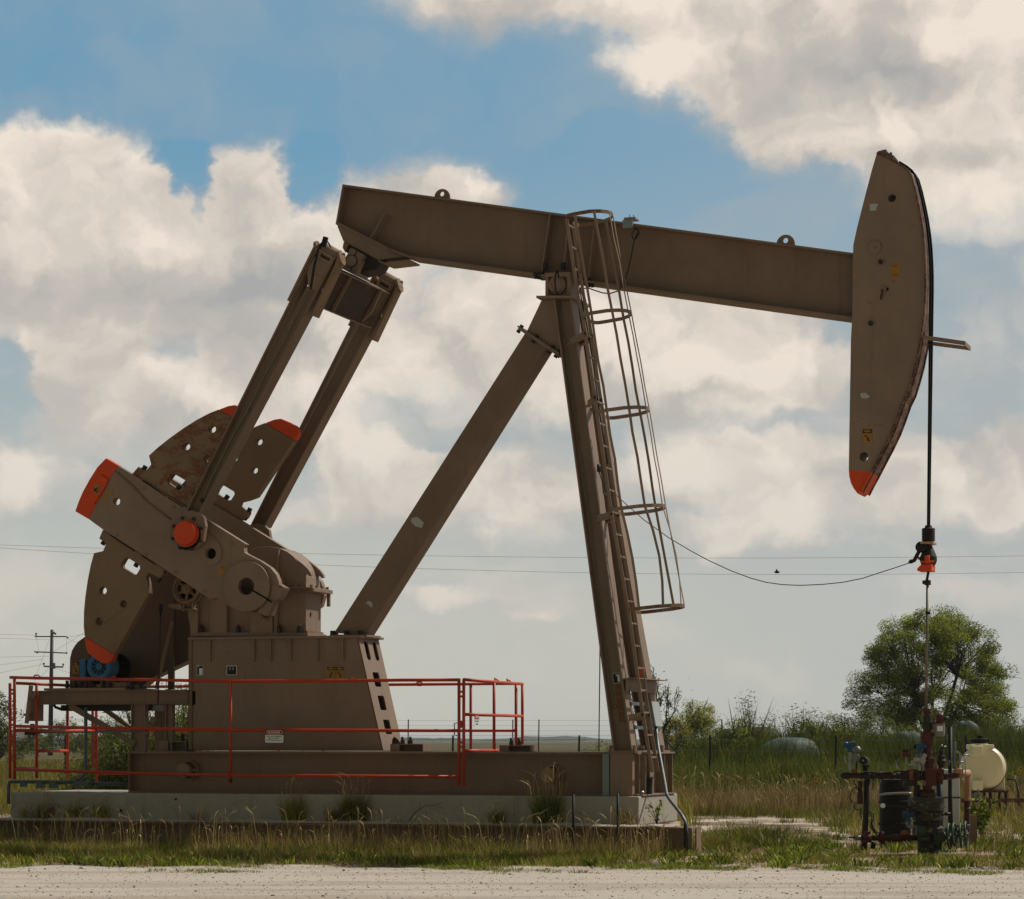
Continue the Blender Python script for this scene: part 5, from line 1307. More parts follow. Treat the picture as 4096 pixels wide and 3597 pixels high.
def fbm(x, y, s, seed=0):
    r = np.zeros_like(x)
    for k in range(4):
        f = s*2**k; r += (np.sin(x*f + 1.7*k + seed + 1.3*np.sin(y*f*.7 + seed)) * np.cos(y*f*1.1 + 2.1*k - seed + np.sin(x*f*.6)))/2**k
    return r/1.9
def blades(X, Y, Z, H, Wd, lean, colr, bend=.5, seed=0, la=None):
    """curved tapering grass blades: three levels each"""
    n = len(X); a = rng.uniform(0, 2*pi, n); fx, fy = np.cos(a), np.sin(a)            # blade width direction
    la = rng.uniform(0, 2*pi, n) if la is None else la; lx, ly = np.cos(la)*lean*H, np.sin(la)*lean*H
    co = np.zeros((n, 5, 3), np.float32); tn = np.zeros((n, 5, 3), np.float32)
    for k, (h, w, l) in enumerate(((0, 1, 0), (0, -1, 0), (.55, .8, .35), (.55, -.8, .35), (1, 0, 1))):
        hh = h if k < 4 else 1 - .25*np.minimum(lean, 1)*bend
        co[:, k, 0] = X + fx*Wd*w/2 + lx*l; co[:, k, 1] = Y + fy*Wd*w/2 + ly*l; co[:, k, 2] = Z + H*hh
        tn[:, k, :] = colr
    b = (np.arange(n)*5)[:, None]
    q = b + np.array([[0, 1, 3, 2]]); t = b + np.array([[2, 3, 4]])
    return co.reshape(-1, 3), q, t, tn.reshape(-1, 3)
def heads(X, Y, Z, H, lean_dir, colr, size=.05):
    """feathery seed heads on thin stalks"""
    n = len(X); ll = H*rng.uniform(.05, .50, n); lx, ly = np.cos(lean_dir)*ll, np.sin(lean_dir)*ll
    a = rng.uniform(0, 2*pi, n); fx, fy = np.cos(a), np.sin(a); w = .0035
    co = np.zeros((n, 9, 3), np.float32); tn = np.zeros((n, 9, 3), np.float32)
    P_ = [(0,1,0,w),(0,-1,0,w),(.85,1,.5,w*.7),(.85,-1,.5,w*.7),(.92,1,.7,.006),(.92,-1,.7,.006),(.98,1,1.1,.005),(.98,-1,1.1,.005),(1.0,0,1.45,0)]
    for k, (h, s_, l, ww) in enumerate(P_):
        co[:, k, 0] = X + fx*ww*s_ + lx*l; co[:, k, 1] = Y + fy*ww*s_ + ly*l; co[:, k, 2] = Z + H*h; tn[:, k, :] = colr
    b = (np.arange(n)*9)[:, None]
    q = np.concatenate([b + np.array([[0,1,3,2]]), b + np.array([[2,3,5,4]]), b + np.array([[4,5,7,6]])]); t = b + np.array([[6,7,8]])
    return co.reshape(-1, 3), q, t, tn.reshape(-1, 3)
def join(parts):
    o = 0; C, Q, T, N_ = [], [], [], []
    for c, q, t, tn in parts: C.append(c); Q.append(q + o); T.append(t + o); N_.append(tn); o += len(c)
    return np.concatenate(C), np.concatenate(Q), np.concatenate(T), np.concatenate(N_)
PAL = dict(straw=(.48,.36,.18), straw2=(.35,.25,.105), brown=(.16,.095,.042), olive=(.20,.185,.034), green=(.15,.20,.024), bright=(.40,.43,.042), dark=(.055,.075,.014), yel=(.38,.32,.06))
def colours(n, mixp, var=.25):
    names = list(mixp); p = np.array([mixp[k] for k in names], float); p /= p.sum()
    base = np.array([PAL[k] for k in names]); i = rng.choice(len(names), n, p=p)
    return base[i] * rng.uniform(1-var, 1+var, (n, 1))
# footprint of the machine's base: no blades inside
WX = (3706-U0)/FL*34.25
def inside_base(X, Y):
    s = X*CT - (Y-Y0)*ST; t = X*ST + (Y-Y0)*CT
    near_well = ((X-WX)/1.1)**2 + ((Y-33.9)/.75)**2 < 1
    return ((s < FS1 + .05) & (s > FS0) & (t > -1.43) & (t < 1.25)) | ((s <= FS0) & (s > -12.4) & (t > -1.43) & (t < -.85)) | near_well
def scatter(n, x0, x1, y0, y1):
    # x range widens with distance like the view
    Y = rng.uniform(y0, y1, n); w = Y*.215 + 2.5
    X = rng.uniform(-1, 1, n)*w
    if x0 is not None: m = (X > x0) & (X < x1); X, Y = X[m], Y[m]
    return X, Y

def clumps(cx, cy, nb, rad, H, pal_i, pals, wd=(.004, .009), out=1.0, hvar=.5):
    """tufts: nb blades round each centre, leaning outwards; pal_i picks each tuft's palette"""
    n = np.maximum((nb*rng.uniform(.5, 1.5, len(cx))).astype(int), 1); k = np.repeat(np.arange(len(cx)), n); N = len(k)
    a = rng.uniform(0, 2*pi, N); r_ = np.sqrt(rng.random(N))*np.broadcast_to(rad, len(cx))[k]; X = cx[k] + r_*np.cos(a); Y = cy[k] + r_*np.sin(a)
    C = np.zeros((N, 3)); pi_ = pal_i[k]
    for j, p_ in enumerate(pals):
        m = pi_ == j
        if m.any(): C[m] = colours(int(m.sum()), p_, .22)
    C *= rng.uniform(.75, 1.25, len(cx))[k][:, None]
    h = H[k]*(1 - hvar*rng.random(N)**.8); lean = out*(.15 + .9*r_/np.broadcast_to(rad, len(cx))[k])*rng.uniform(.4, 1.1, N)
    ok = ~inside_base(X, Y); X, Y, h, lean, a, C = X[ok], Y[ok], h[ok], lean[ok], a[ok], C[ok]
    return blades(X, Y, 0*X, h, rng.uniform(*wd, len(X)), lean, C, la=a + rng.normal(0, .5, len(X)))
GREEN = dict(green=4, bright=1.3, olive=1.2); DRY = dict(straw=2, straw2=2.5, yel=1.5, brown=1.2); OLIVE = dict(olive=3, yel=2, green=1.2, straw2=1); DARK = dict(dark=3, green=2.2, olive=1)
def verge():
    parts = []; tb_ = np.linspace(-14, 14, 600); ed = np.array([road_edge(x) for x in tb_])
    # left and middle: between the road and the long beam
    X, Y = scatter(26000, None, None, 28.0, 38.5); re = np.interp(X, tb_, ed); d = Y - re; bt = X*ST + (Y-Y0)*CT; tb = -1.43 - bt; s_ = X*CT - (Y-Y0)*ST
    f1 = fbm(X, Y, 1.1, 3); f2 = fbm(X, Y, 3.6, 5); left = s_ < FS1 + .7
    dens = np.clip(.36 + .5*f1 + .35*f2, .02, 1)*np.clip((d + .15)/.6, 0, 1)
    dens = np.where(left, dens*np.where(tb < .5, .62, 1.0), dens*np.where(d > 1.3, .16 + .6*np.clip(f2, 0, 1), .85))
    m = (rng.random(len(X)) < dens) & (d > -.1); X, Y, d, tb, f1, f2, left = X[m], Y[m], d[m], tb[m], f1[m], f2[m], left[m]
    low = np.clip(1.4 - d, 0, 1)                                   # low and green next to the road
    H = np.where(left, .12 + .16*rng.random(len(X)) + .12*np.clip(f1, -.5, 1), .07 + .09*rng.random(len(X)))*(1 - .45*low)
    g = rng.random(len(X)); pi_ = np.where(g < .25 + .55*low + .15*f2, 0, np.where(g < .75, 2, 1))
    parts.append(clumps(X, Y, 17, .07 + .05*rng.random(len(X)), H, pi_, [GREEN, DRY, OLIVE], wd=(.004, .009), out=1.0))
    # sprigs creeping onto the gravel
    X = rng.uniform(-7.5, 7.5, 1500); Y = np.interp(X, tb_, ed) - rng.random(1500)**1.6*1.5; m = fbm(X, Y*.8, 1.5, 7) > .16; X, Y = X[m], Y[m]
    parts.append(clumps(X, Y, 22, .10, .03 + .05*rng.random(len(X)), np.zeros(len(X), int), [GREEN], out=1.6))
    # flattened dead grass and low broad weeds
    X, Y = scatter(5200, None, None, 29.5, 37.5); re = np.interp(X, tb_, ed); m = (Y - re > .3) & (fbm(X, Y, 2.2, 12) > -.1); X, Y = X[m], Y[m]
    parts.append(clumps(X, Y, 16, .14, .03 + .05*rng.random(len(X)), rng.integers(0, 2, len(X)), [dict(straw=2, straw2=2, brown=3), dict(brown=3, straw2=2, olive=1)], wd=(.004, .009), out=3.0))
    X, Y = scatter(900, None, None, 29.5, 37.5); re = np.interp(X, tb_, ed); m = (Y - re > .1); X, Y = X[m], Y[m]
    parts.append(clumps(X, Y, 20, .10, .08 + .10*rng.random(len(X)), np.zeros(len(X), int), [dict(green=3, dark=1, bright=1)], wd=(.016, .030), out=1.3))
    # thin taller grass along the beam, with seed heads
    s = rng.uniform(-9.5, FS1+.6, 900); t = -1.5 - rng.random(900)**1.5*.9; k = fbm(s, t, 1.3, 4) > -.15; s, t = s[k], t[k]; X = s*CT + t*ST; Y = Y0 - s*ST + t*CT
    parts.append(clumps(X, Y, 11, .06, .20 + .26*rng.random(len(X)), rng.integers(0, 3, len(X)), [DRY, OLIVE, DRY], wd=(.003, .006), out=.8))
    n = 1500; s = rng.uniform(-9.5, FS1+.6, n); t = -1.45 - rng.random(n)**1.3*1.8; keep = fbm(s, t, 1.6, 4) > -.2; s, t = s[keep], t[keep]
    X = s*CT + t*ST; Y = Y0 - s*ST + t*CT; H = .22 + .42*rng.random(len(X))**1.5
    parts.append(heads(X, Y, np.zeros_like(X), H, rng.uniform(0, 2*pi, len(X)), colours(len(X), dict(straw=3, straw2=2, yel=1, brown=1))))
    np_mesh('verge_grass', *[j for j in join(parts)][:3], join_tint(parts), M['grass'], label='rough green and straw grass between the gravel road and the steel beam', cat='grass')
def join_tint(parts): return np.concatenate([p[3] for p in parts])
verge()

def tuft(name, s, t, z, hh, n, pal, label, group='grass tufts growing against the concrete block', spread=.10):
    m = n; a = rng.uniform(0, 2*pi, m); r = spread*np.sqrt(rng.random(m)); X0 = r*np.cos(a); Yl = r*np.sin(a)*.5
    H = hh*rng.uniform(.45, 1.0, m); C = colours(m, pal)
    p = [blades(X0, Yl, np.zeros(m), H, rng.uniform(.004, .008, m), rng.uniform(.1, .75, m), C)]
    q = max(3, n//14); p.append(heads(rng.uniform(-spread, spread, q), np.zeros(q), np.zeros(q), hh*rng.uniform(.9, 1.5, q), rng.uniform(0, 2*pi, q), colours(q, dict(straw=1, straw2=1))))
    c, qd, tr, tn = join(p); o = np_mesh(name, c, qd, tr, tn, M['grass'], kind=None, label=label, cat='grass tuft'); o['group'] = group
    w = m2w((s, t, z)); o.location = w; return o
def tufts():
    z = FZ0 + .03; L_ = [  # F column, height, blades, palette, label
        (92, .20, 90, dict(straw=2,olive=2), 'straw-coloured grass tuft against the far left end of the concrete'),
        (170, .30, 160, dict(brown=3,straw=1,olive=1), 'brownish grass tuft against the concrete near its left end'),
        (285, .27, 170, dict(olive=3,yel=2,brown=1), 'olive grass tuft at the concrete, second of the three on the left'),
        (392, .27, 170, dict(olive=3,yel=3), 'yellow-green grass tuft just left of the drain hole in the concrete'),
        (775, .14, 50, dict(straw=2,brown=2), 'tiny dry tuft against the concrete below the pedestal'),
        (1165, .42, 230, dict(green=3,olive=3,yel=1), 'green grass tuft at the concrete below the danger sign'),
        (1330, .22, 150, dict(olive=2,brown=1), 'low olive tuft left of the big dark clump at the concrete'),
        (1410, .46, 420, dict(dark=2,green=2,olive=2,brown=2), 'big dark grass clump against the rust-stained concrete'),
        (1985, .22, 160, dict(olive=2,green=1), 'low tuft against the concrete between railing end and stakes'),
        (2185, .55, 420, dict(green=3,dark=3,olive=1), 'tall green grass clump left of the first black stake'),
        (2500, .22, 120, dict(olive=2,straw=1), 'small tuft at the concrete corner right of the second stake')]
    for u, h, n, pal, lab in L_:
        p = LP(u, 3290, -1.2); tuft('grass_tuft', p.x, -1.14, z, h, n, pal, lab, spread=.07 + h*.25)
    # bushy weed on the beam at the right end
    p = LP(2655, 3290, -.9); leafy('leafy_weed', m2w((p.x, -1.25, z)), .33, .26, 60, 'small leafy green weed at the right-hand end of the concrete')
    # dead twig
    b = LP(1622, 3298, -1.2); mb = MB()
    pts = LS('h', -1.15, 1035,1445, 1080,1385, 1140,1345, 1200,1340, 1255,1335); mb.tube(pts, [.008,.006,.004,.003,.002], 5)
    mb.tube(LS('h', -1.15, 1105,1365, 1110,1335, 1108,1322), .003, 4); mb.tube(LS('h', -1.15, 1200,1340, 1235,1325, 1262,1318), .002, 4); mb.tube(LS('h', -1.15, 1180,1342, 1230,1355, 1270,1358), .002, 4)
    tw = mframe(mb.build('dead_twig', M['darkiron'])); tag(tw, 'bare dark twig leaning against the concrete, right of the big dark clump', 'twig')
def leafquads(Pc, size, colr, aspect=2.2, droop=.0):
    """leaf cards: centre points -> folded little quads in random directions"""
    n = len(Pc); a = rng.normal(size=(n, 3)); a[:, 2] = a[:, 2]*.6 - droop; a /= np.linalg.norm(a, axis=1)[:, None]
    b = rng.normal(size=(n, 3)); b -= a*(a*b).sum(1)[:, None]; b /= np.linalg.norm(b, axis=1)[:, None]
    s = size*rng.uniform(.6, 1.3, (n, 1)); L_ = a*s; W_ = b*s/aspect
    co = np.stack([Pc - L_*.5, Pc + W_*.5, Pc + L_*.5, Pc - W_*.5], 1).reshape(-1, 3)
    q = (np.arange(n)*4)[:, None] + np.array([[0, 1, 2, 3]])
    return co, q, np.zeros((0, 3), np.int32), np.repeat(colr, 4, 0)
def leafy(name, loc, h, w, n, label, pal=dict(green=3, bright=1, dark=1), size=.055, cat='weed', group=None, stems=7):
    o = bpy.data.objects.new(name, None); col.objects.link(o); o.location = loc; tag(o, label, cat, group)
    mb = MB(); pts = []
    for k in range(stems):
        a = random.uniform(0, 2*pi); r = w*random.uniform(.3, 1)*.8; top = Vector((cos(a)*r, sin(a)*r*.6, h*random.uniform(.6, 1)))
        ps = [Vector((0,0,0)), top*.5 + Vector((0,0,h*.08)), top]; mb.tube(ps, [.006*h/.3, .004*h/.3, .002], 5)
        for j in range(n//stems + 1):
            f = random.uniform(.25, 1.05); q = ps[0].lerp(ps[1], f*2) if f < .5 else ps[1].lerp(ps[2], f*2-1)
            pts.append(q + Vector((random.gauss(0, w*.08), random.gauss(0, w*.08), random.gauss(0, h*.03))))
    mb.build('stem', M['bark'], o)
    pts = np.array([tuple(p) for p in pts]); c, q, t, tn = leafquads(pts, size, colours(len(pts), pal), 2.0)
    np_mesh('leaves', c, q, t, tn, M['leaf'], parent=o); return o
tufts()

# ---------------------------------------------------------------- field, weeds and dry grass
def fields():
    def mk(name, label, sets, cat='grass'):
        c, q, t, tn = join(sets); np_mesh(name, c, q, t, tn, M['grass'], label=label, cat=cat)
    # pad to the right: green tufts in rows between pale bare strips
    X, Y = scatter(9000, 1.9, 99, 33, 50); f = fbm(X*.8, Y*1.5, 1.4, 2); f2 = fbm(X, Y, 4, 1)
    dens = np.clip(.05 + 1.0*f + .4*f2, 0, .8); bx = np.exp(-((X-3.5)/.8)**2 - ((Y-38)/1.6)**2); dens = np.clip(dens + bx, 0, .95)
    bare = (Y > 45.5) & (X < 4.9); dens = np.where(bare, dens*.1, dens); dens = np.where((Y > 38) & (Y < 46) & (X < 5), dens*.8, dens)
    m = rng.random(len(X)) < dens; X, Y, bx, f2 = X[m], Y[m], bx[m], f2[m]
    H = .07 + .13*rng.random(len(X)) + bx*.28; g = rng.random(len(X)); pi_ = np.where(g < .6, 0, np.where(g < .8, 1, 2))
    mk('pad_grass', 'short weedy grass on the pale dirt around the wellhead', [clumps(X, Y, 26, .12, H, pi_, [DARK, GREEN, DRY], wd=(.005, .011), out=1.0)])
    # dry tall grass right, green at its foot
    X, Y = scatter(9500, 1.6, 99, 50, 67); f = fbm(X, Y, .9, 7); f2 = fbm(X, Y, 2.8, 3); m = rng.random(len(X)) < np.clip(.62 + .6*f, .1, 1); X, Y, f, f2 = X[m], Y[m], f[m], f2[m]
    H = (.30 + .30*rng.random(len(X)))*(1 + .5*f2)*np.where(Y < 52, .6, 1); g = f2*.45 + rng.random(len(X)) + (Y-58)*.045
    pi_ = np.where(Y < 52.0, 2, np.where(g > 1.08, 0, np.where(g > .78, 3, 1)))
    hx, hy = scatter(5200, 1.6, 99, 50, 64)
    mk('dry_grass', 'tall brown seeding grass behind the wellhead on the right', [clumps(X, Y, 26, .16, H, pi_, [DARK, dict(straw2=3, brown=2, straw=1.6), dict(olive=2, green=2, brown=1.5), dict(olive=2.5, brown=2, yel=1)], wd=(.006, .013), out=.75),
        heads(hx, hy, 0*hx, rng.uniform(.3, .8, len(hx))*(1+.35*fbm(hx, hy, .9, 2)), rng.uniform(0, 2*pi, len(hx)), colours(len(hx), dict(straw=2, straw2=2, brown=1)))])
    # grass near the wellhead and tank
    X, Y = scatter(3600, 5.3, 99, 36.0, 49); m = rng.random(len(X)) < np.clip(.5 + .7*fbm(X, Y, 1.3, 3), .06, 1)*np.clip((Y-35.3)/2, 0, 1); X, Y = X[m], Y[m]; g = rng.random(len(X))
    mk('weedy_grass', 'dense green and brown grass around the water tank at right', [clumps(X, Y, 28, .14, (.16 + .28*rng.random(len(X)))*np.where((Y > 41) & (X > 6.5), 1.35, 1), np.where(g < .4, 0, np.where(g < .7, 1, 2)), [DARK, DRY, OLIVE], wd=(.005, .011), out=.9)])
    # green weed band right
    X, Y = scatter(12000, .6, 99, 65, 86); f = fbm(X, Y, .7, 4); f2 = fbm(X, Y, 2.1, 9); m = rng.random(len(X)) < np.clip(.7 + .5*f, .15, 1); X, Y, f, f2 = X[m], Y[m], f[m], f2[m]
    H = (.95 + .45*rng.random(len(X)))*np.clip(.72 + (Y-65)*.022, .7, 1.2)*(1 + .22*f2); H = np.where(X < 4.5, H*np.clip(.72 + .06*X, .6, 1), H); g = rng.random(len(X)) + .4*f
    mk('tall_weeds', 'band of tall green weeds beyond the dry grass on the right', [clumps(X, Y, 24, .24, H, np.where(g < .35, 1, np.where(g < .8, 0, 2)), [dict(green=3, olive=2, bright=.8), DARK, dict(olive=3, yel=1, brown=1)], wd=(.010, .022), out=.55)])
    # dark weed thicket under the heaps
    X, Y = scatter(150000, 4.9, 99, 76, 92); g = fbm(X, Y*.6, .8, 6) + .5*fbm(X, Y, 2.4, 2); m = (rng.random(len(X)) < np.clip(.35 + g, .04, 1)); X, Y, g = X[m], Y[m], g[m]
    H = (1.25 + .75*rng.random(len(X))**1.3)*(1 + .22*np.clip(g, -.6, 1))*np.clip(.62 + (X-4.9)*.10, .62, 1)
    mk('weed_thicket', 'dark leafy weed thicket between the covered heaps', [blades(X, Y, 0*X, H, rng.uniform(.015, .03, len(X)), rng.uniform(.05, .4, len(X)), colours(len(X), dict(dark=4, green=3, olive=1.5, brown=.8)))])
    # left and middle: yellow-olive field
    X, Y = scatter(260000, -99, 3.0, 41, 150); m = rng.random(len(X)) < np.clip(.8 + .4*fbm(X, Y, .5, 1), .3, 1); X, Y = X[m], Y[m]
    H = (.35 + .40*rng.random(len(X))) * np.clip(1.1 - (Y-40)*.004, .7, 1.1)
    C = colours(len(X), dict(olive=3, yel=2.4, straw2=1.6, green=1, brown=.5))
    mk('field_grass', 'yellow-green field grass behind the machine on the left', [blades(X, Y, 0*X, H, rng.uniform(.008, .02, len(X))*np.clip(Y/60, 1, 2.2), rng.uniform(.05, .5, len(X)), C)])
    X, Y = scatter(5200, -99, -5.6, 35.2, 47); m = (rng.random(len(X)) < .8) & ((Y > 39.5) | (X < -7.1)); X, Y = X[m], Y[m]; g = rng.random(len(X))
    mk('left_grass', 'tall straw grass at the left edge beside the concrete end', [clumps(X, Y, 22, .12, .35 + .40*rng.random(len(X)), np.where(g < .4, 0, np.where(g < .8, 1, 2)), [OLIVE, DRY, GREEN], wd=(.005, .010), out=.6)])
fields()
# loose stones on the road
def stones():
    n = 5200; Y = rng.uniform(22.5, 33, n); X = rng.uniform(-1, 1, n)*(Y*.2 + 1); re = np.array([road_edge(x) for x in X]); m = Y < re + 1.2; X, Y, re = X[m], Y[m], re[m]
    n = len(X); s = rng.uniform(.004, .011, n) * (1 + (rng.random(n) < .05)*1.3); s = np.where(Y > re - .8, s*1.5, s)
    base = np.array([(1,0,-.2),(-.5,.87,-.2),(-.5,-.87,-.2),(.3,.6,.6),(-.7,0,.55),(.4,-.6,.6)])
    F_ = np.array([(0,3,5),(0,1,3),(1,4,3),(1,2,4),(2,5,4),(2,0,5),(3,4,5),(0,2,1)])
    a = rng.uniform(0, 2*pi, n); c, s_ = np.cos(a), np.sin(a)
    b = base[None]*s[:, None, None]*rng.uniform(.6, 1.4, (n, 6, 3))
    co = np.stack([b[..., 0]*c[:, None] - b[..., 1]*s_[:, None] + X[:, None], b[..., 0]*s_[:, None] + b[..., 1]*c[:, None] + Y[:, None], b[..., 2]*.8 + .008], -1).reshape(-1, 3)
    t = ((np.arange(n)*6)[:, None, None] + F_[None]).reshape(-1, 3)
    pal = np.array([(.46,.40,.34),(.32,.27,.22),(.58,.53,.47),(.22,.18,.15)]); cl = pal[rng.choice(4, n, p=[.4,.3,.2,.1])]
    white = (Y > re - .7) & (rng.random(n) < .6); cl = np.where(white[:, None], np.array([[.58,.55,.50]]), cl)
    np_mesh('loose_stones', co, np.zeros((0, 4), np.int32), t, np.repeat(cl, 6, 0), M['stone'], label='loose stones scattered over the gravel road and its edge', cat='stones')
stones()

# ================================================================= TREES AND SHRUBS
def grow(base, height, spread, levels, seed, up=.35, split=3, r0=.12, trunk=.3, gnarl=.2, first=None):
    """branching skeleton: returns tube list and twig end points"""
    R_ = random.Random(seed); tubes = []; tips = []
    def rec(p, d, L_, r, lv):
        pts = [p.copy()]; q = p.copy(); dd = d.copy(); k = 4
        for i in range(k):
            dd = (dd + Vector((R_.gauss(0, gnarl), R_.gauss(0, gnarl), R_.gauss(0, gnarl*.7) + up*.12))).normalized(); q = q + dd*(L_/k); pts.append(q.copy())
            if lv <= 1: tips.append(q.copy())
        tubes.append((pts, [r*(1-.45*i/k) for i in range(k+1)]))
        if lv <= 0: return
        for j in range(split if lv > 1 else split + 1):
            a = R_.uniform(0, 2*pi); tilt = R_.uniform(.35, .95)
            ax = dd.orthogonal().normalized(); ax.rotate(Matrix.Rotation(a, 3, dd)); nd = (dd*cos(tilt) + ax*sin(tilt)); nd.z += up*.25; nd = nd.normalized()
            st_ = pts[-1] if j < 2 else pts[R_.choice([2, 3])]
            rec(st_, nd, L_*R_.uniform(.58, .82), r*.6, lv-1)
    tr = trunk*height
    d0 = first or Vector((0, 0, 1))
    pts = [Vector(base), Vector(base) + d0*tr*.5, Vector(base) + d0*tr]; tubes.append((pts, [r0*1.2, r0, r0*.85]))
    for j in range(split + 2):
        a = 2*pi*j/(split+2) + R_.uniform(-.4, .4); dv = Vector((cos(a)*spread, sin(a)*spread, R_.uniform(.35, 1.0))).normalized()
        rec(pts[-1] if j % 2 else pts[1].lerp(pts[2], .6), dv, height*.30, r0*.62, levels)
    return tubes, tips
def tree(name, loc, shape, label, cat='tree', group=None, seed=1, n_leaf=16000, leaf=.10, pal=dict(green=3, olive=2, dark=2), height=6, spread=1.0, levels=4, r0=.12, clump=.35, trunk=.28, gnarl=.18, ellip=None, aspect=2.4, split=3, cull=None, droop=0):
    o = bpy.data.objects.new(name, None); col.objects.link(o); o.location = loc; tag(o, label, cat, group)
    tubes, tips = grow((0,0,0), height, spread, levels, seed, r0=r0, trunk=trunk, gnarl=gnarl, split=split)
    tip = np.array([tuple(t) for t in tips])
    lo, hi = tip.min(0), tip.max(0); ex, ez = shape      # half width, height: fit the skeleton to the real outline
    sx = ex*2/(hi[0]-lo[0]); sz = ez/(hi[2]); cx = (hi[0]+lo[0])/2
    def T(p): return Vector(((p[0]-cx*min(1, p[2]/max(.3*hi[2], .1)))*sx, p[1]*sx*.9, p[2]*sz))
    mb = MB()
    for pts, rs in tubes: mb.tube([T(p) for p in pts], [max(r, .008) for r in rs], 5, False)
    mb.build('trunk', M['bark'], o)
    tip = np.array([tuple(T(t)) for t in tips])
    if cull is not None: tip = tip[cull(tip)]
    R_ = np.random.default_rng(seed); k = R_.integers(0, len(tip), n_leaf); dens = R_.random(len(tip))
    k = k[R_.random(n_leaf) < .25 + .75*dens[k]]
    Pc = tip[k] + R_.normal(size=(len(k), 3))*clump*np.array([1, 1, .62])
    Pc = Pc[Pc[:, 2] > .1]
    tone = (.72 + .56*dens[k[:len(Pc)]])[:, None]
    c, q, t, tn = leafquads(Pc, leaf, colours(len(Pc), pal, .3)*tone, aspect, droop); np_mesh('crown', c, q, t, tn, M['leaf'], parent=o)
    return o
def ground_at(u, Y): return Vector(((u-U0)/FL*Y, Y, 0))
def dome_tree(name, loc, hw, z0, z1, label, cat='tree', seed=1, n_cl=150, per=330, leaf=.085, csize=.42, pal=dict(green=3, olive=3, bright=1.2, dark=1.2), r0=.2, limbs=9, inner=.55, flat=.75):
    """trunk splitting low into limbs that curve out to leaf clusters filling a domed crown"""
    R_ = np.random.default_rng(seed); o = bpy.data.objects.new(name, None); col.objects.link(o); o.location = loc; tag(o, label, cat)
    H = z1 - z0; cz = z0 + H*.30; cl = []
    while len(cl) < n_cl:
        v = R_.normal(size=3); v /= np.linalg.norm(v); r = inner + (1-inner)*R_.random()**.6
        if v[2] < -.38: continue
        p = np.array([v[0]*hw*r, v[1]*hw*.8*r, cz + v[2]*(z1-cz if v[2] > 0 else (cz-z0)*2.2)*r])
        w = 1 + .16*sin(3*atan2(v[1], v[0]) + seed) + .10*sin(5*v[2]*3 + 4*v[0]); p[:2] *= w**.6
        if all(np.linalg.norm(p-q) > csize*.62 for q in cl) or R_.random() < .12: cl.append(p)
    cl = np.array(cl); mb = MB(); base = Vector((0,0,0)); fork = Vector((0, 0, z0*.9)); mb.tube([base, base.lerp(fork,.5)+Vector((.05,0,0)), fork], [r0*1.25, r0, r0*.9], 8, False)
    ang = np.arctan2(cl[:,1], cl[:,0]); el_ = cl[:,2]
    hubs = []
    for k in range(limbs):
        a = 2*pi*k/limbs + R_.uniform(-.3,.3); rr_ = hw*R_.uniform(.30,.50); h = z0 + H*R_.uniform(.18,.50) 
        hub = Vector((cos(a)*rr_, sin(a)*rr_*.8, h)); mid = fork.lerp(hub, .5) + Vector((R_.normal(0,.12), R_.normal(0,.1), R_.uniform(-.25,.1))); mb.tube([fork, mid, hub], [r0*.55, r0*.42, r0*.3], 6, False); hubs.append(hub)
    for c in cl:
        c = Vector(c); hb = min(hubs, key=lambda h: (h-c).length + R_.random()*.5)
        m1 = hb.lerp(c, .4) + Vector(R_.normal(0, .13, 3)); m2 = hb.lerp(c, .75) + Vector(R_.normal(0, .10, 3)); mb.tube([hb, m1, m2, c], [r0*.17, r0*.12, r0*.07, .008], 5, False)
        for j in range(5):
            e = c + Vector(R_.normal(0, csize*.55, 3)); mb.tube([m2, m2.lerp(e,.6) + Vector(R_.normal(0,.05,3)), e], [r0*.05, .010, .005], 4, False)
    mb.build('trunk', M['bark'], o)
    k = np.repeat(np.arange(len(cl)), (per*R_.uniform(.35, 1.3, len(cl))).astype(int)); n = len(k)
    off = R_.normal(size=(n, 3)); off /= np.linalg.norm(off, axis=1)[:, None]; off *= (R_.random(n)**.45)[:, None]*csize*R_.uniform(.7, 1.25, len(cl))[k][:, None]; off[:, 2] *= flat
    Pc = cl[k] + off + .05*fbm(off[:,0]*9, off[:,1]*9, 3.0)[:,None]
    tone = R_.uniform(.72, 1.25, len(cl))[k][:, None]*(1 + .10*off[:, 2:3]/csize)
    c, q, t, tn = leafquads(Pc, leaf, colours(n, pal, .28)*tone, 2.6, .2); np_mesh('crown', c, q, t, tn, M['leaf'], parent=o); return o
# big mesquite behind the wellhead
dome_tree('mesquite_tree', ground_at(3745, 110), 3.35, 1.3, 7.15, 'large round green mesquite tree behind the wellhead', seed=5, n_cl=230, per=640, r0=.20, csize=.50, leaf=.09, pal=dict(green=4, olive=1.6, bright=3.4, dark=.6))
dome_tree('shrub', ground_at(3490, 100), 1.05, .3, 2.9, 'dense dark shrub at the left foot of the big mesquite', 'shrub', seed=9, n_cl=40, per=220, leaf=.08, csize=.36, r0=.05, limbs=6, inner=.3, pal=dict(green=3, olive=2, dark=3))
dome_tree('shrub', ground_at(3640, 98), 1.2, .3, 2.2, 'low dark shrub directly behind the wellhead stuffing box', 'shrub', seed=19, n_cl=36, per=200, leaf=.08, csize=.36, r0=.05, limbs=6, inner=.3, pal=dict(green=3, olive=2, dark=2))
dome_tree('shrub', ground_at(4000, 112), 1.2, .4, 2.6, 'light green shrub at the right edge below the mesquite', 'shrub', seed=29, n_cl=36, per=200, leaf=.08, csize=.36, r0=.05, limbs=6, inner=.3, pal=dict(green=3, olive=2, bright=2))
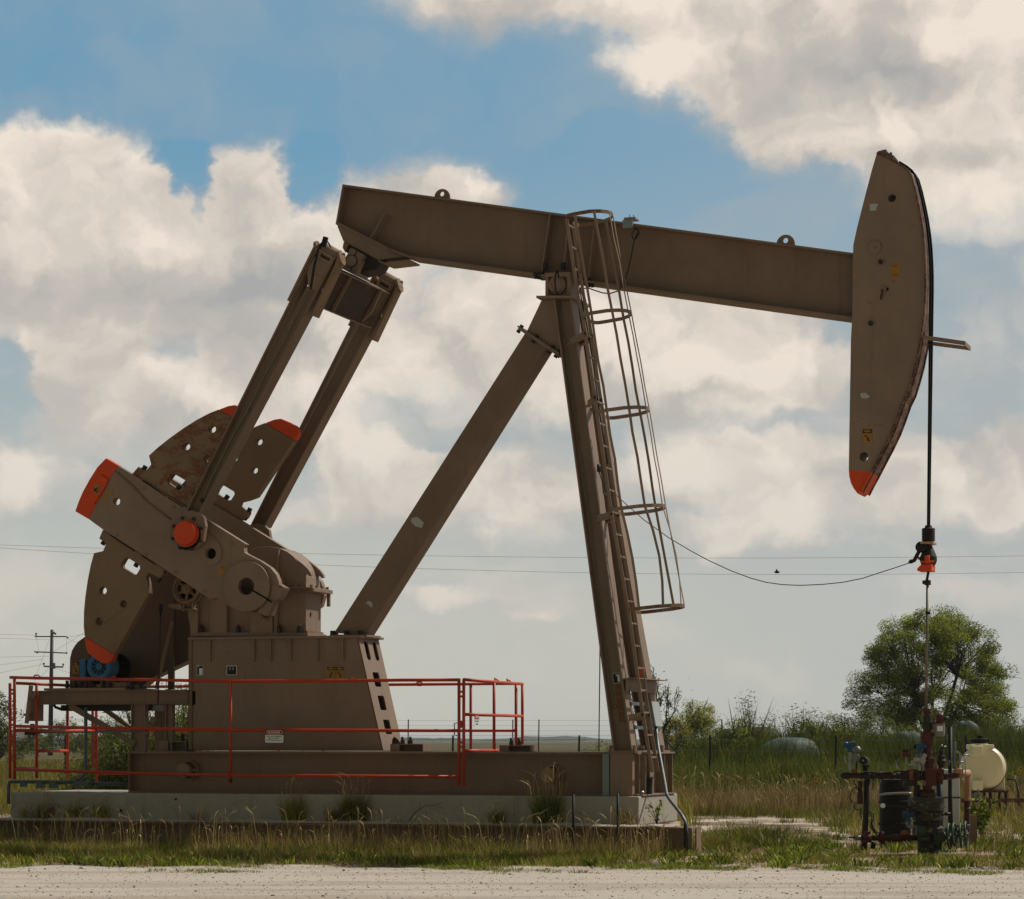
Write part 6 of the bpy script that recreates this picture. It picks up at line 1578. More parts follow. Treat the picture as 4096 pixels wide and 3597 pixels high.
# trees right of the legs
tree('sparse_tree', ground_at(2610, 78), (.95, 3.75), 'sparse half-bare tree just right of the ladder foot', seed=12, n_leaf=1500, leaf=.07, height=4.2, spread=.9, levels=4, r0=.085, clump=.16, trunk=.30, gnarl=.34, pal=dict(olive=3, straw2=1, green=2))
dome_tree('small_tree', ground_at(2790, 95), .78, .9, 2.95, 'bright yellow-green small tree, right of the sparse one', seed=14, n_cl=56, per=190, leaf=.075, csize=.30, r0=.06, limbs=7, inner=.4, pal=dict(bright=5, yel=2.5, olive=1))
dome_tree('small_tree', ground_at(2690, 90), .75, .6, 2.35, 'yellow-green small tree low behind the grey electrical box', seed=15, n_cl=54, per=180, leaf=.075, csize=.28, r0=.05, limbs=7, inner=.4, pal=dict(bright=3, yel=3, olive=3))
# far left tree, treeline
dome_tree('dark_tree', ground_at(-35, 90), 1.15, .7, 3.1, 'dark green tree cut off by the left edge', seed=16, n_cl=60, per=200, leaf=.09, csize=.34, r0=.09, inner=.3, pal=dict(green=2, dark=4, olive=1))
hedge = [(150,2.6,230,'pale bush in the far left treeline, first from the left'),(255,3.6,260,'taller bush of the far treeline, behind the utility pole'),(350,2.3,240,'low bush of the far treeline, right of the pole'),(440,3.3,250,'round dark bush of the far treeline'),(560,3.0,240,'bush of the far treeline behind the diagonal brace'),(660,3.4,250,'bush of the far treeline left of the pedestal')]
for i, (u, h, Y, lab) in enumerate(hedge):
    ob = dome_tree('bush', ground_at(u, Y), 2.0, .3, h, lab, 'bush', seed=40+i, n_cl=42, per=90, leaf=.22, csize=.65, r0=.07, limbs=5, inner=.2, pal=dict(green=3, dark=2, olive=2)); ob['group'] = 'far treeline bushes on the left'
# willow-leaved shrub behind the platform
def willow(u0, Y, h, w, n, lab, seed, pal=dict(dark=3, green=3, olive=2), leaf=.11):
    R_ = np.random.default_rng(seed); o = bpy.data.objects.new('willow_shrub', None); col.objects.link(o); o.location = ground_at(u0, Y); tag(o, lab, 'shrub', 'willowy shrubs behind the motor platform')
    mb = MB(); pts = []
    for k in range(n):
        a = R_.uniform(0, 2*pi); r = w*np.sqrt(R_.random()); H = h*R_.uniform(.55, 1.02)
        p0 = Vector((cos(a)*r*.6, sin(a)*r*.5, 0)); p1 = p0 + Vector((cos(a)*r*.35, sin(a)*r*.3, H*.7)); p2 = p0 + Vector((cos(a)*r*.75 + R_.normal(0,.08), sin(a)*r*.5, H)); p3 = p2 + Vector((R_.normal(0,.22), R_.normal(0,.1), -.04 + R_.normal(0,.06)))
        mb.tube([p0, p1, p2, p3], [.010, .007, .004, .002], 4, False)
        for j in range(70):
            f = R_.random()**.6; q = p0.lerp(p1, f*2) if f < .5 else p1.lerp(p2, (f-.5)*2.2) if f < .93 else p2.lerp(p3, R_.random())
            pts.append((q.x + R_.normal(0,.07), q.y + R_.normal(0,.07), q.z + R_.normal(0,.05)))
    mb.build('stem', M['bark'], o); pts = np.array(pts); pts = pts[pts[:, 2] > .03]
    c, q, t, tn = leafquads(pts, leaf, colours(len(pts), pal), 6.5, .5); np_mesh('leaves', c, q, t, tn, M['leaf'], parent=o)
willow(660, 43.5, 2.5, .75, 90, 'tall willowy shrub left of the pedestal, behind the platform column', 3)
willow(520, 42.5, 1.9, .60, 75, 'dark willowy shrub behind the diagonal braces', 4)
willow(385, 43.5, 1.15, .55, 60, 'lowest dark willowy shrub, just right of the blue-grey conduit', 16)
willow(450, 44.5, 1.35, .5, 40, 'short willowy shrub at the left of the willow clump', 6)
willow(730, 43.0, 2.25, .35, 40, 'narrow willowy shrub right beside the pedestal edge', 8, pal=dict(olive=3, green=3, yel=1))
# spiky reeds and weeds in front of the heaps
def reed(u, Y, h, w, n, lab, seed, pal=dict(dark=3, green=2, brown=1), bare=False):
    R_ = np.random.default_rng(seed); X0 = R_.normal(0, w*.45, n); Y_ = R_.normal(0, .3, n); n = int(n*1.5); X0 = R_.normal(0, w*.45, n); Y_ = R_.normal(0, .3, n); H = h*(1 - .55*np.abs(R_.normal(0, .6, n)).clip(0, 1))
    c, q, t, tn = blades(X0, Y_, np.zeros(n), H, R_.uniform(.03, .065, n), R_.uniform(.05, .42, n), colours(n, pal)); parts = [(c, q, t, tn)]
    m = n*26; k = R_.integers(0, n, m); f = R_.uniform(.3, 1, m); Pc = np.stack([X0[k]*(1+.3*f) + R_.normal(0, .05, m), Y_[k], H[k]*f], 1); parts.append(leafquads(Pc, .10, colours(m, pal), 4))
    c, q, t, tn = join(parts); o = np_mesh('tall_weed', c, q, t, tn, M['leaf'], kind=None, label=lab, cat='weed'); o['group'] = 'tall weeds before the covered heaps'; o.location = ground_at(u, Y)
reed(2990, 84, 3.2, .30, 40, 'tallest pointed dark weed, in front of the brown heap', 1, dict(dark=3, brown=2, green=1))
reed(3030, 84, 2.4, .7, 90, 'bushy dark weeds right beside the tallest pointed one', 2)
reed(2900, 86, 2.1, .9, 110, 'dark weeds left of the tallest pointed one', 3)
reed(2780, 88, 1.8, 1.0, 90, 'low dark weeds below the yellow-green tree', 4)
reed(3190, 84, 2.75, .7, 80, 'spiky fan-shaped weeds right of the long green tarp', 5)
reed(3270, 86, 2.5, .9, 110, 'spiky weeds midway between the tarp and the big mesquite', 6)
reed(3350, 86, 2.3, .9, 110, 'thin-topped weeds left of the shrub under the mesquite', 7)
reed(3420, 88, 2.4, .8, 90, 'dark weeds touching the shrub under the mesquite', 8)
reed(3950, 90, 2.0, 1.6, 180, 'green weeds to the right of the netted heap', 9, dict(green=3, olive=3, dark=1))
reed(4060, 88, 2.4, .8, 90, 'tall weeds cut by the right edge of the view', 10, dict(green=3, olive=2, dark=2))
reed(2420, 60, 1.6, .5, 40, 'green blades leaning by the foot of the front leg', 11, dict(green=3, olive=1))
leafy('leafy_bush', AW(3925, 3270, 40)*1.0 + Vector((0,0,-.30)), .62, .35, 420, 'leafy dark green bush before the cream tank', size=.09, cat='bush', stems=16)
# irregular scrub in front of and between the heaps
for i, (u, Y, hw, h, lab) in enumerate(((2760,86,.75,1.75,'low dark bush right of the yellow-green tree trunks'),(2865,84,.70,1.95,'dark bush midway between yellow-green tree and tallest pointed weed'),(2965,83,.60,2.15,'dark bush at the foot of the tallest pointed weed'),(3075,86,.70,1.9,'bush just above the long low tarp heap'),(3225,83,.65,2.2,'dense bush directly right of the long low tarp heap'),(3310,84,.75,2.3,'broad dark bush left of the mesquite shrub'),(3395,85,.65,2.2,'dark bush touching the foot shrub of the mesquite'),(3560,88,.75,2.1,'bush below the left half of the mesquite crown'),(3700,88,.60,2.0,'bush behind the rod packing of the wellhead'),(3960,88,.80,2.1,'green bush right of the netted heap'),(4070,86,.70,2.3,'green bush cut by the right edge of the view'))):
    ob = dome_tree('bush', ground_at(u, Y), hw, .25, h, lab, 'bush', seed=70+i, n_cl=34, per=130, leaf=.075, csize=.30, r0=.03, limbs=6, inner=.15, pal=(dict(dark=4, green=3, olive=1), dict(green=4, dark=2, olive=2), dict(green=3, bright=1, olive=2))[i % 3]); ob['group'] = 'bushes among the covered heaps'
# covered heaps
def heap(u, v, Y, w, h, d, lab, m_, seed, name='covered_heap'):
    o = MB(); R_ = random.Random(seed); nu, nv = 36, 14; vv = []
    for j in range(nv+1):
        for i in range(nu):
            a = 2*pi*i/nu; f = j/nv; r = sin(f*pi/2)**.85; z = h*.86*(1 - f**2.4*.88 - .12*f*f) if f < 1 else 0
            k = 1 + f*(.10*sin(3*a + seed) + .04*sin(7*a + f*5 + seed*2))
            vv.append((cos(a)*w*1.15*r*k + .12*w*sin(f*4+seed), sin(a)*d*r*k, z*(1 + f*(1-f)*.10*sin(4*a + seed)) + R_.uniform(-.006, .006)*h))
    o.add(vv, [(j*nu+i, j*nu+(i+1)%nu, (j+1)*nu+(i+1)%nu, (j+1)*nu+i) for j in range(nv) for i in range(nu)], True)
    ob = o.build(name, M[m_]); p = ground_at(u, Y); ob.location = p; tag(ob, lab, 'heap', 'tarp-covered heaps in the weeds'); return ob
heap(3150, 2930, 82, 1.05, 1.82, .8, 'long low heap under a grey-green tarp, left of the spiky weeds', 'tarp', 1)
heap(3030, 2880, 90, 1.1, 2.25, .9, 'brown rounded heap behind the tallest pointed weed', 'mound', 2)
heap(2930, 2880, 92, .7, 2.2, .8, 'small teal-topped heap left of the brown rounded one', 'tarp', 3)
heap(3640, 2920, 84, .70, 2.05, .7, 'grey-green tarp heap just left of the stuffing box', 'tarp', 5)
heap(3860, 2870, 90, .60, 2.5, .6, 'netted green heap above the cream tank', 'tarp', 6)
# sunflowers
for i, (u, v, Y, lab) in enumerate(((3262,3118,47,'left of a pair of sunflowers in the dry grass left of the wellhead'),(3275,3123,47,'right of a pair of sunflowers in the dry grass left of the wellhead'),(2857,3062,62,'sunflower in the green weeds right of the conduit, higher left one'),(2906,3070,62,'sunflower in the green weeds right of the conduit, lower right one'),(3936,2877,70,'highest sunflower, right of the netted heap'),(3876,2919,66,'sunflower directly left above the tank lid'),(3914,2928,66,'sunflower right above the tank lid'),(3973,2914,68,'sunflower in the weeds right of the tank lid'),(4076,3090,46,'lower of two sunflowers at the right edge'),(4082,3075,46,'upper of two sunflowers at the right edge'))):
    p = AW(u, v, Y); o = thing('sunflower', lab, 'sunflower', (p.x, p.y, 0), 0, 'wild sunflowers')
    mb = MB(); z = p.z
    for k in range(9): a = 2*pi*k/9; mb.ext([Vector((0,0,z)), Vector((cos(a-.25)*.026, -.01, z+sin(a-.25)*.026)), Vector((cos(a)*.048,-.012,z+sin(a)*.048)), Vector((cos(a+.25)*.026,-.01,z+sin(a+.25)*.026))], (0,-.004,0))
    M.setdefault('petal', plain('petals', (.75,.42,.015), .6)); mb.build('petals', M['petal'], o)
    MB().cyl((0,-.03,z), (0,-.01,z), .016, 10).build('disc', M['bark'], o); MB().tube([(0.02,.02,0),(.01,.01,z*.6),(0,.0,z)], .004, 5).build('stem', M['fpost'], o)

# ================================================================= FENCES, POLE, FAR THINGS
def fences():
    f = thing('wire_fence', 'low wire fence on dark steel posts running through the weeds', 'fence', (0, 70, 0))
    us = [260, 775, 1290, 1809, 2314, 2837, 3340, 3860, 4370]; Y = 70
    for u in us: x = (u-U0)/FL*Y; MB().bar((x, 0, 0), (x+.02, 0, 1.62), .05, .05).build('post', M['fpost'], f)
    x0, x1 = (us[0]-U0)/FL*Y - 5, (us[-1]-U0)/FL*Y + 3
    for z in (.5, .85, 1.2, 1.5): MB().tube([(x0+(x1-x0)*k/30, 0, z + .02*sin(k*2.1)) for k in range(31)], .0035, 4).build('wire', M['wire'], f)
    f = thing('deer_fence', 'tall wire mesh fence far behind the machine, crossing the field', 'fence', (0, 92, 0)); Y = 92
    us = [1630+k*104.5 for k in range(-16, 13)]
    for k, u in enumerate(us): 
        x = (u-U0)/FL*Y; MB().bar((x, 0, 0), (x+.03, 0, 2.22 if k % 1 == 0 else 1.9), .04, .04).build('post', M['fpost'], f) if (k % 4 == 0 or u in (us[20], us[21])) else None
    x0, x1 = (us[0]-U0)/FL*Y, (us[-1]-U0)/FL*Y
    for z in (1.35, 1.5, 1.66, 1.82, 2.0, 2.18): MB().tube([(x0+(x1-x0)*k/40, 0, z) for k in range(41)], .003, 4).build('wire', M['wire'], f)
fences()
def pole():
    Y = 250; x = (206-U0)/FL*Y; k = Y/FL
    o = thing('utility_pole', 'tall dark wooden utility pole with crossarms beyond the field at left', 'utility pole', (x, Y, 0))
    def pz(v): return ZC + (VH-v)*k
    MB().tube([(-.12, 0, 0), (.05, 0, pz(2519))], [.26, .15], 12).build('pole', M['wood'], o)
    def arm(u0, u1, v0, v1, m_=M['xarm'], th=.11):
        a = Vector(((u0-206)*k, -.22, pz(v0))); b = Vector(((u1-206)*k, -.22, pz(v1))); ar = MB().bar(a, b, .12, th).build('crossarm', m_, o); return a, b, ar
    a, b, ar = arm(141, 266, 2547, 2547); MB().lathe(a + Vector((.12,0,.05)), (0,0,1), [(0,.05),(.15,.05),(.2,.10),(.3,.08)], 8).build('insulator', M['darkiron'], ar); MB().tube([b, b + Vector((.15,0,-.1)), b + Vector((.18,0,-.2))], .06, 6).build('insulator', M['darkiron'], ar)
    a, b, ar = arm(138, 268, 2608, 2613); MB().ball(a + Vector((.3,0,-.08)), .09).build('insulator', M['darkiron'], ar); MB().ball(b, .09).build('insulator', M['darkiron'], ar)
    a, b, ar = arm(177, 254, 2666, 2669, M['boxface'], .16)
    for q in (a, b): MB().lathe(q + Vector((0,0,.05)), (0,0,1), [(0,.05),(.12,.05),(.2,.10),(.28,.10)], 8).build('insulator', M['darkiron'], ar)
    MB().box((.25,-.25,pz(2664)), (.3,.3,.55)).build('bracket', M['galv'], o); MB().tube([(.2,-.1,pz(2530)), (.45,-.1,pz(2538))], .09, 6).build('insulator', M['darkiron'], o)
    # jumpers and guys
    def wv(u0, v0, u1, v1, sag=0, y1=0, r=.011, n=10):
        a = Vector(((u0-206)*k, -.2, pz(v0))); b = Vector(((u1-206)*k, y1, pz(v1))); return [a.lerp(b, i/n) + Vector((0,0,-sag*4*(i/n)*(1-i/n))) for i in range(n+1)]
    for q in ((147,2550,155,2605,.0), (267,2553,266,2608,.0), (196,2565,40,3000,.0), (195,2675,165,2705,0)): MB().tube(wv(*q), .010, 4).build('guy_wire', M['wire'], o)
    # lines leaving the pole
    W_ = [(0,2538,147,2541,'highest thin power line left of the utility pole'),(0,2553,205,2560,'thin power line level with the upper crossarm, left side'),(0,2629,205,2625,'thin power line crossing between the upper crossarms'),(0,2660,178,2637,'slanting power line below the second crossarm, left side'),(0,2692,180,2656,'lowest slanting power line at left of the pole'),
          (266,2550,345,2536,'power line right of the pole, running to behind the counterweight'),(210,2610,345,2526,'steep thin wire rising right from the pole'),(266,2552,345,2590,'thin wire falling right from the upper crossarm'),(215,2670,300,2700,'short thin wire falling right from the lowest crossarm')]
    for u0, v0, u1, v1, lab in W_:
        a, b = AW(u0 - (u1-u0)*.4 if u0 == 0 else u0, v0 - (v1-v0)*.4 if u0 == 0 else v0, Y-.2), AW(u1, v1, Y-.2)
        tag(MB().tube([a.lerp(b, i/12) for i in range(13)], .010, 4).build('power_line', M['wire']), lab, 'power line', 'power lines at the utility pole')
    # two long lines across the whole view
    for v0, v1, v2, lab in ((2180, 2228, 2224, 'upper of the two long thin power lines crossing the whole sky'), (2192, 2285, 2290, 'lower of the two long thin power lines crossing the whole sky')):
        pts = []
        for i in range(61):
            u = -600 + 5300*i/60; f = (u)/4096
            v = v0 + (v1-v0)*(1-(1-min(max(f,-.2),1.2))**2)*1.0 if f < 1 else v1
            v = v0*(1-f)*(1-2*f) + v1*4*f*(1-f) + v2*f*(2*f-1)
            pts.append(AW(u, v, 300))
        tag(MB().tube(pts, .016, 4).build('power_line', M['wire']), lab, 'power line', 'long power lines across the sky')
pole()
# far hills / tree belt at the horizon
def far_belt():
    mb = MB(); R_ = random.Random(2); n = 400; Y = 2600
    top = []; h = 5
    vv = []
    for i in range(n+1):
        x = lerp(-900, 1400, i/n); h = max(2.0, min(5.0, h + R_.uniform(-.8, .8))); bump = 1.0*max(0, sin(x*.021 + 1))
        vv += [(x, Y, -.5), (x, Y + 5, h + bump), (x, Y + 60, -.5)]
    mb.add(vv, [(3*i+k, 3*i+3+k, 3*i+4+k, 3*i+1+k) for i in range(n) for k in range(2)], True)
    tag(mb.build('distant_woods', plainf), 'low blue-grey belt of distant woods on the horizon', 'woods', None, 'stuff')
plainf = paint('far_woods', (.05,.065,.04), dirt=.5, scale=.02)
far_belt()

# the far distance fades: air between the ground and just above the pole tops
def haze():
    m_, W = new_mat('haze_air'); v = W.n('ShaderNodeVolumePrincipled', {'Color': (.80, .84, .88, 1), 'Density': .00014, 'Anisotropy': .25})
    o_ = W.N.new('ShaderNodeOutputMaterial'); W.L.new(v.outputs[0], o_.inputs['Volume'])
    h = MB().bb((-6900, -60, -1.2), (6900, 9500, 14.0)).build('haze', m_); h['kind'] = 'stuff'; tag(h, 'thin pale haze over the far field', 'haze')
haze()

# ================================================================= WELLHEAD AND ITS SURROUNDINGS
WY = 34.25; KS = FL/WY*2.3932                      # sheet-k pixels per metre at the wellhead
WO = AW(*P('k', 985, 1500)[0], WY); WO.z = 0
def K(x, y, dy=0.0):
    """point on sheet k, at the wellhead's distance plus dy, in the wellhead's own coordinates"""
    u, v = P('k', x, y)[0]; p = AW(u, v, WY + dy); return Vector((p.x - WO.x, p.y - WO.y, p.z))
def kl(mb, x, prof, dy=0., n=22, ax=1):
    """lathe about a plumb axis at column x; prof = (row, half width px)"""
    for (y0, r0), (y1, r1) in zip(prof[:-1], prof[1:]): 
        a, b = K(x, y0, dy), K(x, y1, dy); mb.lathe(a, (0,0,-1), [(0, r0/KS), (max((a-b).z, .0005), r1/KS)], n)
    return mb
def kt(mb, pts, r, dy=0., n=8):
    return mb.tube([K(x, y, dy if not hasattr(dy, '__len__') else dy[i]) for i, (x, y) in enumerate(pts)], r if hasattr(r, '__len__') else r/KS, n)
def wellhead():
    o = thing('wellhead', 'rusty oil wellhead stack of flanges, red fittings, side pipes and green handwheels', 'wellhead', WO)
    # plumb stack
    p = kl(MB(), 977, [(196,34),(204,42),(236,42),(248,34)]).build('stuffing_cap', M['redfit'], o)
    kl(MB(), 979, [(246,33),(270,34),(272,40),(322,38),(325,47),(398,46),(400,38)]).build('stuffing_box', M['darkiron'], o)
    kl(MB(), 978, [(398,38),(428,40),(432,66),(545,68),(552,72),(556,46),(600,44),(636,48),(640,32),(672,30)]).build('rod_packing', M['redfit'], o)
    q = kl(MB(), 1000, [(672,30),(676,62),(708,62),(712,50),(800,52)]); q.box(K(1000, 860), (100/KS, .30, 165/KS)); body = q.build('pumping_tee', M['redfit'], o, bevel=.006)
    kl(MB(), 978, [(940,46),(1003,45),(1006,88),(1044,88),(1048,60)]).build('neck_flange', M['redfit'], o)
    mb = MB()
    for k in range(8): a = 2*pi*k/8; c = K(978, 1004); mb.bolt((c.x+cos(a)*.085, c.y+sin(a)*.085, c.z-.01), (0,0,1), .016, .05)
    mb.build('flange_nuts', M['darkiron'], o)
    kl(MB(), 972, [(1046,120),(1056,168),(1180,172),(1190,150)], n=36).build('tubing_head', M['flange'], o)
    kl(MB(), 990, [(1190,140),(1194,150),(1270,155),(1275,120),(1325,118)], n=36).build('casing_flange', M['flange'], o)
    for y0, R_, n, h in ((1075, .165, 18, 30), (1195, .16, 16, 0), (1278, .165, 18, 40)):
        mb = MB(); c = K(980, y0)
        for k in range(n): a = 2*pi*k/n; mb.bolt((c.x+cos(a)*R_, c.y+sin(a)*R_, c.z-(h/KS)), (0,0,1), .019, .05)
        mb.build('flange_nuts', M['bolt'], o)
    mb = MB()
    for x in (860, 950, 1040, 1120): c = K(x, 1218, -.17); mb.bolt(c, (0,-1,0), .018, .05)
    c = K(1140, 1212); mb.tube([c, K(1200, 1213)], .022, 6); mb.build('lock_screws', M['bolt'], o)
    # green side valves and their wheels
    kl(MB(), 985, [(1320,130),(1345,150),(1400,150),(1430,118),(1470,100),(1600,100)]).build('casing_head', M['flange'], o)
    mb = MB(); mb.cyl(K(870,1380,-.15), K(960,1380,-.15), 62/KS, 20); mb.cyl(K(1010,1430,-.12), K(1165,1430,-.12), 28/KS, 16); mb.cyl(K(1035,1430,-.12), K(1050,1430,-.12), 58/KS, 16); mb.cyl(K(1130,1430,-.12), K(1146,1430,-.12), 50/KS, 16); mb.box(K(1090,1430,-.12), (.10,.12,.13)); kl(mb, 1085, [(1455,26),(1500,34),(1560,34)], -.1); mb.cyl(K(1140,1390,.1), K(1290,1390,.1), 24/KS, 14); mb.cyl(K(1230,1395,.05), K(1380,1330,.05), 12/KS, 10)
    mb.build('side_valve', M['green'], o)
    mb = MB(); mb.cyl(K(958,1430,-.12), K(1000,1430,-.12), 58/KS, 18); mb.build('valve_flange', M['rustpipe'], o)
    for x, y, R_, dy, tilt in ((1192,1425,118,-.34,.34),(1240,1410,108,-.28,.38),(1300,1420,114,-.22,.24),(1352,1408,120,-.16,.28)):
        mb = MB(); ax = Vector((1, -tilt, .06)); c = K(x, y, dy); mb.ring(c, ax, R_/KS, .0145, 30, 7)
        ref = Vector((0,0,1)); ref = (ref - ax.normalized()*ref.dot(ax.normalized())).normalized(); q2 = ax.normalized().cross(ref)
        for k in range(4): a = pi*k/2 + .4; mb.tube([c, c + (ref*cos(a) + q2*sin(a))*R_/KS], .009, 5)
        mb.cyl(c - ax*.05, c + ax*.03, .022, 10); mb.build('handwheel', M['green'], o)
    # lower flow line with tees
    mb = MB(); kt(mb, [(345,1442),(960,1442)], 26, -.12, 14); lp = mb.build('lower_pipe', M['rustpipe'], o)
    mb = MB()
    for x, w, r in ((405,34,46),(545,18,60),(520,10,40),(700,46,36),(935,12,40)): mb.cyl(K(x-w,1442,-.12), K(x+w,1442,-.12), r/KS, 14)
    kl(mb, 408, [(1380,34),(1470,36)], -.12); kl(mb, 540, [(1378,18),(1400,22),(1470,22),(1476,14)], -.12); mb.build('pipe_coupling', M['redfit'], lp)
    MB().cyl(K(286,1440,-.12), K(345,1440,-.12), 22/KS, 12).build('pipe_end', M['galv'], lp); kt(MB(), [(232,1437),(286,1437)], 9, -.12).build('end_rod', M['darkiron'], lp)
    kl(MB(), 765, [(1368,26),(1385,38),(1410,40)], -.12).build('tee_outlet', M['pinkfit'], lp)
    # upper flow line
    mb = MB(); kt(mb, [(175,845),(640,850),(950,845)], 27, -.04, 14); up = mb.build('upper_pipe', M['rustpipe'], o)
    mb = MB(); mb.ball(K(182,846,-.04), 34/KS); 
    for x0, x1, r in ((170,228,34),(340,352,36),(388,430,44),(452,470,38),(505,560,38),(612,640,36),(690,700,38),(722,800,38),(810,842,34),(850,862,46),(868,880,48),(888,900,46),(905,940,42),(940,980,50)): mb.cyl(K(x0,845,-.04), K(x1,845,-.04), r/KS, 16)
    kl(mb, 400, [(812,30),(880,30)], -.04); mb.build('pipe_fitting', M['darkiron'], up)
    mb = MB()
    for x0, x1, r in ((875,884,50),(893,901,49),(912,920,47),(850,857,45)): mb.cyl(K(x0,845,-.045), K(x1,845,-.045), r/KS+.003, 18)
    mb.build('union_ring', M['flange'], up)
    mb = MB(); mb.cyl(K(800,845,-.04), K(842,845,-.04), 40/KS, 6); mb.box(K(822,815,-.04), (36/KS,.09,70/KS)); kl(mb, 282, [(782,20),(792,24),(815,24)], -.04); mb.build('faded_fitting', M['pinkfit'], up)
    mb = MB(); kt(mb, [(235,835),(280,825),(330,840),(380,815),(440,812),(520,822),(600,816),(640,822)], 9, -.10, 6); kt(mb, [(640,870),(668,905),(665,880)], 4, -.12, 5); mb.build('pipe_wrap', M['black'], up)
    # right-hand side: red side outlets, rusty elbow and tan pipe
    mb = MB(); mb.cyl(K(1050,800), K(1135,800), 30/KS, 14); mb.cyl(K(1060,800), K(1078,800), 40/KS, 8); mb.cyl(K(1050,865), K(1125,868), 42/KS, 14); kl(mb, 1092, [(770,34),(915,36)]); mb.cyl(K(1100,890), K(1122,890), 40/KS, 14); mb.build('side_outlet', M['redfit'], o)
    kt(MB(), [(1125,855),(1200,855),(1240,845),(1265,838)], 30, 0, 14).build('elbow_pipe', M['rustpipe'], o)
    kt(MB(), [(1262,838),(1330,822),(1368,818)], 32, [.02,.2,.4], 14).build('tan_pipe', M['tanpipe'], o)
    mb = MB(); mb.ball(K(1368,822,.4), 36/KS); kl(mb, 1364, [(820,33),(840,34),(842,30),(1060,30),(1062,33),(1085,33)], .4); kl(mb, 1362, [(1120,26),(1160,30)], .4); mb.build('tan_downpipe', M['tanpipe'], o); kl(MB(), 1360, [(1085,33),(1130,30),(1200,28),(1500,26)], .4).build('downpipe_lower', M['rustpipe'], o)
    kl(MB(), 1272, [(770,24),(785,44),(810,46),(825,30)]).build('valve_base', M['tanpipe'], o)
    # dark valve upright
    kl(MB(), 1115, [(560,3),(600,16),(604,24),(650,24),(655,36),(690,38),(700,46),(735,44),(740,30),(780,30)], .08).build('check_valve', M['darkiron'], o)
    mb = MB(); kt(mb, [(1118,545),(1118,600)], 6, .08); kt(mb, [(1100,566),(1165,566)], 5, .08); mb.build('valve_stem', M['steel'], o)
    # grey injection valve
    kl(MB(), 1242, [(520,8),(532,14),(585,15),(588,11),(600,12),(640,18),(665,18),(680,12),(750,14),(780,10)], .0).build('injection_valve', M['galv'], o)
    mb = MB(); mb.box(K(1285,628,0), (50/KS,.05,.02), Matrix.Rotation(.55,3,'Y')); mb.box(K(1298,652,0), (.025,.05,.04)); kl(mb, 1295, [(665,9),(740,9)]); kt(mb, [(1262,715),(1325,715)], 8); kt(mb, [(1285,680),(1325,650),(1375,648)], 7); mb.ball(K(1378,648), .012); mb.build('valve_fittings', M['steel'], o)
    mb = MB()
    kt(mb, [(1342,650),(1344,860),(1180,876),(1150,860)], 5, -.03, 6); kt(mb, [(1320,720),(1320,856)], 4, -.03, 6); kt(mb, [(1400,820),(1400,1100),(1395,1180)], 4, -.04, 6); kt(mb, [(1170,700),(1200,712),(1180,735),(1195,752)], 4, 0, 5); kt(mb, [(1190,700),(1190,750)], 5, 0, 6); kt(mb, [(1212,880),(1222,1300)], 4, -.05, 5)
    mb.build('small_tubing', M['galv'], o)
    mb = MB(); kt(mb, [(1398,1028),(1430,1040),(1480,1040)], 10, .05); mb.box(K(1440,1035,.05), (.10,.06,.04)); kl(mb, 1465, [(968,4),(990,9),(1040,12),(1055,20)], .05); mb.build('drain_cock', M['galv'], o)
    # white canister and red pilot on top right
    kl(MB(), 1095, [(345,52),(355,54),(440,54),(466,48),(470,40)], -.06).build('canister', M['canister'], o)
    kl(MB(), 1090, [(333,58),(348,60)], -.06).build('canister_lid', M['redfit'], o)
    mb = MB(); c = K(1083,396,-.06-.185); R_ = 54/KS; 
    pts = []; 
    for z0, z1, m_, nm in ((370,420,'white','canister_label'),):
        vv = []; n = 6
        for i in range(n+1): a = -pi/2 - .55 + 1.0*i/n; cc_ = K(1095, 396, -.06); vv.append((cc_.x+cos(a)*(R_+.003), cc_.y+sin(a)*(R_+.003)))
        mb = MB(); za, zb = K(0,z0).z, K(0,z1).z
        mb.add([(x,y,za) for x,y in vv] + [(x,y,zb) for x,y in vv], [(i,i+1,i+n+2,i+n+1) for i in range(n)], True); mb.build(nm, M[m_], o)
    mb = MB(); kl(mb, 1100, [(255,26),(262,34),(330,36),(334,30)], -.03); mb.build('pilot_head', M['redfit'], o)
    MB().cyl(K(1130,298,-.03), K(1184,298,-.03), 21/KS, 14).build('pilot_stub', M['flange'], o)
    mb = MB(); kt(mb, [(1158,340),(1158,370)], 10, -.05); kt(mb, [(1156,370),(1162,450),(1150,540),(1110,600),(1050,632),(1000,640)], 4, -.05, 6); kt(mb, [(860,560),(820,590),(812,640),(815,730)], 4, -.08, 6); kt(mb, [(735,645),(700,650),(683,680),(690,720),(720,760),(735,780)], 4, -.06, 6); mb.build('instrument_cable', M['cable'], o)
    # transmitters, gauges
    def transmitter(x, y, dy, yaw, s=1.0):
        t = MB(); c = K(x, y, dy); d = Vector((cos(yaw), -sin(yaw), .08)); t.lathe(c - d*.085*s, d, [(0,.042*s),(.05*s,.046*s),(.06*s,.038*s),(.11*s,.038*s),(.12*s,.046*s),(.17*s,.042*s)], 18)
        t.lathe(c - Vector((0,0,.03*s)), (0,0,-1), [(0,.03*s),(.05*s,.032*s),(.055*s,.042*s),(.08*s,.042*s)], 14); ob = t.build('transmitter', M['tblue'], o)
        e = MB(); e.cyl(c - d*.0855*s, c - d*.088*s, .034*s, 16); e.cyl(c + d*.0855*s, c + d*.088*s, .034*s, 16); e.build('display_window', M['void'], ob); return ob
    transmitter(235, 548, -.04, .25, .92); transmitter(912, 563, -.1, -.3, .9); transmitter(797, 1215, -.14, .1, .9)
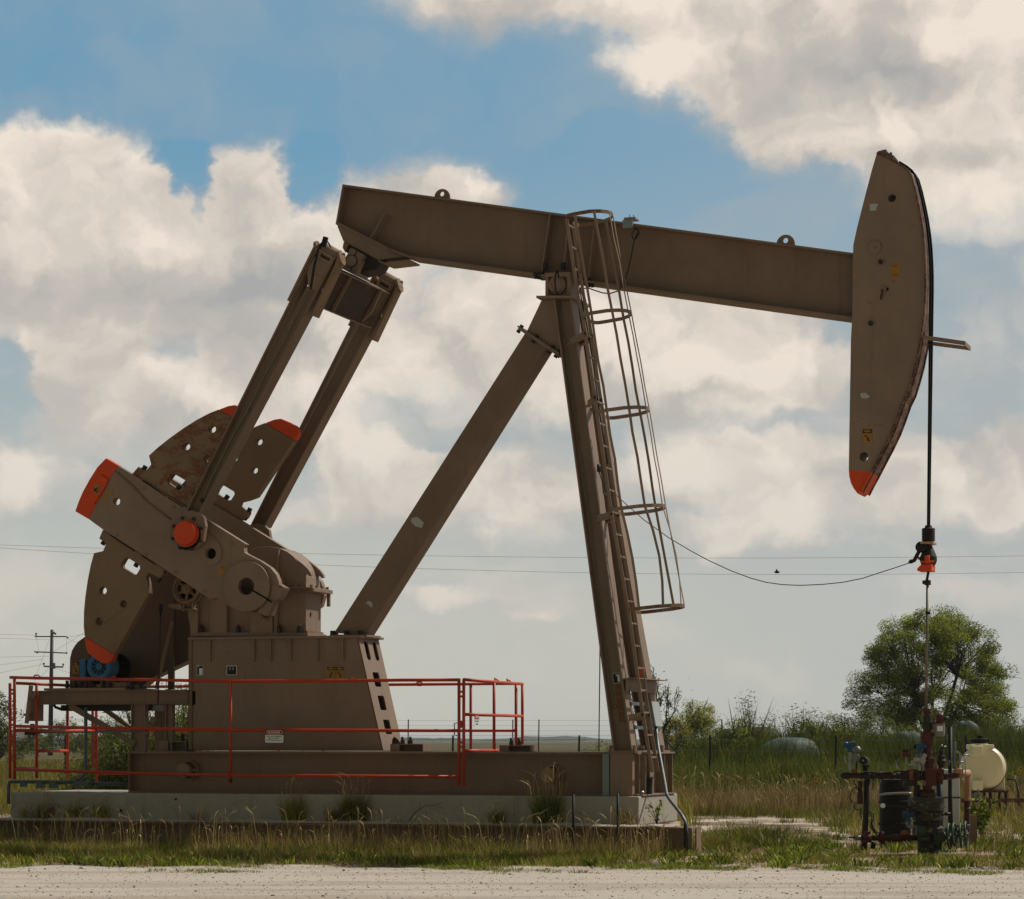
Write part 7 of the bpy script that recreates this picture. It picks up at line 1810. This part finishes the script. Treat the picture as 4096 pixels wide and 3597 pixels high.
    mb = MB(); kl(mb, 241, [(605,8),(610,16),(655,15),(660,18),(700,18),(705,12),(725,12),(730,19),(795,20)], -.04); mb.box(K(192,685,-.08), (.012,.03,.10), Matrix.Rotation(-.2,3,'Y')); kt(mb, [(192,668),(230,668)], 5, -.05); mb.build('needle_valve', M['steel'], o)
    mb = MB(); kl(mb, 308, [(562,4),(565,18),(572,28),(584,35),(600,38),(604,36),(618,28),(628,16),(632,10),(700,10)], .0); mb.build('silver_dome', M['steel'], o)
    mb = MB(); c = K(292, 672, -.05); mb.lathe(c, (-.3,-1,0), [(0,38/KS),(.02,38/KS),(.022,33/KS)], 20); mb.build('gauge', M['galv'], o)
    kt(MB(), [(308,632),(305,700),(300,780),(300,820)], 8, -.02).build('gauge_stem', M['darkiron'], o)
    mb = MB(); c = K(365, 700, -.14); mb.lathe(c, (0.25,1,0), [(0,.03),(.005,.052),(.05,.055),(.055,.05),(.22,.05)], 20); mb.box(K(385,752,-.05), (.10,.10,.03)); kl(mb, 385, [(752,26),(800,26)]); ob = mb.build('black_switch', M['black'], o); MB().cyl(c, c - Vector((0,.006,0)), .012, 8).build('switch_button', M['steel'], ob)
    mb = MB(); mb.box(K(765,612,-.05), (56/KS,.09,36/KS)); mb.build('sensor_top', M['black'], o); MB().box(K(765,642,-.05), (62/KS,.10,44/KS)).build('sensor_body', M['redfit'], o)
    mb = MB(); kl(mb, 776, [(665,5),(690,5),(694,9),(720,7),(724,12),(745,11),(750,8),(800,8)], -.05); mb.build('sensor_stem', M['steel'], o)
    mb = MB(); mb.box(K(905,690,-.1), (.14,.06,.05)); mb.box(K(940,680,-.13), (.05,.03,.13), Matrix.Rotation(.5,3,'Y')); mb.box(K(948,718,-.12), (.02,.03,.08), Matrix.Rotation(.5,3,'Y')); kt(mb, [(860,695),(880,690)], 8, -.1); kl(mb, 905, [(715,20),(760,24),(795,22)], -.06); kl(mb, 862, [(700,8),(760,10)], -.08); mb.box(K(828,740,-.08), (.10,.03,.02)); kl(mb, 912, [(625,12),(655,14)], -.1); mb.build('manifold_valve', M['steel'], o)
    c = K(555, 1132, -.2); mb = MB(); mb.cyl(c, c + Vector((0,.03,0)), 23/KS, 18); mb.cyl(c + Vector((0,-.004,0)), c, 19/KS, 18); mb.build('pressure_gauge', M['white'], o)
    mb = MB(); kt(mb, [(575,1135),(700,1138),(800,1145)], 8, -.15); mb.cyl(K(790,1165,-.14), K(820,1165,-.14), 30/KS, 8); mb.build('gauge_line', M['darkiron'], o)
    mb = MB(); kl(mb, 790, [(1258,10),(1300,16),(1330,12)], -.13); mb.box(K(820,1325,-.16), (.07,.05,.03), Matrix.Rotation(-.6,3,'Y')); mb.ball(K(830,1332,-.18), .03, (1.4,.6,.7)); mb.build('lower_valve', M['steel'], o)
    # support post, cables
    mb = MB(); mb.tube([K(408,870,-.02), K(398,1100,-.02), K(372,1560,-.02)], [26/KS,28/KS,30/KS], 12); mb.build('support_post', M['darkiron'], o)
    mb = MB(); mb.tube([K(338,895,-.04), K(335,1010,-.04)], 20/KS, 10); mb.box(K(335,1060,-.04), (48/KS,.1,110/KS)); mb.build('hanging_fitting', M['rustpipe'], o)
    mb = MB()
    for pts, r in ((((275,890),(300,950),(250,1000),(238,1060),(262,1105),(300,1110),(330,1080),(350,1120)),5), (((300,950),(330,1000),(345,1060),(330,1100)),6), (((285,1120),(278,1150),(310,1175),(350,1160)),5), (((460,880),(462,930),(445,985)),4), (((345,1170),(340,1210),(350,1260)),5),
        (((430,1180),(465,1210),(468,1260),(445,1300),(470,1360),(520,1400)),6), (((425,1200),(450,1240),(440,1320),(480,1390),(500,1420)),6), (((430,1330),(470,1390),(540,1400),(600,1350),(680,1310),(740,1295)),5), (((560,1400),(620,1370),(670,1400)),4), (((665,1330),(690,1290),(715,1310),(700,1350),(670,1345),(668,1310)),4), (((1030,880),(1060,900),(1080,960)),4)):
        kt(mb, list(pts), r, -.08, 6)
    mb.build('loose_cables', M['cable'], o)
    mb = MB(); mb.tube([K(470,1480,0), K(455,1545,0)], [.04,.03], 8); mb.build('short_leg', M['darkiron'], o)
    mb = MB()
    for y, r0 in ((905,20),(925,16)): mb.cyl(K(775,y,-.06), K(880,y+2,-.06), r0/KS, 10)
    mb.box(K(790,922,-.08), (.10,.06,.07)); mb.build('bypass_pipe', M['darkiron'], o)
    mb = MB(); kl(mb, 870, [(930,22),(1060,24)], -.02); kl(mb, 895, [(935,14),(1050,14)], .1); mb.build('riser', M['darkiron'], o)
    mb = MB(); kt(mb, [(650,812),(720,800),(770,806),(840,790),(900,800)], 7, -.08, 6); kt(mb, [(480,820),(520,838),(600,828),(650,838)], 8, -.1, 6); kt(mb, [(380,890),(372,980),(380,1080)], 6, -.07, 6); mb.build('loose_cables', M['cable'], o)
    mb = MB(); mb.box(K(690,735,-.02), (.02,.02,.12)); mb.box(K(845,725,-.06), (.06,.04,.06)); mb.cyl(K(870,660,-.1), K(905,650,-.1), .018, 8); mb.build('valve_fittings', M['steel'], o)
    mb = MB(); mb.cyl(K(885,1450,-.16), K(1000,1450,-.16), 34/KS, 14); mb.cyl(K(1060,1500,-.1), K(1110,1500,-.1), 48/KS, 16); mb.box(K(1070,1470,-.1), (.12,.12,.10)); mb.cyl(K(1150,1365,.0), K(1260,1365,.0), 22/KS, 12); mb.cyl(K(1250,1330,-.02), K(1392,1322,-.02), 10/KS, 8); mb.build('valve_body', M['green'], o)
    return o
wellhead()
def around_well():
    # black drum (process vessel) standing behind
    Y = 36.2; k = FL/Y*2.3932
    u, v = P('k', 670, 1300)[0]; b = AW(u, v, Y); b.z = 0
    o = thing('black_drum', 'black ribbed plastic drum standing behind the left pipes of the wellhead', 'drum', b)
    zt = AW(*P('k', 670, 895)[0], Y).z; R_ = 150/k
    MB().lathe((0,0,0), (0,0,1), [(0,R_*.95),(.05,R_),(zt*.33,R_),(zt*.34,R_+.02),(zt*.37,R_+.02),(zt*.38,R_),(zt*.66,R_),(zt*.67,R_+.02),(zt*.70,R_+.02),(zt*.71,R_),(zt-.05,R_),(zt-.02,R_*.96)], 32).build('shell', M['blackpl'], o)
    MB().lathe((0,0,zt-.02), (0,0,1), [(0,R_*.9),(.04,R_*.9)], 28).build('lid', M['black'], o)
    h = tag(MB().tube([AW(*P('k', x, y)[0], Y-.6) for x, y in ((492,1048),(510,1030),(580,1020),(660,1015),(740,1012),(800,1012),(835,1020))], .016, 8).build('grey_hose', M['steel']), 'light grey hose looped across the front of the black drum', 'hose')
    # white cabinet
    Y = 37.0; k = FL/Y*2.3932
    def C(x, y, dy=0): return AW(*P('k', x, y)[0], Y+dy)
    p0, p1 = C(1128, 1200), C(1290, 785)
    o = thing('white_cabinet', 'white rust-stained steel cabinet standing behind the tan pipe of the wellhead', 'cabinet', ((p0.x+p1.x)/2, Y, 0)); w = p1.x-p0.x
    MB().bb((-w/2, 0, .04), (w/2, .35, p1.z)).build('cabinet_body', M['whitecab'], o, bevel=.008)
    MB().bb((-w/2+.01, -.012, .4), (0-.01, -.001, p1.z-.05)).build('door', M['whitecab'], o); MB().bb((.01, -.012, .4), (w/2-.01, -.001, p1.z-.05)).build('door', M['whitecab'], o)
    MB().bb((-w/2-.01, -.02, p1.z*.62), (w/2+.01, -.014, p1.z*.62+.02)).build('rust_band', M['rustpipe'], o)
    # posts behind
    for x, y0, y1, Yp, lab, r in ((1198,380,1030,36.4,'tall thin black post just right of the white canister',.030),(1098,880,1080,36.0,'short black post left of the white cabinet',.045)):
        a = AW(*P('k', x, y0)[0], Yp); tag(MB().tube([(a.x, Yp, 0), (a.x, Yp, a.z)], r, 10).build('post', M['black']), lab, 'post')
    bx = AW(*P('k', 1400, 1255)[0], 36.5); o = tag(MB().bb((bx.x-.09, 36.5, .0), (bx.x+.08, 36.62, bx.z+.05)).build('ground_box', M['tan_brown']), 'small brown box in the grass below the tan pipe', 'box')
    # cream tank
    Y = 50; def_ = FL/Y
    def A(x, y, dy=0): return AW(*P('k', x, y)[0], Y+dy)
    cx = A(1520, 0).x; zc = A(0, 770).z; zt = A(0, 550).z; zb = A(0, 985).z; o = thing('water_tank', 'cream plastic water tank with black lid among the weeds', 'tank', (cx, Y, 0)); S = 1/(def_*2.3932)
    # horizontal barrel turned slightly: near round end, side seen at right
    mb = MB(); yaw = .30; ax = Vector((sin(yaw), cos(yaw), 0)); c0 = Vector((-.0, 0, zc)); R_ = (985-550)*S/2*1.0
    mb.lathe(c0 + Vector((-20*S,0,0)) - ax*.05, ax, [(0,.02),(.004,R_*.5),(.02,R_*.75),(.06,R_*.92),(.12,R_*1.0),(.20,R_*1.0),(.205,R_*.985),(.225,R_*.985),(.23,R_*1.0),(.42,R_*1.0),(.50,R_*.93),(.53,R_*.6),(.535,.02)], 44)
    mb.build('tank_shell', M['tank'], o)
    mb = MB(); 
    for x0, x1 in ((1402,1502),): mb.box(Vector(((x0+x1)/2*S - 1520*S, .10, A(0,935).z)), ((x1-x0)*S, .5, 100*S))
    mb.box(Vector(((1672-1520)*S, .30, A(0,860).z)), (135*S, .25, 245*S)); mb.build('tank_foot', M['tank'], o, bevel=.02)
    mb = MB(); mb.box(Vector(((1500-1520)*S, .18, A(0,572).z)), (235*S, .42, 50*S)); mb.box(Vector(((1452-1520)*S, .02, A(0,608).z)), (98*S, .3, 95*S)); mb.lathe((-22*S, .18, A(0,550).z), (0,0,1), [(0,80*S),(20*S,76*S)], 28); mb.build('tank_neck', M['tank'], o, bevel=.02)
    mb = MB(); mb.lathe((-22*S, .18, A(0,535).z), (0,0,1), [(0,82*S),(4*S,82*S),(40*S,80*S),(44*S,70*S)], 30)
    for k in range(12): a = 2*pi*k/12; mb.box(Vector((-22*S+cos(a)*82*S, .18+sin(a)*82*S, A(0,515).z)), (.02,.02,34*S))
    mb.lathe((-22*S, .18, A(0,492).z), (0,0,1), [(0,22*S),(10*S,18*S),(12*S,24*S),(32*S,24*S),(36*S,16*S)], 16); mb.build('lid', M['blackpl'], o)
    # band and stand
    mb = MB(); cc_ = c0 + Vector((-20*S,0,0)) + ax*.24; mb.ring(cc_, ax, R_*1.004, .010, 44, 6); mb.build('tank_strap', M['black'], o)
    st = thing('tank_stand', 'rusty brown steel stand carrying the cream tank', 'stand', (cx, Y, 0))
    x0, x1 = (1390-1520)*S, (1745-1520)*S; mb = MB(); mb.bb((x0,-.1,zb-.02-.02),(x1,.75,zb-.0)); mb.build('deck', M['rustpipe'], st)
    for x in (x0+.02, (x0+x1)/2, x1-.06):
        for y in (-.05, .6): MB().bb((x,y,0),(x+.05,y+.05,zb-.04)).build('leg', M['darkiron'], st)
    MB().bb((x0-.2,-.15,.30),(x1+.35,-.10,.38)).build('skid_rail', M['rustpipe'], st)
    q = A(1740, 880); q2 = A(1825, 882); q3 = A(1850, 1000); tag(MB().tube([q, q2, q3, Vector((q3.x, Y, 0))], .018, 8).build('bent_pipe', M['darkiron']), 'thin dark bent pipe at the right side of the cream tank', 'pipe')
around_well()
# little bird and a dark weed on the road edge
def bird():
    p = AW(3108, 2289, 60); o = thing('bird', 'tiny dark bird flying in the sky right of the ladder', 'bird', p)
    mb = MB(); mb.ball((0,0,0), .035, (1.9,.8,.8), 10, 6); mb.ext([Vector(q) for q in ((-.02,0,0),(.03,0,0),(.0,.06,.06),(-.03,.03,.05))], (0,0,.004)); mb.ext([Vector(q) for q in ((-.02,0,0),(.03,0,0),(.0,-.06,.06),(-.03,-.03,.05))], (0,0,.004)); mb.build('body', M['black'], o)
bird()
